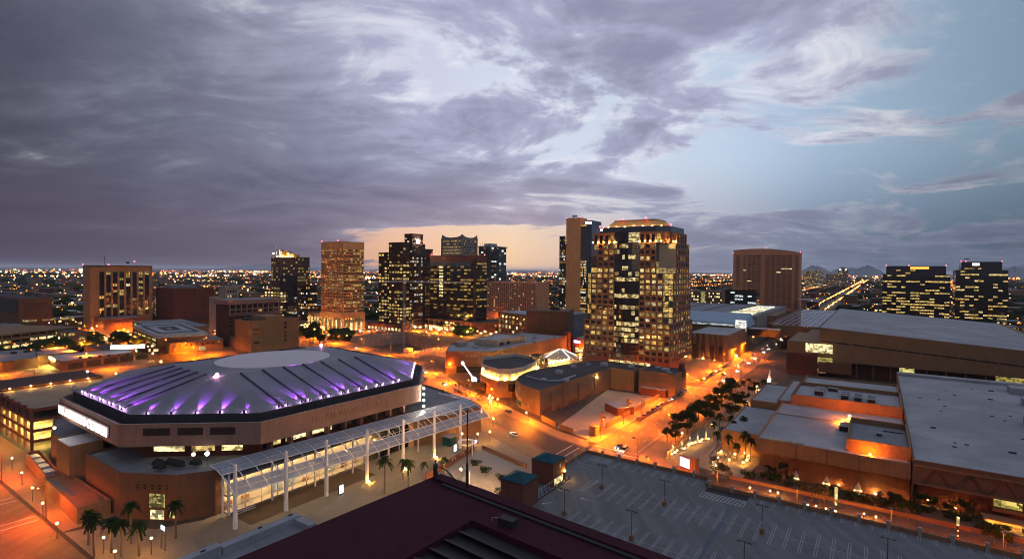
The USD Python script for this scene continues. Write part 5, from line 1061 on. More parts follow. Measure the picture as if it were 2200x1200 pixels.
# ---- condominium tower
CO = thing('balcony_tower', 'slim dark apartment tower with stacked balconies and a white roof edge', 'apartment tower', (-523, 700, 0))
e0, e1, n0, n1 = FP(1028, 1050, 1087, 850); lc = floors(.10, .25, .4, 101, 2)
box_tower(CO, e0, e1, n0, n1, 0, 107, 4, 7, 30, 'dark_metal', 'glass_grey', .12, .22, lc, ('lit_dim', 'lit_white'), .25, cap=0)
for j in range(28): MB().box(e1 + .2, e1 + 2.2, n0 + 6, n0 + 24, 6 + j * 3.57, 6.35 + j * 3.57).put('balcony', 'dark_metal', CO)
MB().prism(rect(e0 - 1, e1 + 2.4, n0 - 1, n1 + 1), 107, 108.6).put('roof_edge', 'roof_white', CO); MB().box(e0 + 4, e1 - 4, n0 + 10, n0 + 28, 108.6, 113).put('plant_room', 'grey_steel', CO)
for k in range(4): MB().tube((e0 + 2 + k * 3, n0 + 2 + k, 108.6), (e0 + 2 + k * 3, n0 + 2 + k, 113 + (k % 2) * 3), .2).put('mast', 'white_steel', CO)
# ---- hotel slab
HY = thing('arched_window_hotel', 'long tan hotel slab covered with a grid of small arched windows', 'hotel', (-448, 663, 0))
e0, e1, n0, n1 = FP(1043, 1155, 1180, 760)
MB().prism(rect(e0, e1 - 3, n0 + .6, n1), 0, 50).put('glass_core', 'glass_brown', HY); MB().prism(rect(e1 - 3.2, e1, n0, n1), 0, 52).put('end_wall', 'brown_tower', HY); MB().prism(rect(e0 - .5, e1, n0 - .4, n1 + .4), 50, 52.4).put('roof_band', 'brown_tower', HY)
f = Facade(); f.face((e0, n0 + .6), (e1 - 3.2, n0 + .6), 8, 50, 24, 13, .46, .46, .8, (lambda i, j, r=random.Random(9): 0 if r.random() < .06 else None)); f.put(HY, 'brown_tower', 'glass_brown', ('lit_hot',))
MB().prism(rect(e0 - 2, e1 + 4, n0 - 3, n0), 0, 8).put('base_wall', 'brown_tower', HY); MB().box(e0 + 70, e0 + 76, n0 + 10, n0 + 20, 52.4, 57).put('plant_room', 'brown_tower', HY)
# ---- sloped-roof building, lit garage, other mid blocks
SR = thing('wedge_roof_building', 'tan building with wedge-shaped pale roof, lit windows left and blank brown end', 'building', (-280, 430, 0))
q = [(-305, 421), (-260, 404), (-232, 418), (-256, 452), (-296, 452)]
block(SR, [(-306, 421), (-262, 404), (-262, 440), (-300, 452)], 0, 29.5, 'tan', 'roof_white', .4, .4); MB().prism([(-262, 404), (-228, 420), (-238, 450), (-262, 440)], 0, 33.5).put('blank_wall', 'tan_dark', SR); MB().box(-250, -243, 426, 432, 33.5, 36).put('plant_room', 'roof_dark', SR)
f = Facade(); f.face((-306, 421), (-262, 404), 9, 28, 8, 4, .5, .42, .15, floors(.35, .6, .5, 111, 2)); f.put(SR, 'tan', 'glass', ('lit_hot', 'lit'), 40)
MB().prism([(-306.6, 420.6), (-261, 403), (-259, 409), (-300, 428)], 26.5, 27.3).put('eave_band', 'tan', SR)
def garage(name, label, p0, p1, depth, z1, nf, lits, wall, cols, group=None):
    t = thing(name, label, 'parking garage', (*((np.array(p0) + p1) / 2), 0), group); a, b = np.array(p0, float), np.array(p1, float); u = unit(b - a); w = np.array([-u[1], u[0]]); L_ = np.linalg.norm(b - a)
    q = [tuple(a), tuple(b), tuple(b + w * depth), tuple(a + w * depth)]
    MB().prism([tuple(a + w * .8 + u * .4), tuple(b + w * .8 - u * .4), tuple(b + w * depth - u * .4), tuple(a + w * depth + u * .4)], 0, z1 - .5).put('core', 'conc_warm', t); MB().prism(q, z1 - .45, z1 - .05).put('roof_deck', wall if wall != 'black' else 'roof_grey', t)
    f = Facade(); f.face(a + w * .85, b + w * .85, .4, z1, cols, nf, .10, .50, .9, (lambda i, j, r=random.Random(len(label)): r.randrange(len(lits)) if r.random() < .86 and j < nf - (1 if wall != 'black' else 0) else None)); f.put(t, wall, 'glass_brown', lits, 40); return t  # panes glow by themselves, standing for the lit parking floors inside
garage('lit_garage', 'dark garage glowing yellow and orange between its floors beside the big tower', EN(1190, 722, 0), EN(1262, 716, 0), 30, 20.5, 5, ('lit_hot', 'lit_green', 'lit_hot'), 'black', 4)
MB().prism([(-300, 470), (-245, 462), (-240, 490), (-290, 500)], 0, 27).put('flat_hall', 'roof_grey', None, 'low hall with pale curved roof edge behind the glowing garage', 'hall')
# county garage and office at far left
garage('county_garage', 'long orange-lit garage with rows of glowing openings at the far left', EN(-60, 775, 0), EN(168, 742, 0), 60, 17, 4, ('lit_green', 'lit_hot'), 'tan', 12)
CB = thing('banded_office', 'modern brown office block with horizontal ribs and a black glass front, far left', 'office building', (-760, 150, 0))
e0, e1, n0, n1 = FP(-60, 40, 112, 560); block(CB, rect(e0, e1, n0, n1), 0, 36, 'tan_dark', 'roof_dark', .8, .5)
MB().box(e0, e1 - 6, n0 - .4, n0 - .02, 20, 34).put('black_glass', 'glass', CB)
for k in range(7): MB().box(e1, e1 + .5, n0 + 4, n1, 4 + k * 4.4, 6.6 + k * 4.4).put('rib_band', 'tan_dark', CB)
for k in range(3): MB().box(e1 + .02, e1 + .2, n0 + 3 + 16 * k, n0 + 14 + 16 * k, 11, 13.5).put('lit_opening', 'lit_dim', CB)
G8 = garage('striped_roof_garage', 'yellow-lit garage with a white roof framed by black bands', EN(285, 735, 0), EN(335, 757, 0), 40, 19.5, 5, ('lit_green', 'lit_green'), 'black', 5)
p = [np.array(q) for q in (EN(285, 699, 19.8), EN(335, 720, 19.8), EN(447, 714, 19.8), EN(390, 693, 19.8))]; c_ = sum(p) / 4
MB().prism([tuple(x) for x in p], 17.5, 20.0).put('roof_slab', 'roof_white', G8)
for s0, s1 in ((.80, .66), (.34, .10)):
    for i in range(4):
        a, b = c_ + (p[i] - c_) * s0, c_ + (p[(i + 1) % 4] - c_) * s0; c, d = c_ + (p[(i + 1) % 4] - c_) * s1, c_ + (p[i] - c_) * s1
        MB().add([(*a, 20.02), (*b, 20.02), (*c, 20.02), (*d, 20.02)], [[0, 1, 2, 3]] if np.cross(np.array([*(b - a), 0]), np.array([*(d - a), 0]))[2] > 0 else [[3, 2, 1, 0]]).put('black_band', 'roof_dark', G8)
W8 = thing('white_roof_store', 'long low building with pale roof and orange-lit wall beside the striped-roof garage', 'building', (-505, 225, 0))
block(W8, [EN(335, 722, 8.5), EN(363, 737, 8.5), EN(480, 727, 8.5), EN(445, 711, 8.5)], 0, 8.5, 'conc_warm', 'roof_white', .4, .4)
a, b = np.array(EN(363, 737, 8.5)), np.array(EN(480, 727, 8.5)); u = unit(b - a); w = np.array([u[1], -u[0]])
for k in range(10): MB().obox(a, u, w, 3 + k * 4.2, 4.6 + k * 4.2, .02, .1, 4.8, 6.6).put('window', 'glass_brown' if k % 4 else 'lit_dim', W8)
MB().obox(a, u, w, 22, 27, .02, .2, .4, 3.4).put('lit_doorway', 'lit_hot', W8)
D2 = thing('bus_depot', 'low building with long white roof and dark openings left of the arena roof', 'building', (-470, 145, 0))
block(D2, [EN(105, 764, 6), EN(132, 778, 6), EN(287, 757, 6), EN(268, 748, 6)], 0, 6.5, 'tan_dark', 'roof_white', .3, .3)
a, b = np.array(EN(132, 778, 6)), np.array(EN(287, 757, 6)); u = unit(b - a); w = np.array([u[1], -u[0]])
for k in range(5): MB().obox(a, u, w, 4 + k * 11, 13 + k * 11, .02, .1, .3, 4.6).put('open_bay', 'black', D2)
MB().obox(np.array(EN(105, 764, 6)), unit(np.array(EN(132, 778, 6)) - np.array(EN(105, 764, 6))), (-.5, -.8), 2, 20, .1, .5, 4.6, 5.6).put('light_strip', 'tube_light', D2)
for k in range(6): MB().box(a[0] - 10 + 2 * k, a[0] - 8 + 2 * k, a[1] + 12 + 5 * k, a[1] + 13.4 + 5 * k, 6.2, 7.3).put('rooftop_unit', 'black', D2)
MB().obox(np.array(EN(238, 750, 8)), (.6, .8), (.8, -.6), 0, 22, 0, .6, 8, 11).put('billboard', 'sign_white', None, 'bright white lit billboard standing behind the long white depot roof', 'billboard')
D3 = thing('dark_shed', 'dark flat-roofed shed with grey roof at the left edge', 'building', (-510, 112, 0)); block(D3, [EN(-40, 756, 7), EN(0, 752, 7), EN(75, 748, 7), EN(82, 767, 7), EN(-40, 782, 7)], 0, 7, 'brick_dark', 'roof_grey', .4, .4)
for px, py in ((22, 758), (50, 755), (57, 752)): c = EN(px, py, 7); MB().box(c[0], c[0] + 3, c[1], c[1] + 3, 6.6, 7.9).put('rooftop_unit', 'black', D3)
# garage beside the arena, with a real lit interior
AG = thing('arena_garage', 'brown garage beside the arena with a sand-coloured top deck and yellow-lit floors', 'parking garage', (-285, 66, 0))
a0, a1, b0, b1 = -312.0, -263.0, 61.8, 100.0; ZG = 15.5
for j, z in enumerate((3.6, 7.6, 11.6, ZG)): MB().box(a0, a1, b0, b1, z - .35, z).put('floor_slab', 'plaza' if z == ZG else 'conc', AG)
for j, z in enumerate((3.6, 7.6, 11.6, ZG)):
    MB().box(a0, a1, b0 - .25, b0, z - .6, z + .55).put('spandrel', 'brick', AG); MB().box(a1, a1 + .25, b0 - .25, b1, z - .6, z + .55).put('spandrel', 'brick', AG)
for k in range(7): MB().box(a0 + k * (a1 - a0) / 6 - .5, a0 + k * (a1 - a0) / 6 + .5, b0 - .4, b0 + .4, 0, ZG + .9).put('pier', 'brick', AG)
for k in range(1, 5): MB().box(a1 - .4, a1 + .4, b0 + k * 9 - .5, b0 + k * 9 + .5, 0, ZG + .9).put('pier', 'brick', AG)
MB().box(a0, a1, b1 - .3, b1, 0, ZG).put('back_wall', 'conc', AG)
for z in (3.2, 7.2, 11.2):
    for k in range(6): MB().box(a0 + 2 + k * 8, a0 + 5 + k * 8, b0 + 3.5, b0 + 3.9, z - .1, z).put('tube_light', 'tube_light', AG); MB().box(a1 - 3.9, a1 - 3.5, b0 + 3 + k * 5, b0 + 5.5 + k * 5, z - .1, z).put('tube_light', 'tube_light', AG)
MB().prism([(a0 - 26, b0 - 2), (a0 - .3, b0 - 2), (a0 - .3, b1), (a0 - 26, b1)], 0, 16.6).put('dark_wing', 'brick_dark', AG)
for k in range(5): MB().ball((a0 + 1.2, b0 + 4 + k * 7, ZG + 1.2), .22, 1).put('edge_lamp', 'warm_bulb', AG)
for x, y in ((-306, 92), (-290, 98), (-272, 95)): MB().tube((x, y, ZG), (x, y, ZG + 5.2), .1).put('lamp_pole', 'dark_metal', AG); MB().ball((x, y, ZG + 5.3), .3, 1).put('deck_lamp_bulb', 'warm_bulb', AG)
# ---- right side: sheraton-like hotel, office towers
SH_ = thing('curved_top_hotel', 'broad brown hotel slab with a gently arched roofline and thin window rows', 'hotel', (-160, 1060, 0))
e0, e1, n0 = FS(1575, 1719, 1000); m = MB(); k = 16
xs = np.linspace(e0, e1, k); zz = 105 + 8 * (1 - ((np.linspace(0, 1, k) - .36) / .64) ** 2)
v = []; 
for nn in (n0, n0 + 24):
    v += [(x, nn, 0) for x in xs]; v += [(x, nn, z) for x, z in zip(xs, zz)]
fs = [[i, i + 1, k + i + 1, k + i] for i in range(k - 1)] + [[2 * k + i + 1, 2 * k + i, 3 * k + i, 3 * k + i + 1] for i in range(k - 1)] + [[k + i, k + i + 1, 3 * k + i + 1, 3 * k + i] for i in range(k - 1)] + [[2 * k, 0, k, 3 * k], [k - 1, 3 * k - 1, 4 * k - 1, 2 * k - 1]]
m.add(v, fs).put('wall', 'brown_tower', SH_)
f = Facade(); W_ = e1 - e0
for x0, x1, nb in ((.04, .11, 1), (.16, .20, 1), (.22, .43, 3), (.49, .89, 5), (.92, .98, 1)):
    f.face((e0 + x0 * W_, n0), (e0 + x1 * W_, n0), 6, 101, nb, 29, .14, .62, .35, (lambda i, j, r=random.Random(int(x0 * 100)): 0 if r.random() < .035 else None), pier=False, band=False)
f.put(SH_, 'brown_tower', 'glass_brown', ('lit_hot',))
for j in range(30): MB().box(e0 + .03 * W_, e1 - .015 * W_, n0 - .5, n0 - .02, 6 + j * 95 / 29 - .45, 6 + j * 95 / 29 + .35).put('ledge', 'brown_tower', SH_)
beacon(SH_, (e0, n0, 106), (e0 + .5 * W_, n0, 114), (e1, n0, 105.6))
for k_, (xl, xr, Y, top, lb, px_s) in enumerate(((1897, 2041, 772, 571, 'broad black glass tower with amber rooftop sign and many lit rooms, right of the skyline', 1), (2054, 2166, 772, 562, 'tall black glass tower with small white sign, rightmost on the skyline', 2))):
    t = thing('black_office_tower', lb, 'office tower', (*AT((xl + xr) / 2, 580, Y)[:2], 0)); e0, e1, n0 = FS(xl, xr, Y); z1 = zt((e0, n0), top); d_ = 36
    box_tower(t, e0, e1, n0, n0 + d_, 0, z1 - 12, 14 if k_ == 0 else 11, 7, 17, 'glass_brown', 'glass', .05, .52, floors(.22, .6, .5, 121 + k_, 3), ('lit', 'lit_hot', 'lit'), .25, cap=0, west=True)
    ins_ = 4 if k_ == 0 else 6
    f = Facade(); MB().prism(rect(e0 + ins_, e1 - ins_, n0 + 3, n0 + d_ - 4), z1 - 12, z1).put('upper_block', 'glass', t); f.face((e0 + ins_, n0 + 3), (e1 - ins_, n0 + 3), z1 - 12, z1 - 4, 12, 2, .05, .5, .2, floors(.1, .5, .4, 130 + k_)); f.put(t, 'glass_brown', 'glass', ('lit',))
    if k_ == 0: MB().box(e0 + .42 * (e1 - e0), e0 + .70 * (e1 - e0), n0 + 2.3, n0 + 2.9, z1 - 4.2, z1 - 1.4).put('rooftop_sign', 'sign_amber', t)
    else: MB().box(e0 + .32 * (e1 - e0), e0 + .46 * (e1 - e0), n0 + 2.3, n0 + 2.9, z1 - 5.4, z1 - 2.2).put('rooftop_sign', 'sign_white', t); MB().box(e0 + 10, e0 + 16, n0 + 12, n0 + 14, z1 + 4, z1 + 5).put('dish', 'black', t)
    beacon(t, (e0 + ins_, n0 + 3, z1 + .7), (e1 - ins_, n0 + 3, z1 + .7), (e0 + (e1 - e0) * .4 if k_ == 0 else e0 + ins_ + 5, n0 + 3, z1 + .7))
# small hotel and dark office behind the convention roofs
OH = thing('orange_hotel', 'small orange-lit hotel with a bright yellow stair column', 'hotel', (-240, 770, 0)); e0, e1, n0 = FS(1486, 1552, 760); z1 = zt((e0, n0), 624)
MB().prism(rect(e0, e1, n0, n0 + 18), 0, z1).put('wall', 'conc_warm', OH); f = Facade()
f.face((e0, n0), (e1, n0), 6, z1 - 1, 16, 8, .5, .5, .12, (lambda i, j, r=random.Random(77): None if i in (5, 6) else (0 if r.random() < .3 else None)), band=False, pier=False); f.put(OH, 'conc_warm', 'glass_brown', ('lit_hot',))
MB().box(e0 + .32 * (e1 - e0), e0 + .46 * (e1 - e0), n0 - .3, n0 - .1, 6, z1 - 1).put('lit_stair', 'lit_green', OH)
DO = thing('dark_midrise_office', 'dark mid-rise office with white-lit floor strips before the curved top hotel', 'office building', (-190, 800, 0)); e0, e1, n0 = FS(1552, 1626, 780); z1 = zt((e0, n0), 624)
box_tower(DO, e0, e1, n0, n0 + 24, 0, z1, 8, 5, 9, 'glass_brown', 'glass', .06, .5, (lambda i, j, r=random.Random(8): 0 if 1 < i < 8 and r.random() < .5 and j > 2 else None), ('lit_white',), .2, cap=1)
# distant mid-town group
for i, (xl, xr, Y, top, lab, lt) in enumerate(((1728, 1748, 2300, 583, 'hazy mid-town block with speckled lights, left of a pair under the mountains', .5), (1748, 1768, 2350, 581, 'hazy mid-town block with speckled lights, right of a pair under the mountains', .5), (1801, 1822, 2400, 578, 'slim distant tower with a domed top carrying two white lights', .12), (1775, 1801, 2600, 588, 'long low distant block left of the slim domed tower', .2))):
    t = thing('midtown_tower', lab, 'tower', (*AT((xl + xr) / 2, 580, Y)[:2], 0)); e0, e1, n0 = FS(xl, xr, Y); z1 = zt((e0, n0), top)
    box_tower(t, e0, e1, n0, n0 + 30, 0, z1, 8, 4, 14, 'conc', 'glass_grey', .3, .45, floors(lt, lt + .2, .5, 140 + i), ('lit',), .3, cap=1)
    if i == 2: MB().ball(((e0 + e1) / 2, n0 + 15, z1), 18, 2, (1, .8, .6)).put('dome', 'conc', t); [MB().ball((e0 + (e1 - e0) * q, n0 - 1, z1 - 2), 3.2, 1).put('lamp', 'sign_white', t) for q in (.2, .8)]
# ------------------------------------------------------------------ convention hall south of the cross street: pale roofs at several levels
CS = thing('convention_hall', 'low tan convention hall of stepped pale roofs with orange lit walls between them', 'convention hall', (-12, 262, 0))
W0, W1, S0 = -33.6, 9.2, 198.0
block(CS, rect(W0, W1, S0, 259.5), 8.2, 13.0, 'conc_warm', 'roof_white', .55, .45, 'front_wall', 'main_roof')
MB().prism(rect(W0 + .1, W1 - .1, S0 + .1, 259.4), 8.19, 8.2, side=False, bottom=True, top=False).put('soffit', 'conc_warm', CS)
MB().prism(rect(-24.0, W1, S0 + 3.4, 259), 0, 8.18, top=False).put('recessed_wall', 'brick_brown', CS); MB().prism(rect(W0 + .4, -24.1, S0 + 5.0, 259), 0, 8.18, top=False).put('side_wall', 'tan', CS)  # darker brown puts the shade of the recess into the wall colour
for e in (-21.2, -12.4, -3.8): MB().box(e - .25, e + .25, S0 - .06, S0 + .02, 8.3, 12.8).put('panel_joint', 'tan_dark', CS)
for k in range(14): MB().box(W0 + 3 + 3 * k, W0 + 3.06 + 3 * k, S0 - .03, S0 + .02, 8.2, 12.9).put('panel_joint', 'tan_dark', CS)
block(CS, rect(-49, W0 - .05, 217, 262), 0, 8.6, 'conc_warm', 'roof_white', .35, .4, 'west_wall', 'west_roof')
block(CS, rect(-47, -36, 262.1, 305), 0, 11.6, 'conc_warm', 'roof_white', .35, .4, 'west_block_wall', 'west_block_roof')
block(CS, rect(-30.2, W1 - .1, 259.8, 292), 0, 17.0, 'conc_warm', 'roof_white', 1.7, .5, 'raised_wall', 'raised_roof')
block(CS, rect(-36, -30.4, 262.2, 316), 0, 13.0, 'conc_warm', 'roof_white', .35, .4, 'link_wall', 'link_roof')
block(CS, rect(-30.2, W1 - .1, 292.2, 322), 0, 15.2, 'conc_warm', 'roof_white', .9, .5, 'north_wall', 'north_roof')
block(CS, rect(-7.4, W1 + .2, S0 + 4.5, 233), 12.4, 16.6, 'conc_warm', 'roof_grey', 1.9, .5, 'plant_wall', 'plant_roof')
MB().box(W0 + .5, -8, 238.6, 239.0, 12.45, 12.95).put('roof_step', 'conc', CS); MB().box(-8.6, -8.0, 233, 246, 12.45, 12.9).put('roof_step', 'conc', CS)
MB().prism(rect(-30, -19.5, S0 + 1.4, S0 + 4.2), 12.45, 12.47, side=False).put('rooflight', 'lit_dim', CS)
m = MB(); m.box(-30.4, -19.1, S0 + 1.0, S0 + 1.3, 12.45, 12.9); m.put('rooflight_kerb', 'conc', CS)
def plant(t, e, n, z, we, wn, h, lab='rooftop_unit', mat='roof_white'): MB().box(e, e + we, n, n + wn, z, z + h).put(lab, mat, t); MB().box(e + .15, e + we - .15, n - .03, n, z + .2, z + h - .2).put('unit_grille', 'brick_dark', t)
for j in range(3): plant(CS, -10.6, 226 + j * 2.6, 12.45, 2.9, 1.7, 2.0)
for j in range(3): plant(CS, -22.4, 271 + j * 4.4, 15.3, 3.6, 2.4, 2.1); plant(CS, -12.2, 268 + j * 4, 15.3, 2.8, 2.2, 2.1); plant(CS, -7.4, 267 + j * 4, 15.3, 2.8, 2.2, 2.1); plant(CS, -2.6, 266 + j * 4, 15.3, 2.8, 2.2, 2.1)
plant(CS, -18, 284, 15.3, 4, 2, 1.6); plant(CS, .5, 218, 14.7, 1.8, 1.6, 1.1)
MB().box(2, 7, 206.5, 206.9, 14.7, 15.0).put('pipe_run', 'black', CS); MB().box(4, 5.5, 209, 209.8, 14.7, 15).put('hatch', 'black', CS); MB().box(2.5, 8, 226, 226.3, 14.7, 15).put('pipe_run', 'black', CS)
for e, n, s in ((-8.2, 243.5, 1), (-10.2, 237.2, 1), (-1.0, 199.4, 1.2)):
    l_ = MB().ball((e, n, 13.4), .26, 1).put('roof_flood_lamp', 'sodium_low', CS); MB().tube((e, n, 12.45), (e, n, 13.1), .06).put('stand', 'black', l_)
MB().ball((-8.2, 247.5, 13.6), .28, 1).put('roof_flood_lamp', 'sodium_low', CS)
# east hall
EH = thing('exhibition_hall', 'huge flat pale-roofed hall with a truss patterned front at the right edge', 'exhibition hall', (60, 280, 0))
block(EH, rect(9.6, 150, 198.2, 364), 7.2, 14.4, 'tan_dark', 'roof_white', .35, .5)
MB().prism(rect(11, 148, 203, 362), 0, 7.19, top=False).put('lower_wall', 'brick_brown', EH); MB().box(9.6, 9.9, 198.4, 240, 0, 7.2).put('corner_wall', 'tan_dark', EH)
x = 12.0; k = 0
m = None
MB().box(9.8, 149, 197.86, 198.2, 12.6, 13.2).put('truss_chord', 'conc_warm', EH); MB().box(9.8, 149, 197.86, 198.2, 7.3, 7.9).put('truss_chord', 'conc_warm', EH)
while x < 60:
    for a, b in ((x, x + 3.4), (x + 6.8, x + 3.4)):
        d = unit(np.array([b - a, 4.9])); w = np.array([-d[1], d[0]]) * .28
        q = [(a + w[0], 7.8 + w[1]), (a - w[0], 7.8 - w[1]), (b - w[0], 12.7 - w[1]), (b + w[0], 12.7 + w[1])]
        v = [(p[0], 197.95, p[1]) for p in q] + [(p[0], 198.2, p[1]) for p in q]
        MB().add(v, [[0, 1, 2, 3], [3, 2, 1, 0], [0, 4, 5, 1], [1, 5, 6, 2], [2, 6, 7, 3], [3, 7, 4, 0]]).put('truss_diagonal', 'conc_warm', EH)
    x += 7.4
MB().box(9.7, 150, 358, 363.4, 14.05, 15.4).put('rear_parapet', 'roof_white', EH)
for e, n, we, wn in ((52, 335, 24, 9), (52, 305, 26, 9), (46, 262, 26, 11), (49, 240, 24, 10)):
    u_ = MB().box(e, e + we, n, n + wn, 14.05, 17.0).put('roof_monitor', 'roof_white', EH); MB().box(e + 10, e + 14, n - .06, n, 14.6, 16.8).put('vent', 'brick', u_)
r_ = random.Random(4)
for k in range(26):
    e, n = r_.uniform(14, 58), r_.uniform(212, 352); s = r_.uniform(.5, 1.3); MB().box(e, e + 1.4 * s, n, n + .8 * s, 14.05, 14.05 + .3 * s).put('roof_vent', 'roof_dark', EH)
MB().box(28.5, 34.5, 202.94, 203.0, 3.6, 6.6).put('lit_loggia', 'lit_green', EH); MB().box(28, 35.2, 201.6, 202.9, 2.6, 3.4).put('balcony_wall', 'tan', EH)
PG = thing('lit_gateway', 'amber-lit open porch in front of the exhibition hall at lower right', 'porch', (30, 196, 0))
MB().box(25.5, 35, 195.4, 195.7, 0, 3.0).put('back_wall', 'conc_warm', PG); MB().box(25.0, 35.4, 192.6, 196, 3.0, 3.4).put('roof', 'conc_warm', PG); MB().box(25.0, 25.4, 192.7, 195.4, 0, 3.0).put('side_wall', 'conc_warm', PG)
for k in range(3): MB().ball((27 + k * 3.4, 194.2, 2.7), .2, 1).put('porch_lamp', 'yellow_bulb', PG)
# ------------------------------------------------------------------ north convention building with the long pale roof
NH = thing('north_exhibition_hall', 'very long tan hall with sloping pale roof, dark slot windows and yellow-lit openings', 'exhibition hall', (20, 500, 0))
zw, ze = 32.6, 24.5; e0, e1 = -32.0, 95.0; n0, n1 = 417.0, 650.0
zr = lambda e: zw + (ze - zw) * (e - e0) / (e1 - e0)
m = MB(); m.hexa([(e0, n0, 10), (e1, n0, 10), (e1, n1, 10), (e0, n1, 10)], [(e0, n0, zr(e0)), (e1, n0, zr(e1)), (e1, n1, zr(e1)), (e0, n1, zr(e0))]); m.put('upper_wall', 'tan', NH)
m = MB(); m.quad((e0 + .5, n0 + .5, zr(e0) + .03), (e1 - .5, n0 + .5, zr(e1) + .03), (e1 - .5, n1 - .5, zr(e1) + .03), (e0 + .5, n1 - .5, zr(e0) + .03)); m.put('roof', 'roof_white', NH)
for k in range(14):
    a = e0 + .8 + k * 9.1; m = MB(); b = a + 8.5
    q = lambda e: zr(e) - 8.9
    m.hexa([(a, n0 - .1, q(a) - .55), (b, n0 - .1, q(b) - .55), (b, n0 - .01, q(b) - .55), (a, n0 - .01, q(a) - .55)], [(a, n0 - .1, q(a) + .25), (b, n0 - .1, q(b) + .25), (b, n0 - .01, q(b) + .25), (a, n0 - .01, q(a) + .25)]); m.put('slot_window', 'black', NH)
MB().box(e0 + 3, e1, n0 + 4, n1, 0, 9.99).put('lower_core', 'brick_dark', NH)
for x in range(12): MB().box(e0 + 12 + x * 9.2, e0 + 12.8 + x * 9.2, n0 + 1, n0 + 2, 0, 10).put('column', 'tan_dark', NH)
MB().box(-51, e0 - .05, n0 - 4, n0 + 60, 0, 22.6).put('corner_block', 'tan', NH); MB().box(-51.2, e0 - .5, n0 - 4.4, n0 - 4.02, 0, 14.6).put('louvre_wall', 'brick', NH)
for k in range(13): MB().box(-51.3, e0 - .45, n0 - 4.6, n0 - 4.42, .6 + k * 1.1, 1.1 + k * 1.1).put('louvre', 'brick_brown', NH)
MB().box(-46, e0 - .1, n0 + 60.1, n0 + 110, 0, 21).put('corner_block', 'tan', NH)
def at_n(x0, x1, y0, y1, n, mat, nm='lit_opening'):
    w0 = EN(x0, 585.1, 69.9)  # direction only
    def e_at(x):
        lo, hi = -200.0, 200.0
        for _ in range(50):
            m_ = (lo + hi) / 2
            if PX(m_, n, 20)[0] < x: lo = m_
            else: hi = m_
        return lo
    a, b = e_at(x0), e_at(x1); MB().box(a, b, n - .3, n - .05, ZAT(((a + b) / 2, n), y1), ZAT(((a + b) / 2, n), y0)).put(nm, mat, NH)
at_n(1731, 1789, 738, 757, n0 - 4, 'lit_hot'); at_n(1735, 1789, 767, 782, n0 - 4, 'lit_green'); at_n(1737, 1775, 791, 800, n0 - 4, 'lit_dim')
at_n(1933, 1965, 786, 799, n0 + 1, 'lit_green'); at_n(2140, 2215, 806, 823, n0 + 1, 'lit_green')
MB().box(e0 + .2, e0 + 19, n0 - 5, n0 - .2, 3, 9.9).put('entry_wing', 'tan_dark', NH)
# glass roofed walkway over the street end
GS = thing('glass_roof_atrium', 'dark gridded glass roof sloping beside the long pale exhibition roof', 'atrium', (-60, 660, 0))
MB().prism(rect(-79, -41.5, 536, 785), 12, 21.6).put('wall', 'tan', GS); MB().prism(rect(-78, -42, 537, 784), 21.62, 21.9).put('glass_roof', 'glass', GS)
for k in range(8): MB().box(-78 + k * 5.1, -77.6 + k * 5.1, 537, 784, 21.9, 22.2).put('glazing_bar', 'grey_steel', GS)
for k in range(11): MB().box(-78, -42, 537 + k * 24.6, 537.5 + k * 24.6, 21.9, 22.15).put('glazing_bar', 'grey_steel', GS)
MB().prism([(-84, 545), (-79.4, 545), (-79.4, 800), (-84, 800)], 12, 21.7).put('side_band', 'brick', GS)
for e in (-77, -44): 
    for k in range(5): MB().box(e - .8, e + .8, 540 + 58 * k, 541.6 + 58 * k, 0, 12).put('column', 'tan', GS)
BR = thing('street_bridge', 'dark glazed footbridge crossing the orange street between the halls', 'bridge', (-82, 520, 0)); MB().box(-100, -70, 515, 521, 12.5, 19).put('deck', 'glass', BR); MB().box(-100.5, -69.5, 514.6, 521.4, 19, 19.8).put('roof', 'grey_metal_roof', BR)
# fluted hall west of the street and the flat halls behind it
SY = thing('fluted_hall', 'brown hall with scalloped wall panels lit from below and a pale roof', 'concert hall', (-112, 460, 0))
poly = [(-126, 437)]
for k in range(6): x = -124 + k * 4.8; poly += [(x, 437.4 - .2 * k), (x + 2.4, 435.2), (x + 4.6, 437.4)]
poly += [(-95, 454), (-95, 500), (-126, 500)]
block(SY, poly, 0, 20.5, 'tan', 'roof_white', .4, .4)
for k in range(4): MB().box(-121.5 + k * 6.6, -118.6 + k * 6.6, 434.6, 435.0, 0, 12).put('dark_recess', 'brick_dark', SY)
for p in ((-113, 432.6, 1.4), (-97.6, 448, 1.4), (-94, 462, 1.4)): MB().ball(p, .35, 1).put('wall_washer', 'warm_bulb', SY)
MB().box(-118, -106, 430.5, 433, 0, 1.0).put('planter', 'conc', SY)
BH = thing('blue_roof_hall', 'hall with a sloped blue-grey roof and a band of white light under its edge', 'hall', (-130, 520, 0))
m = MB(); m.hexa([(-170, 505, 21), (-94, 505, 21), (-94, 540, 21), (-170, 540, 21)], [(-170, 505, 24), (-98, 505, 24), (-98, 540, 31), (-170, 540, 31)]); m.put('sloped_roof', 'blue_roof', BH); MB().prism(rect(-168, -96, 506, 540), 0, 20.9).put('wall', 'tan', BH)
MB().box(-168, -104, 504.4, 504.9, 21.4, 23.0).put('light_band', 'lit_white', BH); MB().box(-104, -95, 504.2, 504.8, 18, 27).put('glazed_corner', 'lit_white', BH)
FH = thing('flat_roof_hall', 'wide hall with flat grey roof and a row of skylights behind the blue roof', 'hall', (-180, 620, 0)); block(FH, [(-260, 560), (-96, 560), (-96, 760), (-260, 760)], 0, 27, 'conc', 'roof_grey', .6, .5)
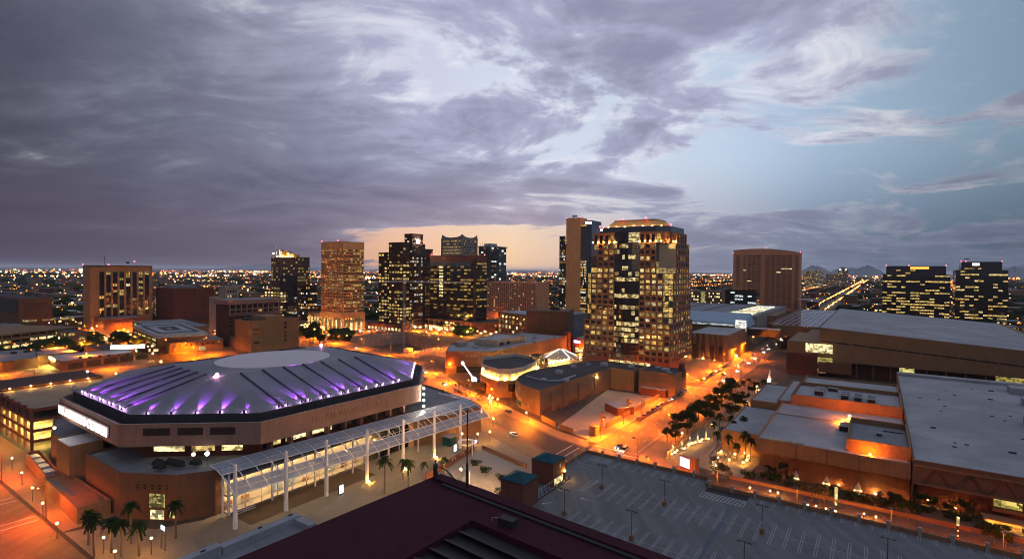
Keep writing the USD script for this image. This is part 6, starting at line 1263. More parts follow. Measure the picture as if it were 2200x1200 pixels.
for k in range(9): MB().box(-128 + k * .4, -104, 582 + k * 17, 590 + k * 17, 26.4, 27.6).put('skylight', 'lit_hot' if k % 2 else 'lit_white', FH)
for k in range(5): MB().box(-250 + 30 * k, -249.4 + 30 * k, 562, 758, 26.4, 26.9).put('roof_seam', 'roof_dark', FH)
MB().box(-95.9, -88, 620, 700, 0, 24).put('side_block', 'tan', FH)
BX = thing('boxy_blue_tower', 'dark blue boxy building with a flat overhanging roof beyond the glass roof', 'building', (-70, 900, 0)); c = AT(1733, 640, 900); MB().prism(rect(c[0], c[0] + 18, c[1], c[1] + 20), 0, zt(c, 647)).put('wall', 'glass', BX); z_ = zt(c, 643); MB().prism(rect(c[0] - 14, c[0] + 19, c[1] - 2, c[1] + 20), z_ - 1, z_ + .4).put('roof', 'grey_metal_roof', BX)
# plaza gateway, walls and the lit sign on the corner
SG = thing('corner_display_sign', 'pink-white glowing display screen in a red masonry frame on the plaza corner', 'sign', (-53, 191, 0))
c = EN(1474, 1012, 0); MB().hexa([(c[0] - 2.6, c[1] + .6, 1.0), (c[0] + 1.8, c[1] - 1.2, 1.0), (c[0] + 2.1, c[1] - .4, 1.0), (c[0] - 2.3, c[1] + 1.4, 1.0)], [(c[0] - 2.6, c[1] + .6, 5.2), (c[0] + 1.8, c[1] - 1.2, 5.2), (c[0] + 2.1, c[1] - .4, 5.2), (c[0] - 2.3, c[1] + 1.4, 5.2)]).put('frame', 'granite_red', SG)
a, b = np.array([c[0] - 2.6, c[1] + .6]), np.array([c[0] + 1.8, c[1] - 1.2]); u = unit(b - a); w = np.array([u[1], -u[0]]); MB().obox(a, u, w, .35, 4.4, .02, .1, 1.5, 4.8).put('screen', 'sign_magenta', SG); MB().obox(a, u, w, 4.9, 7.2, -1.6, .6, 0, 6.0).put('pylon', 'granite', SG); MB().obox(a, u, w, -1, 5, -1.4, .4, 0, 1.0).put('base', 'granite', SG)
m = MB(); m.box(-64.6, -64.1, 197, 262, .13, 2.0); m.box(-64, -50, 262, 262.5, .13, 1.6); m.put('plaza_wall', 'granite', None, 'long reddish wall between the street trees and the lamp-lit plaza', 'wall')
sheet('plaza_floor', [[(-64, 197), (-36, 190), (-34, 216), (-50, 217), (-50, 345), (-58, 345), (-64, 262)]], .17, 'plaza')
for k in range(5): MB().box(-52.5 + 1.5 * k, -51.4 + 1.5 * k, 206 + 1.2 * k, 224 - 1.2 * k, .17, .75).put('concrete_bench', 'conc', None, f'dark slab bench in the lamp-lit plaza, row {("nearest the lamps", "second from the lamps", "middle of five", "fourth from the lamps", "nearest the palms")[k]}', 'bench', 'slab benches in the plaza')
# lit garden terraces along the street
kerb('garden_terrace', [[(-40, 178), (140, 178), (140, 186), (-40, 188)]], 'soil', .5); kerb('garden_terrace', [[(-36, 190), (140, 188.5), (140, 194), (-36, 197)]], 'soil', 1.2)
m = MB(); m.box(-30, -24.1, 195.6, 196.0, 0, 2.6); m.box(-33.5, -30, 197, 203, 0, 2.2); m.put('lit_garden_wall', 'conc_warm', None, 'yellow-lit garden wall under the front of the convention hall', 'wall')
m = MB(); m.box(-40, 90, 188.1, 188.5, 0, 1.5); m.put('terrace_wall', 'granite', None, 'long low red terrace wall along the planted bank', 'wall')
FL = proto('cone_lamp'); MB().tube((0, 0, 1.1), (0, 0, 3.2), .95, 12, .12).put('shade', 'canvas', FL); MB().tube((0, 0, 3.2), (0, 0, 4.6), .06).put('stem', 'dark_metal', FL); MB().tube((0, 0, .6), (0, 0, 1.08), .7, 10).put('lit_base', 'lit_hot', FL)
for i in range(2): MB().ball((-.9 + 1.8 * i, -.4, .7), .08, 1).put('bulb', 'yellow_bulb', FL)
for (e, n), lb in zip(((-21.4, 199.6), (-12.6, 200.4), (-4.0, 200.0)), ('leftmost of the three below the convention front wall', 'middle of the three below the convention front wall', 'rightmost of the three below the convention front wall')): copy(FL, 'cone_fountain_lamp', 'glowing cone-shaped lamp, ' + lb, 'lamp', (e, n, .5), 0, 'glowing cone lamps in front of the convention hall')
MB().ball((0.6, 200.6, 1.0), .22, 1).put('garden_uplight', 'yellow_bulb', None, 'small uplight washing the wall right of the three cone lamps', 'uplight')
# ------------------------------------------------------------------ trees and palms
def leaf_cloud(m, c, rad, n, size, r, squash=.8):
    for _ in range(n):
        d = unit(r.normal(size=3)); p = np.array(c) + d * np.array([rad, rad, rad * squash]) * r.uniform(.35, 1.0) ** .6
        a = unit(r.normal(size=3)); b = unit(np.cross(a, r.normal(size=3))); s = size * r.uniform(.6, 1.4)
        m.add([p - a * s, p - b * s * .6, p + a * s, p + b * s * .6], [[0, 1, 2, 3]])
def tree_proto(name, h, rad, seed, leaf='leaf', dens=1.0):
    r = np.random.default_rng(seed); p = proto(name); t = MB(); t.tube((0, 0, 0), (0, 0, h * .45), .17 * h / 6, 7, .11 * h / 6); cr = MB()
    for k in range(9):
        a = k * 2.4 + r.uniform(0, .6); q = np.array([math.cos(a) * rad * r.uniform(.25, .75), math.sin(a) * rad * r.uniform(.25, .75), h * r.uniform(.55, .92)])
        t.tube((0, 0, h * r.uniform(.28, .45)), q, .06 * h / 6, 5, .02); leaf_cloud(cr, q, rad * r.uniform(.30, .48), int(260 * dens), .18 * h / 7, r)
    t.put('trunk', 'bark', p); cr.put('crown', leaf, p); return p
TREES = [tree_proto('tree_a', 7.5, 3.4, 1), tree_proto('tree_b', 6.2, 2.9, 2), tree_proto('tree_c', 8.6, 3.8, 3)]
DRY = [tree_proto('dry_tree_a', 6.4, 2.9, 4, 'leaf_dry', .55), tree_proto('dry_tree_b', 5.4, 2.5, 5, 'leaf_dry', .5)]
def shrub_proto(name, seed):
    r = np.random.default_rng(seed); p = proto(name); cr = MB(); st = MB()
    for k in range(6): q = (r.uniform(-.9, .9), r.uniform(-.9, .9), r.uniform(.5, 1.1)); st.tube((0, 0, 0), q, .05, 4, .02); leaf_cloud(cr, q, .62, 70, .15, r)
    st.put('stem', 'bark', p); cr.put('foliage', 'leaf', p); return p
SHRUB = [shrub_proto('shrub_a', 11), shrub_proto('shrub_b', 12)]
def palm_proto(name, h, seed, fl=2.6):
    r = np.random.default_rng(seed); p = proto(name); t = MB(); top = np.array([r.uniform(-.3, .3), r.uniform(-.3, .3), h])
    t.tube((0, 0, 0), top * .5 + [0.05, 0, 0], .26, 8, .2); t.tube(top * .5 + [0.05, 0, 0], top, .2, 8, .17); t.put('trunk', 'bark', p); f = MB()
    for k in range(34):
        a = k * 2.399; el = r.uniform(-.45, 1.35); d = np.array([math.cos(a), math.sin(a), 0]); L_ = fl * r.uniform(.8, 1.15); pts = []
        for s in np.linspace(0, 1, 6): pts.append(top + d * L_ * s * math.cos(el) * (1 - .12 * s) + np.array([0, 0, 1.0]) * (L_ * s * math.sin(el) - .62 * L_ * s * s))
        sd = np.array([-d[1], d[0], 0])
        for i in range(5):
            for q in range(3):
                c = pts[i] + (pts[i + 1] - pts[i]) * (q / 3); c2 = c + (pts[i + 1] - pts[i]) * .62; wl = fl * .13 * (1 - .55 * abs((i + q / 3) / 5 - .4))
                for sg in (-1, 1): f.add([c, c2, c2 + sd * sg * wl * .8 + [0, 0, -.28 * wl], c + sd * sg * wl + [0, 0, -.4 * wl]], [[0, 1, 2, 3]])
    f.put('fronds', 'frond', p); return p
PALMS = [palm_proto('palm_a', 8.0, 21), palm_proto('palm_b', 9.2, 22), palm_proto('palm_c', 6.8, 23, 2.4)]
# tall palms by the arena corner
_ord = ['first', 'second', 'third', 'fourth', 'fifth', 'sixth', 'seventh', 'eighth', 'ninth', 'tenth', 'eleventh', 'twelfth', 'thirteenth', 'fourteenth', 'fifteenth', 'sixteenth', 'seventeenth', 'eighteenth', 'nineteenth', 'twentieth', 'twenty-first', 'twenty-second', 'twenty-third', 'twenty-fourth', 'twenty-fifth', 'twenty-sixth', 'twenty-seventh', 'twenty-eighth', 'twenty-ninth', 'thirtieth']
for k, (px, py) in enumerate(((190, 1171), (202, 1197), (238, 1188), (260, 1196), (281, 1168), (299, 1194))):
    e, n = EN(px, py); copy(PALMS[k % 3], 'palm_tree', f'tall dark palm in the row at the lower left arena corner, {_ord[k]} from the left', 'palm', (e, n, .1), 40 * k, 'row of palms by the lower left arena corner', 1.0 + .05 * (k % 3))
e, n = EN(378, 1157); copy(PALMS[1], 'palm_tree', 'single dark palm standing in front of the green-lit stair window', 'palm', (e, n, .1), 20)
for (px, py), sc, lb in zip(((826, 1060), (866, 1030), (878, 1048), (912, 1035), (955, 1028)), (1.15, .9, 1.2, .75, .7), ('leftmost of the palms in front of the glazed lobby', 'short palm leaning between two taller ones before the lobby', 'tallest palm right of the lit canopy post', 'low spreading palm beside the lit canopy column', 'low palm half hidden by the vent pipe')):
    e, n = EN(px, py); copy(PALMS[int(px) % 3], 'palm_tree', 'palm: ' + lb, 'palm', (e, n, .12), px, 'palms along the front of the lobby', sc)
# palms of the plaza
r_ = random.Random(31); k = 0
for px, py in ((1532, 945), (1540, 975), (1553, 955), (1566, 985), (1575, 950), (1583, 990), (1590, 968), (1601, 985), (1606, 960), (1612, 992), (1598, 945), (1570, 925), (1545, 930)):
    e, n = EN(px, py); copy(PALMS[k % 3], 'palm_tree', f'uplit plaza palm left of the convention hall, {_ord[k]} from the left', 'palm', (e, n, .17), 29 * k, 'uplit palms of the plaza', .85 + .2 * r_.random()); k += 1
for k in range(6): copy(PALMS[k % 3], 'palm_tree', f'dark palm in the far plaza grove, {_ord[k]} from the street', 'palm', (-62 + 2.6 * k, 322 + 3 * (k % 3), .14), 50 * k, 'dark palms at the north end of the plaza', .95)
# street trees along the east kerb
k = 0
for n in range(214, 330, 7):
    for e in ((-69.6, -66.2) if n % 2 == 0 else (-67.9,)):
        copy(TREES[k % 3], 'street_tree', f'dark round tree on the east side of the orange street, {_ord[k]} from the corner', 'tree', (e + r_.uniform(-.8, .8), n + r_.uniform(-2, 2), .14), r_.uniform(0, 360), 'dark trees along the east side of the street', .75 + .4 * r_.random()); k += 1
for k, (px, py) in enumerate(((1560, 890), (1580, 880), (1535, 900), (1600, 865), (1590, 890), (1520, 915), (1616, 850), (1575, 905))):
    e, n = EN(px, py); copy(TREES[(k + 1) % 3], 'plaza_tree', f'dark leafy tree between the palms and the street trees, {_ord[k]} of the clump', 'tree', (e, n, .17), 70 * k, 'dark leafy trees in the plaza', .8 + .25 * r_.random())
for k, (px, py, s) in enumerate(((1540, 1030, 1.1), (1560, 1034, .9), (1770, 1085, .9), (1745, 1075, .8), (1880, 1098, .9), (985, 838, .9), (1000, 840, .8), (1030, 860, .7), (1443, 848, .8), (1722, 1060, .7))):
    e, n = EN(px, py); copy(DRY[k % 2], 'dry_tree', f'sparse orange-lit tree, {("by the lit corner sign", "right of the corner sign", "on the terrace below the middle cone lamp", "left of the terrace pylon", "on the dark bank under the exhibition hall", "at the restaurant corner, left", "at the restaurant corner, right", "on the pavement below the restaurant", "at the end of the lot shed", "at the garden wall")[k]}', 'tree', (e, n, .3), 60 * k, None, s)
for k, (px, py, s) in enumerate(((1680, 1025, 1), (1700, 1040, .8), (1720, 1010, .8), (1660, 1030, .9), (1650, 1015, .7), (1950, 1120, 1.2), (1925, 1105, 1.3), (1905, 1100, 1.0), (1975, 1095, 1.0), (2000, 1105, 1.1), (2040, 1110, 1.2), (2075, 1120, 1.2), (2110, 1165, 1.1), (2160, 1185, 1.3), (2135, 1175, 1.0), (2060, 1140, .9))):
    e, n = EN(px, py); copy(TREES[k % 3], 'garden_tree', f'dark tree in the garden before the halls, {_ord[k]} from the left end', 'tree', (e, n, .6), 83 * k, 'dark trees in the garden before the halls', .55 * s)
k = 0
for e in range(-34, 60, 4):
    n = 191.5 + r_.uniform(-1.5, 2.5); copy(SHRUB[k % 2], 'shrub', f'low dark shrub on the terrace bank, {_ord[k % 30]} from the left', 'shrub', (e + r_.uniform(-1, 1), n, 1.2), 47 * k, 'low dark shrubs on the terrace bank', 1.2 + .8 * r_.random()); k += 1
for k, (px, py) in enumerate(((1070, 1075), (1040, 1015), (1075, 1030), (1020, 1000))): e, n = EN(px, py); copy(DRY[k % 2] if k == 0 else SHRUB[k % 2], 'shrub', ('small bare tree on the pale yard left of the brick cubes', 'bush at the far edge of the pale yard', 'bush beside the far brick cube', 'planted bush by the canopy end')[k], 'shrub', (e, n, .13), 0, None, .55 if k == 0 else 1.5)
mid = [(-590, 150, 1.3), (-560, 165, 1.0), (-530, 180, 1.2), (-545, 195, .9), (-600, 205, 1.1), (-430, 300, 1.2), (-424, 292, 1.1), (-418, 300, 1.2), (-412, 294, 1.0), (-520, 330, 1.3), (-505, 338, 1.2), (-492, 345, 1.2), (-480, 336, 1.1), (-500, 352, 1.3), (-400, 440, 1), (-320, 442, 1.0)]
for k, (e, n, s) in enumerate(mid): copy(TREES[k % 3], 'city_tree', f'dark tree among the low buildings left of the pit, {_ord[k]} from the left edge', 'tree', (e, n, 0), 77 * k, 'dark trees among the low buildings on the left', 1.4 * s)
# ------------------------------------------------------------------ cars
def car_proto(name, body, kind=0):
    p = proto('car_' + name); prof = [(-2.2, .35), (2.15, .35), (2.25, .62), (2.05, .80), (1.0, .92), (-2.1, .95), (-2.25, .6)] if kind == 0 else [(-2.4, .4), (2.3, .4), (2.4, .7), (2.2, .95), (1.25, 1.05), (-2.4, 1.1), (-2.45, .6)]
    roofh = 1.42 if kind == 0 else 1.85; cab = [(.95, .9), (.35, roofh - .04), (-1.25, roofh), (-1.95, .94)] if kind == 0 else [(1.25, 1.02), (.7, roofh - .04), (-2.1, roofh), (-2.35, 1.08)]
    def side(pr, w, w2=None):
        m = MB(); k = len(pr); w2 = w2 or [w] * k; a = [(-w2[i], y, z) for i, (y, z) in enumerate(pr)]; b = [(w2[i], y, z) for i, (y, z) in enumerate(pr)]
        m.add(a + b, [[i, (i + 1) % k, k + (i + 1) % k, k + i] for i in range(k)]); m.add(a, [[0, i + 1, i] for i in range(1, k - 1)]); m.add(b, [[0, i, i + 1] for i in range(1, k - 1)]); return m
    side(prof, .88).put('body', body, p); side(cab, .8, [.84, .68, .68, .84]).put('cabin', 'car_glass', p); MB().box(-.66, .66, cab[2][0] + .05, cab[1][0] - .05, roofh - .02, roofh + .03).put('roof', body, p)
    for x in (-.82, .82):
        for y in (-1.4, 1.4): MB().tube((x - .1, y, .33), (x + .1, y, .33), .33, 10).put('wheel', 'rubber', p)
        MB().box(x * .8 - .16, x * .8 + .16, (2.2 if kind == 0 else 2.36), (2.27 if kind == 0 else 2.43), .58, .74).put('headlight', 'white_steel', p); MB().box(x * .8 - .16, x * .8 + .16, -2.28 - .2 * kind, -2.2 - .2 * kind, .62, .78).put('tail_light', 'car_red', p)
    return p
CARS = {c: car_proto(c, 'car_' + c, k) for c, k in (('dark', 0), ('white', 0), ('silver', 1), ('red', 0), ('blue', 1), ('tan', 0))}
cl = ['dark', 'red', 'dark', 'blue', 'silver', 'dark', 'red', 'white', 'dark', 'dark', 'silver', 'white', 'tan', 'dark']
for k, c in enumerate(cl):
    n = 239 + k * 6.6
    if n > 318: n += 46
    copy(CARS[c], 'parked_car', f'{c} car parked at the west kerb by the vacant lot, {_ord[k]} from the corner', 'car', (-93.0 + 1.9, n, .012), 0, 'cars parked along the west kerb')
def hd(pro_, lab, e, n, rot, z=.012):
    q = copy(CARS[pro_], 'waiting_car', lab, 'car', (e, n, z), rot)
    a = math.radians(rot); f_ = np.array([-math.sin(a), math.cos(a)]); s_ = np.array([f_[1], -f_[0]])
    return q
LIT = proto('car_lit')
def lit_car(c, kind):
    p = car_proto(c + '_lit', 'car_' + c, kind); m = MB()
    for x in (-.62, .62): MB().ball((x, 2.32 + .14 * kind, .66), .17, 1).put('lit_headlight', 'head_lamp', p); MB().ball((x, -2.3 - .2 * kind, .72), .10, 1).put('lit_tail_light', 'tail_lamp', p)
    return p
LC = {'dark': lit_car('dark', 0), 'silver': lit_car('silver', 1), 'white': lit_car('white', 0)}
copy(LC['dark'], 'waiting_car', 'dark car with headlights on, left of two waiting at the crossing', 'car', (*EN(1330, 962), .012), 180); copy(LC['silver'], 'waiting_car', 'silver car with headlights on, right of two waiting at the crossing', 'car', (*EN(1341, 969), .012), 180)
copy(CARS['dark'], 'parked_car', 'dark car alone at the kerb of the curving street below the tan building', 'car', (*EN(1093, 886), .15), 62); copy(LC['white'], 'moving_car', 'white car with lights on driving along the dark stretch of road', 'car', (*EN(1105, 935), .02), 64)
jm = [np.array(a) * .5 + np.array(b) * .5 for a, b in zip(JN, JS)]
k = 0
for i in range(3, 6):
    for t in (.1, .4, .7):
        p = jm[i] * (1 - t) + jm[i + 1] * t; d = jm[i + 1] - jm[i]; rot = math.degrees(math.atan2(-d[0], d[1])); w = unit([d[1], -d[0]])
        copy(LC[('dark', 'white', 'silver')[k % 3]], 'moving_car', f'car with lights on far up the curving street, {_ord[k]} from the restaurant corner', 'car', (*(p + w * (3.5 if k % 2 else -3.5)), .012), rot + (180 if k % 2 else 0), 'cars driving up the curving street'); k += 1
for k in range(16): copy((LC['white'] if k % 3 == 0 else LC['dark']), 'moving_car', f'car with lights on the far straight street beyond the cross street, {_ord[k]} from the crossing', 'car', (-80 - 5 * (k % 2), 358 + k * 17 + 3 * (k % 5), .014), 180 * ((k + 1) % 2), 'cars on the far straight street')
for k in range(12): copy(CARS[cl[k]], 'parked_car', f'car parked before the scalloped hall, {_ord[k]} from the cross street', 'car', (-91.0, 352 + k * 6.4, .014), 0, 'cars parked before the scalloped hall')
for k in range(14): copy((LC['silver'] if k % 2 else LC['dark']), 'moving_car', f'car with lights on the street left of the pit, {_ord[k]} from the near end', 'car', (-471 + 5 * (k % 2), 322 + k * 11, .016), 180 * (k % 2), 'cars on the street left of the pit')
for k in range(18):
    e, n = -545 + (k % 9) * 5.5, 330 + 20 * (k // 9) ; copy(CARS[cl[k % 14]], 'parked_car', f'car in the open lot beyond the arena roof, {"front" if k < 9 else "back"} row, {_ord[k % 9]} from the left', 'car', (e, n, 0), 0, 'cars in the open lot beyond the arena roof')
for k, (e, n, r) in enumerate(((-295, 84, 80), (-288, 86, 80))): copy(CARS['tan' if k else 'white'], 'parked_car', ('white', 'tan')[k] + ' car parked on the sand-coloured garage deck', 'car', (e, n, 15.5), r)
for k in range(9): copy((LC['white'] if k % 3 == 0 else CARS[cl[k]]), 'lot_car', f'car among the orange-lit streets left of the white depot roof, {_ord[k]} from the left', 'car', (-585 + 14 * k, 196 + (k * 37) % 40, 0), 40 * k, 'cars left of the white depot roof')
# construction yard by the pit: barriers, hut, crane
MB().box(-330, -324, 318, 323, 0, 3).put('site_hut', 'canvas', None, 'pale site hut at the edge of the excavation pit', 'hut')
for k in range(14): MB().box(-322 + k * .7, -321.2 + k * .7, 316 + k * 5, 319.4 + k * 5, 0, 1.0).put('road_barrier', 'white_steel', None, f'white road barrier along the pit edge, {_ord[k]} from the site hut', 'barrier', 'white road barriers along the pit edge')
CRN = thing('tower_crane', 'slender tower crane in the pit with a long thin horizontal jib', 'crane', (-430, 415, -13))
c = np.array([-420.0, 405.0]); zj = ZAT(c, 606); m = MB()
for z in np.arange(-13, zj, 3):
    for a, b in (((-.8, -.8), (.8, -.8)), ((.8, -.8), (.8, .8)), ((.8, .8), (-.8, .8)), ((-.8, .8), (-.8, -.8))): m.tube((*(c + a), z), (*(c + b), z + 3), .12, 4, cap=False)
for a in ((-.8, -.8), (.8, -.8), (.8, .8), (-.8, .8)): m.tube((*(c + a), -13), (*(c + a), zj), .16, 4, cap=False)
m.put('mast', 'grey_steel', CRN)
j0, j1 = np.array(AT(818, 611, 590)), np.array(AT(1010, 602, 575)); zj1 = zj; m = MB(); cj = np.array([*c, zj + .6]); d = unit((j1 - j0)[:2])
for s, L_ in ((1, 72.0), (-1, 24.0)):
    for k in range(int(L_ / 3)):
        a, b = c + d * s * 3 * k, c + d * s * 3 * (k + 1); m.tube((*a, zj), (*b, zj), .16, 4, cap=False); m.tube((*a, zj), (*((a + b) / 2), zj + 1.3), .1, 4, cap=False); m.tube((*((a + b) / 2), zj + 1.3), (*b, zj), .1, 4, cap=False)
    m.tube((*c, zj + 1.3), (*(c + d * s * L_), zj + 1.3 if s > 0 else zj + .4), .12, 4, cap=False)
m.put('jib', 'white_steel', CRN); MB().tube((*c, zj), (*c, zj + 7), .5, 5, .1).put('apex', 'grey_steel', CRN); MB().box(*(c[0] + d[0] * -22 + np.array([-1.2, 1.2])), *(c[1] + d[1] * -22 + np.array([-1.2, 1.2])), zj - 2, zj).put('counterweight', 'conc', CRN)
# ------------------------------------------------------------------ street lamps
def lamp_proto(name, h, bulb, r, arm=1.6, cob=True):
    p = proto(name); MB().tube((0, 0, 0), (0, 0, h), .11, 7, .07).put('pole', 'dark_metal', p)
    if cob:
        MB().tube((0, 0, h), (arm, 0, h + .35), .06, 5).put('arm', 'dark_metal', p); MB().box(arm - .5, arm + .6, -.42, .42, h + .16, h + .42).put('lamp_head', 'dark_metal', p)
        a = np.linspace(0, 2 * math.pi, 9)[:-1]; MB().add([(arm + .05 + r * math.cos(t), r * math.sin(t), h + .13) for t in a], [[0, k + 1, k] for k in range(1, 7)]).put('lamp_lens', bulb, p)
    else: MB().ball((0, 0, h + r), r, 1).put('bulb', bulb, p); MB().tube((0, 0, h + 2 * r), (0, 0, h + 2 * r + .12), r * .9, 8, .05).put('lamp_cap', 'dark_metal', p)
    return p
COB = lamp_proto('cobra_lamp', 8.2, 'sodium', .34); WEAK = lamp_proto('weak_cobra_lamp', 8.2, 'sodium_weak', .34); PED = lamp_proto('post_lamp', 3.8, 'warm_bulb', .24, cob=False); LOWL = lamp_proto('low_lamp', 1.0, 'warm_bulb', .17, cob=False); COBD = lamp_proto('deep_cobra_lamp', 9.5, 'sodium_deep', .42); ADDED_YARD = lamp_proto('yard_lamp', 8.0, 'added_yard_bulb', .3, cob=False); GLOBE = lamp_proto('globe_lamp', 4.6, 'yellow_bulb', .3, cob=False)
for k, n in enumerate((203, 228, 250, 274, 300, 322, 352, 384, 416, 452, 490)):
    copy(WEAK if k == 2 else COB, 'street_lamp', f'sodium street lamp on the west kerb of the straight street, {_ord[k]} from the corner', 'street lamp', (-94.4, n, .13), 0 - math.degrees(0), 'sodium lamps on the west kerb')
for k, n in enumerate((186, 226, 268, 312, 366, 410, 460)):
    copy(WEAK, 'street_lamp', f'sodium street lamp on the east kerb of the straight street, {_ord[k]} from the corner', 'street lamp', (-71.4, n, .13), 180, 'sodium lamps on the east kerb')
k = 0
for i, t in ((1, .35), (1, .95), (2, .62), (3, .35), (3, .95), (4, .5), (5, .05), (5, .35), (5, .65), (5, .95)):
    p = np.array(JN[i]) * (1 - t) + np.array(JN[i + 1]) * t; d = unit(np.array(JN[i + 1]) - JN[i]); w = np.array([d[1], -d[0]]); p = p + w * 1.2
    copy(COB, 'street_lamp', f'sodium street lamp on the far kerb of the curving street, {_ord[k]} from the corner', 'street lamp', (*p, .13), math.degrees(math.atan2(-w[1], -w[0])), 'sodium lamps of the curving street'); k += 1
for k, e in enumerate(range(-320, -150, 22)): copy(COBD, 'street_lamp', f'sodium street lamp on the street at the lower left, {_ord[k]} from the left edge', 'street lamp', (e, 24 if k % 2 else 47, 0), 90 if k % 2 else -90, 'sodium lamps of the lower left street')
for k, e in enumerate((-62, -40, -18, 4, 26, 48)): copy(COB if k in (0, 5) else WEAK, 'street_lamp', f'sodium street lamp between the garage edge and the garden, {_ord[k]} from the corner', 'street lamp', (e, 171.5, .13), -90, 'sodium lamps of the street behind the garage')
for k, (e, n) in enumerate(((-120, 329), (-150, 349), (-175, 329), (-205, 349), (-108, 349))): copy(COB, 'street_lamp', f'sodium street lamp on the cross street before the granite tower, {_ord[k]} of five', 'street lamp', (e, n, .1), 90 if n > 340 else -90, 'sodium lamps of the cross street')
k = 0
for n in range(300, 900, 34): copy(COB, 'street_lamp', f'sodium street lamp along the street left of the pit, {_ord[k]} from its near end', 'street lamp', (-477 if k % 2 else -458, n, 0), 0 if k % 2 else 180, 'sodium lamps left of the pit'); k += 1
k = 0
for e in range(-460, -300, 26): copy(COB, 'street_lamp', f'sodium street lamp beyond the far edge of the pit, {_ord[k]} from the left', 'street lamp', (e, 438 if e > -470 else 440, 0), 90, 'sodium lamps beyond the pit'); k += 1
k = 0
for e, n in ((-640, 150), (-610, 175), (-585, 140), (-560, 190), (-620, 215), (-590, 235), (-540, 160), (-520, 190), (-660, 205), (-690, 175), (-650, 240), (-560, 290), (-530, 310), (-600, 310), (-575, 262), (-520, 262), (-610, 262), (-545, 232), (-500, 300), (-630, 130), (-665, 138), (-690, 240)):
    copy(COB, 'street_lamp', f'sodium lamp among the low buildings at left, {_ord[k]} of twenty-two', 'street lamp', (e, n, 0), 25 * k, 'sodium lamps among the low buildings at left'); k += 1
for k, (px, py) in enumerate(((25.7, 983.7), (47, 1014.5), (69.7, 1047), (92, 1080), (122.5, 1123.4), (222.8, 1153.8), (247, 1183.5), (325, 1155))):
    e, n = EN(px, py, 4.1); copy(PED, 'post_lamp', f'white-glowing post lamp on the pavement at lower left, {_ord[k]} from the left edge', 'post lamp', (e, n, .13), 0, 'post lamps on the lower left pavement')
for k, (px, py) in enumerate(((993.5, 931), (1034, 884), (1054, 862), (1060, 898), (1052, 927), (1017, 907), (1026, 932), (1050, 855))):
    e, n = EN(px, py, 4.1); copy(PED, 'post_lamp', f'white-glowing post lamp near the far end of the canopy, {_ord[k]} of eight', 'post lamp', (e, n, .13), 0, 'post lamps near the far end of the canopy')
for k, (px, py) in enumerate(((1052, 850), (1058, 855), (1069, 858), (1131, 887))):
    e, n = EN(px, py, 3.9); copy(PED, 'post_lamp', f'post lamp on the yellow-lit pavement below the restaurant, {_ord[k]} from the left', 'post lamp', (e, n, .13), 0, 'post lamps below the restaurant')
for k, (px, py) in enumerate(((1443, 975), (1455, 967), (1480, 955), (1494, 950), (1508, 943), (1466, 930), (1530, 912), (1514, 876), (1522, 868), (1533, 857), (1545, 847), (1592, 862), (1600, 864), (1606, 862), (1614, 866), (1538, 1000), (1543, 983), (1549, 970), (1570, 950), (1567, 987), (1579, 975), (1600, 973), (1605, 988), (1597, 993), (1608, 978), (1582, 905), (1590, 897), (1604, 886), (1626, 830), (1630, 838))):
    e, n = EN(px, py, 1.2); copy(LOWL, 'garden_lamp', f'small glowing lamp among the plaza trees, {_ord[k]} of thirty', 'garden lamp', (e, n, .17), 0, 'small glowing lamps among the plaza trees')
CL = proto('pillar_lamp'); MB().tube((0, 0, 0), (0, 0, .25), 1.5, 12).put('foot', 'conc', CL); MB().tube((0, 0, .25), (0, 0, 3.0), .42, 10, .3).put('lit_shaft', 'lit_hot', CL); MB().tube((0, 0, 3.0), (0, 0, 4.6), .1, 6, .03).put('spike', 'white_steel', CL); MB().ball((.9, 0, .5), .14, 1).put('bulb', 'warm_bulb', CL)
for k, (px, py) in enumerate(((1445, 972), (1465, 964), (1482, 952), (1499, 949), (1517, 942), (1616, 955))): e, n = EN(px, py, .2); copy(CL, 'pillar_lamp', f'glowing cream pillar lamp in the plaza behind the corner sign, {_ord[k]} from the left', 'lamp', (e, n, .17), 0, 'glowing pillar lamps of the plaza')
for k, (px, py) in enumerate(((1657, 1006), (1687, 1011), (1611, 1048), (1655, 1055), (1672, 1059), (1735, 1085), (1753, 1088), (1774, 1093), (1795, 1099), (1856, 1104), (1882, 1111), (1930, 1072), (1993, 1075), (2053, 1092), (1802, 1042))):
    e, n = EN(px, py, 1.3); copy(LOWL, 'garden_lamp', f'small ground lamp in the garden before the halls, {_ord[k]} from the left', 'garden lamp', (e, n, .4), 0, 'ground lamps in the garden before the halls')
for k, (px, py) in enumerate(((346, 776), (372, 780), (391, 781), (447, 771), (484, 767), (436, 786), (450, 775), (517, 770), (543, 772), (562, 777), (570, 773), (588, 775))):
    e, n = EN(px, py, 5.0); copy(GLOBE, 'globe_lamp', f'yellow globe lamp behind the arena roof, {_ord[k]} from the left', 'street lamp', (e, n, 0), 0, 'yellow globe lamps behind the arena roof')
for k, (px, py) in enumerate(((275, 713), (198, 705), (208, 700), (194, 720), (228, 727), (235, 722), (254, 715), (249, 716), (293, 752), (310, 741), (322, 726), (328, 758))):
    e, n = EN(px, py, 5.0); copy(GLOBE, 'globe_lamp', f'bright lamp on the orange streets before the striped tower, {_ord[k]} of twelve', 'street lamp', (e, n, 0), 0, 'bright lamps before the striped tower')
r2 = random.Random(17); k = 0
for k in range(26):
    e, n = r2.uniform(-455, -330), r2.uniform(425, 452); copy(GLOBE, 'globe_lamp', f'bright lamp at the foot of the dark towers beyond the pit, {_ord[k]} from the left', 'street lamp', (-455 + k * 5.2, n, 0), 0, 'bright lamps at the foot of the dark towers')
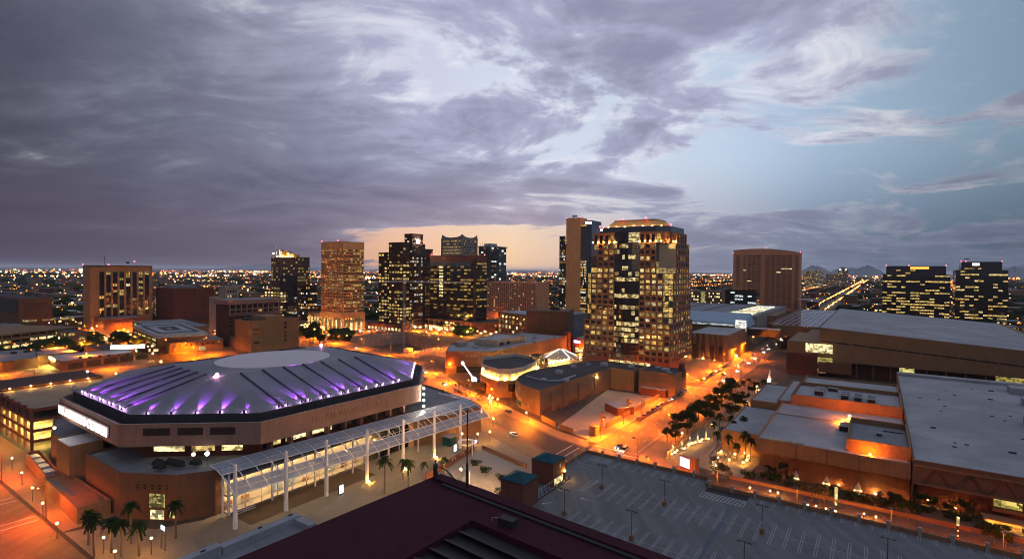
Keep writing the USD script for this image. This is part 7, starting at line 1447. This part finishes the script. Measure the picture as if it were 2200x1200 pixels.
for k in range(18): copy(GLOBE, 'globe_lamp', f'bright lamp on the squares right of the pale grid tower, {_ord[k]} of eighteen', 'street lamp', (r2.uniform(-560, -470), r2.uniform(350, 376), 0), 0, 'bright lamps before the pale grid tower')
k = 0
for e, n in ((-600, 345), (-575, 372), (-550, 340), (-525, 366), (-500, 345), (-320, 320), (-318, 350), (-316, 380), (-314, 412), (-280, 330), (-270, 360), (-265, 392), (-445, 215), (-440, 240), (-438, 275), (-420, 315)):
    copy(COB, 'street_lamp', f'sodium lamp on the paved lots before the dark towers, {_ord[k]} of sixteen', 'street lamp', (e, n, 0), 31 * k, 'sodium lamps on the paved lots'); k += 1
k = 0
for e in range(-720, -400, 36):
    for n in (95, 140, 205, 262):
        copy(COB, 'street_lamp', f'sodium lamp on the paved lots left of the arena, {_ord[k % 30]} {("from the left edge", "of the farther rows")[k // 30]}', 'street lamp', (e + r2.uniform(-9, 9), n + r2.uniform(-9, 9), 0), 50 * k, 'sodium lamps on the paved lots left of the arena'); k += 1
TL = thing('traffic_signal_pole', 'traffic signal with red lights and an amber lamp by the right garage edge', 'traffic signal', (18.6, 180, 0)); c = EN(2057, 1180, 0)
MB().tube((c[0], c[1], 0), (c[0], c[1], 8.5), .12).put('pole', 'dark_metal', TL); MB().tube((c[0], c[1], 6.2), (c[0], c[1], 8.4), .28, 8).put('amber_lamp', 'lit_hot', TL)
for z in (4.9, 3.6): h_ = MB().box(c[0] - .25, c[0] + .25, c[1] - .2, c[1] + .2, z - .4, z + .5).put('signal_head', 'black', TL); MB().ball((c[0], c[1] - .24, z + .1), .2, 1).put('red_light', 'signal_red', h_)
PYL = thing('lit_terrace_pylon', 'slim orange-glowing pylon on the red terrace below the middle cone lamp', 'pylon', (-9, 186, 0)); c = EN(1796, 1080, 1); MB().tube((c[0], c[1], .5), (c[0], c[1], 5.8), .3, 8, .45).put('lit_shaft', 'lit_hot', PYL); MB().tube((c[0], c[1], 0), (c[0], c[1], .5), .6, 8).put('foot', 'granite', PYL)
P2 = thing('lit_terrace_pylon', 'slim orange-glowing pylon beside the sparse tree at the corner sign', 'pylon', (-44, 190, 0)); c = EN(1533, 1012, 1); MB().tube((c[0], c[1], .5), (c[0], c[1], 4.6), .3, 8, .4).put('lit_shaft', 'lit_hot', P2); MB().tube((c[0], c[1], 0), (c[0], c[1], .5), .6, 8).put('foot', 'granite', P2)
ST2 = thing('floodlit_statue', 'white floodlit statue on a plinth at the far end of the plaza', 'statue', (-52, 345, 0)); c = EN(1653, 818, 0); MB().box(c[0] - 1.2, c[0] + 1.2, c[1] - 1.2, c[1] + 1.2, 0, 1.6).put('plinth', 'conc', ST2); MB().tube((c[0], c[1], 1.6), (c[0], c[1], 4.2), 1.1, 8, .5).put('robe', 'white_steel', ST2); MB().tube((c[0], c[1], 4.2), (c[0] + .3, c[1], 6.4), .6, 8, .35).put('torso', 'white_steel', ST2); MB().ball((c[0] + .3, c[1], 6.9), .45, 1).put('head', 'white_steel', ST2); MB().ball((c[0], c[1] - 2.6, .4), .3, 1).put('flood_lamp', 'white_bulb', ST2)
# lit advertising boxes, banner and kiosk at the arena plaza
for (px, py), mt_, lb in (((732, 1063), 'sign_white', 'glowing white poster box by the canopy post nearest the maroon roof edge'), ((977, 972), 'sign_white', 'glowing white poster box by the last canopy posts'), ):
    e, n = EN(px, py, 0); t = thing('poster_box', lb, 'sign', (e, n, 0)); MB().box(e - .2, e + .2, n - .9, n + .9, .5, 3.4).put('frame', 'black', t); MB().box(e + .21, e + .26, n - .75, n + .75, .7, 3.2).put('lit_face', mt_, t); MB().box(e - .15, e + .15, n - .5, n + .5, 0, .5).put('foot', 'black', t)
e, n = EN(350, 1180, 0); t = thing('street_name_pole', 'pair of poles carrying a blue-white glowing street sign by the palms', 'sign', (e, n, 0))
MB().tube((e - 1.0, n, 0), (e - 1.0, n, 6.4), .09).put('pole', 'dark_metal', t); MB().tube((e + 1.2, n, 0), (e + 1.2, n, 6.0), .09).put('pole', 'dark_metal', t); MB().box(e - .9, e + 1.1, n - .1, n + .1, 5.0, 6.0).put('lit_face', glow('sign_blue', (.62, .78, 1), 2.6), t)
e, n = EN(1003, 985, 0); t = thing('round_ring_sign', 'round white ring canopy lit blue at the end of the plaza', 'canopy', (e, n, 0)); an = np.linspace(0, 2 * math.pi, 25)[:-1]; m = MB()
for i in range(24): m.tube((e + 3.2 * math.cos(an[i]), n + 3.2 * math.sin(an[i]), 6.2), (e + 3.2 * math.cos(an[(i + 1) % 24]), n + 3.2 * math.sin(an[(i + 1) % 24]), 6.2), .3, 5, cap=False)
m.put('ring', 'white_steel', t); MB().tube((e, n + 3.2, 0), (e, n + 3.2, 6.2), .2).put('post', 'white_steel', t); MB().ball((e + 3.0, n + 1.6, 6.8), .35, 1).put('blue_lamp', glow('blue_bulb', (.35, .5, 1), 90), t)
c = EN(966, 955, 0); t = thing('ticket_kiosk', 'grey-green boxy kiosk between the canopy posts', 'kiosk', (*c, 0)); MB().box(c[0] - 2, c[0] + 2, c[1] - 2, c[1] + 2, 0, 3.6).put('wall', 'teal', t); MB().box(c[0] - 2.3, c[0] + 2.3, c[1] - 2.3, c[1] + 2.3, 3.6, 3.9).put('roof', 'grey_steel', t)
for n in (116.2, 131.2, 145.8): MB().ball((cax(n) + .9, n - .4, .6), .22, 1).put('post_uplight', 'warm_bulb', None, f'uplight at the foot of the canopy post, {("third", "second", "first")[(116.2, 131.2, 145.8).index(n)]} from the far end of the row', 'uplight', 'uplights at the canopy posts')
sheet('wooden_deck', [rect(-150, -139.5, 78, 122)], .126, 'wood_deck')
# pale yard left of the brick cubes
sheet('pale_yard', [[(-101.5, 156.5), (-126, 163.5), (-122, 130), (-112, 112), (-84, 104), (-92, 132)]], .128, 'conc')
a, b = np.array([-126, 163.8]), np.array([-101, 156.8]); u = unit(b - a); w = np.array([u[1], -u[0]])
MB().obox(a, u, w, 0, np.linalg.norm(b - a), 0, .35, .12, 1.6).put('banner_fence', 'tan_dark', None, 'dark planted fence along the far edge of the pale yard', 'fence')
a, b = np.array([-127.5, 160.0]), np.array([-122, 128.0]); u = unit(b - a); w = np.array([u[1], -u[0]]); t = thing('mural_banner', 'orange-brown banner fence with pale swirls beside the pale yard', 'banner', (-124, 145, 0)); MB().obox(a, u, w, 0, np.linalg.norm(b - a), 0, .2, .12, 2.6).put('panel', 'brick', t)
for k in range(5):
    p = a + u * (3 + 6 * k); m = MB(); an = np.linspace(.3, 3.4, 10)
    for i in range(9): m.tube((*(p + u * 1.4 * math.cos(an[i]) + w * -.1), 1.2 + 1.1 * math.sin(an[i])), (*(p + u * 1.4 * math.cos(an[i + 1]) + w * -.1), 1.2 + 1.1 * math.sin(an[i + 1])), .13, 4)
    m.put('swirl', 'canvas', t)
MB().tube((*EN(1008, 1045), .1), (*EN(1008, 1045), 5), .08).put('yard_pole', 'white_steel', None, 'slim white unlit pole in the pale yard behind the antenna mast', 'pole'); 
c = EN(990, 1065); copy(ADDED_YARD, 'yard_lamp', 'added tall lamp hidden behind the maroon roof corner, brightening the pale yard', 'lamp', (c[0], c[1], .13), 0)  # this lamp and the next are added only to brighten the yard
copy(ADDED_YARD, 'yard_lamp', 'added tall lamp brightening the near corner of the pale yard', 'lamp', (-100, 118, .13), 0)
# ------------------------------------------------------------------ the far city
r = np.random.default_rng(2024)
m = MB(); lw = MB(); nb_ = 0
towers = [(-760, -640, 200, 370), (-560, -380, 360, 760), (-420, -340, 690, 780), (-240, -60, 430, 1130), (-60, 110, 400, 1000), (-360, -190, 400, 520)]
STREETS = [(-92.5, -73), (-345, -330), (-640, -626), (-212, -199), (-476, -460)]
def free(e, n, w):
    if any(a - w < e < b + w and c - w < n < d + w for a, b, c, d in towers): return False
    return not any(a - w < e < b + w for a, b in STREETS)
things_done = 0; spots = []
while len(spots) < 2600:
    D = 430 + 5600 * r.random() ** 1.5; a = math.radians(r.uniform(-46, 46)); p = w2g(np.array([D * math.sin(a), D * math.cos(a), 0])); w = r.uniform(7, 24)
    if free(p[0], p[1], w) and not (p[1] < 440 and p[0] > -500): spots.append((D, p[0], p[1], w, r.uniform(6, 20), r.uniform(3.5, 9) if r.random() < .86 else r.uniform(10, 22)))
spots.sort(); kept = []
for s in spots:
    if all(abs(s[1] - q[1]) > s[3] + q[3] + 2 or abs(s[2] - q[2]) > s[4] + q[4] + 2 for q in kept[-700:]): kept.append(s)
LOWM = ['tan_dark', 'brick_brown', 'conc_warm', 'brick_dark']
RM = ['roof_grey', 'roof_white', 'roof_dark']
SEG = [(0, 182, 'left of the striped tower'), (182, 335, 'behind the striped tower'), (335, 470, 'behind the windowless block'), (470, 582, 'left of the gold-crowned tower'), (582, 690, 'beside the gold-crowned tower'), (690, 812, 'beside the pale grid tower'), (812, 1043, 'behind the dark towers'), (1043, 1200, 'behind the arched-window hotel'), (1200, 1490, 'behind the granite tower'), (1490, 1722, 'beside the curved-top hotel'), (1722, 1900, 'under the mountains'), (1900, 2201, 'around the black office towers')]
WN = ['brown', 'red-brown', 'tan', 'dark brick']; RN = ['grey', 'pale', 'black']
def where_(q): x = PX(q[1], q[2], 0)[0]; return next((i for i, g in enumerate(SEG) if g[0] <= x < g[1]), None)
near = [q for q in kept if where_(q) is not None][:150]; far_ = [q for q in kept if q not in near]; near.sort(key=lambda q: PX(q[1], q[2], 0)[0]); cnt = {}
for i, (D, e, n, w, d, h) in enumerate(near):
    g = where_((D, e, n)); cnt[g] = cnt.get(g, 0) + 1
    t = thing('low_building', f'low {WN[i % 4]} building with {RN[(i * 7) % 3]} roof {SEG[g][2]}, {_ord[cnt[g] - 1]} from the left', 'building', (e, n, 0), 'low buildings scattered before the horizon')
    q = rect(e - w, e + w, n - d, n + d); MB().prism(q, 0, h, top=False).put('wall', LOWM[i % 4], t); MB().prism(q, h - .3, h, side=False).put('roof', RM[(i * 7) % 3], t)
    f = Facade(); f.face((e - w, n - d), (e + w, n - d), 0, h, max(2, int(w / 3)), max(1, int(h / 3.6)), .45, .5, .1, (lambda a_, b_: int(r.integers(3)) if r.random() < .3 else None), pier=False, band=False); f.face((e + w, n - d), (e + w, n + d), 0, h, max(2, int(d / 3)), max(1, int(h / 3.6)), .45, .5, .1, (lambda a_, b_: int(r.integers(3)) if r.random() < .3 else None), pier=False, band=False)
    f.panes = [x for x in f.panes if x[6] is not None]; f.put(t, LOWM[i % 4], 'glass_brown', ('lit', 'lit_hot', 'lit_dim'))
far = [MB() for _ in range(3)]; roofs = MB()
for i, (D, e, n, w, d, h) in enumerate(far_): far[i % 3].prism(rect(e - w, e + w, n - d, n + d), 0, h, top=False); roofs.prism(rect(e - w, e + w, n - d, n + d), h - .3, h, side=False)
for k, q in enumerate(far): q.put('distant_buildings', LOWM[k], None, ('dark red-brown', 'brown', 'tan')[k] + ' mass of distant low city buildings', 'buildings', None, 'stuff')
roofs.put('distant_roofs', 'roof_grey', None, 'grey roofs of the distant low city buildings', 'roofs', None, 'stuff')
# tree belts between them
tm = MB()
for k in range(2200):
    D = 560 + 7000 * r.random() ** 1.4; a = math.radians(r.uniform(-46, 46)); p = w2g(np.array([D * math.sin(a), D * math.cos(a), 0]))
    if not free(p[0], p[1], 5): continue
    s = r.uniform(4, 9) * (1 + D / 6000); ic = trimesh.creation.icosphere(1, 1.0); v = np.array(ic.vertices) * (1 + r.normal(0, .16, (42, 1))); tm.add(v * np.array([s * 1.5, s * 1.5, s * .75]) + [p[0], p[1], s * .5], np.array(ic.faces))
tm.put('distant_trees', 'leaf', None, 'dark mass of distant tree crowns between the far city buildings', 'trees', None, 'stuff')
# lights of the far city
pts = {0: [], 1: [], 2: [], 3: []}
def put_light(e, n, z, kind, s=1.0):
    D = math.hypot(e, n); pts[kind].append((e, n, z, .00062 * D * s + .35))
for k in range(4600):
    D = 520 + 15000 * r.random() ** 2.0; a = math.radians(r.uniform(-47, 47)); p = w2g(np.array([D * math.sin(a), D * math.cos(a), 0]))
    if free(p[0], p[1], 4): put_light(p[0], p[1], 5 + r.uniform(0, 6), int(r.choice(4, p=[.42, .38, .10, .10])), r.lognormal(-.32, .55))
for e0_, a_, b_, st in ((-94.5, 540, 5200, 26), (-71, 540, 5200, 26), (-331, 470, 4200, 36), (-344, 470, 4200, 36), (-640, 330, 4200, 36), (-212, 800, 4000, 40), (160, 700, 5000, 50), (-900, 300, 5000, 45), (-1300, 300, 6000, 60), (420, 900, 6000, 60)):
    for n in np.arange(a_, b_, st): put_light(e0_ + r.normal(0, 1), n, 9, 0 if r.random() < .6 else 1, 1.25 if e0_ > -100 and e0_ < -60 else 1.0)
for n0_, a_, b_, st in ((453, -1500, -480, 40), (650, -2200, -560, 40), (900, -2600, 500, 45), (1250, -3000, 900, 50), (1700, -3600, 1500, 60), (2400, -5000, 2400, 70), (3400, -7000, 4000, 90)):
    for e in np.arange(a_, b_, st):
        if free(e, n0_, 2): put_light(e, n0_ + r.normal(0, 2), 9, 0 if r.random() < .5 else 1)
# brilliant clusters at the horizon
for px, D, nn in ((310, 6000, 30), (545, 9000, 26), (700, 4000, 60), (790, 3600, 60), (120, 7000, 50), (1110, 7000, 40), (1175, 5200, 30), (1530, 9000, 36), (60, 4200, 34), (450, 4500, 40)):
    a = azp(px)
    for k in range(nn): p = w2g(np.array([(D + r.normal(0, 260)) * math.sin(a + r.normal(0, .012)), (D + r.normal(0, 260)) * math.cos(a), 0])); put_light(p[0], p[1], 14, int(r.choice([0, 2, 1])), r.uniform(.9, 1.9))
oc = trimesh.creation.icosphere(0, 1.0)
KM = [('far_amber', (1, .42, .11), 6), ('far_orange', (1, .20, .02), 3), ('far_white', (1, .82, .58), 7), ('far_red', (1, .05, .02), 1.4)]
names = ['amber', 'orange', 'white', 'red']
for k, P_ in pts.items():
    inst = UsdGeom.PointInstancer.Define(stage, numbered('/World', 'city_lights')); pp = str(inst.GetPath()) + '/lamp'; LOC[pp] = np.zeros(3)
    usdkit.mesh(stage, pp, (np.array(oc.vertices), np.array(oc.faces)), glow(*KM[k])); P = np.array(P_)
    inst.CreatePrototypesRel().AddTarget(pp); inst.CreatePositionsAttr([Gf.Vec3f(*map(float, x)) for x in g2w(P[:, :3])]); inst.CreateProtoIndicesAttr([0] * len(P)); inst.CreateScalesAttr([Gf.Vec3f(float(s), float(s), float(s)) for s in P[:, 3]])
    tag(inst.GetPrim(), f'countless tiny {names[k]} lights of the far city under the horizon', 'city lights', None, 'stuff')
HZ = MB().box(-48000, 48000, -48000, 48000, -16, 175)
HZ.put('haze', usdkit.material(stage, '/World/Looks/haze', {'v': ('principled_volume', {'color': (.80, .82, .9), 'density': 2.6e-5, 'anisotropy': .2})}, [], volume='v.volume'), None, 'thin evening haze over the whole city', 'haze', None, 'stuff')
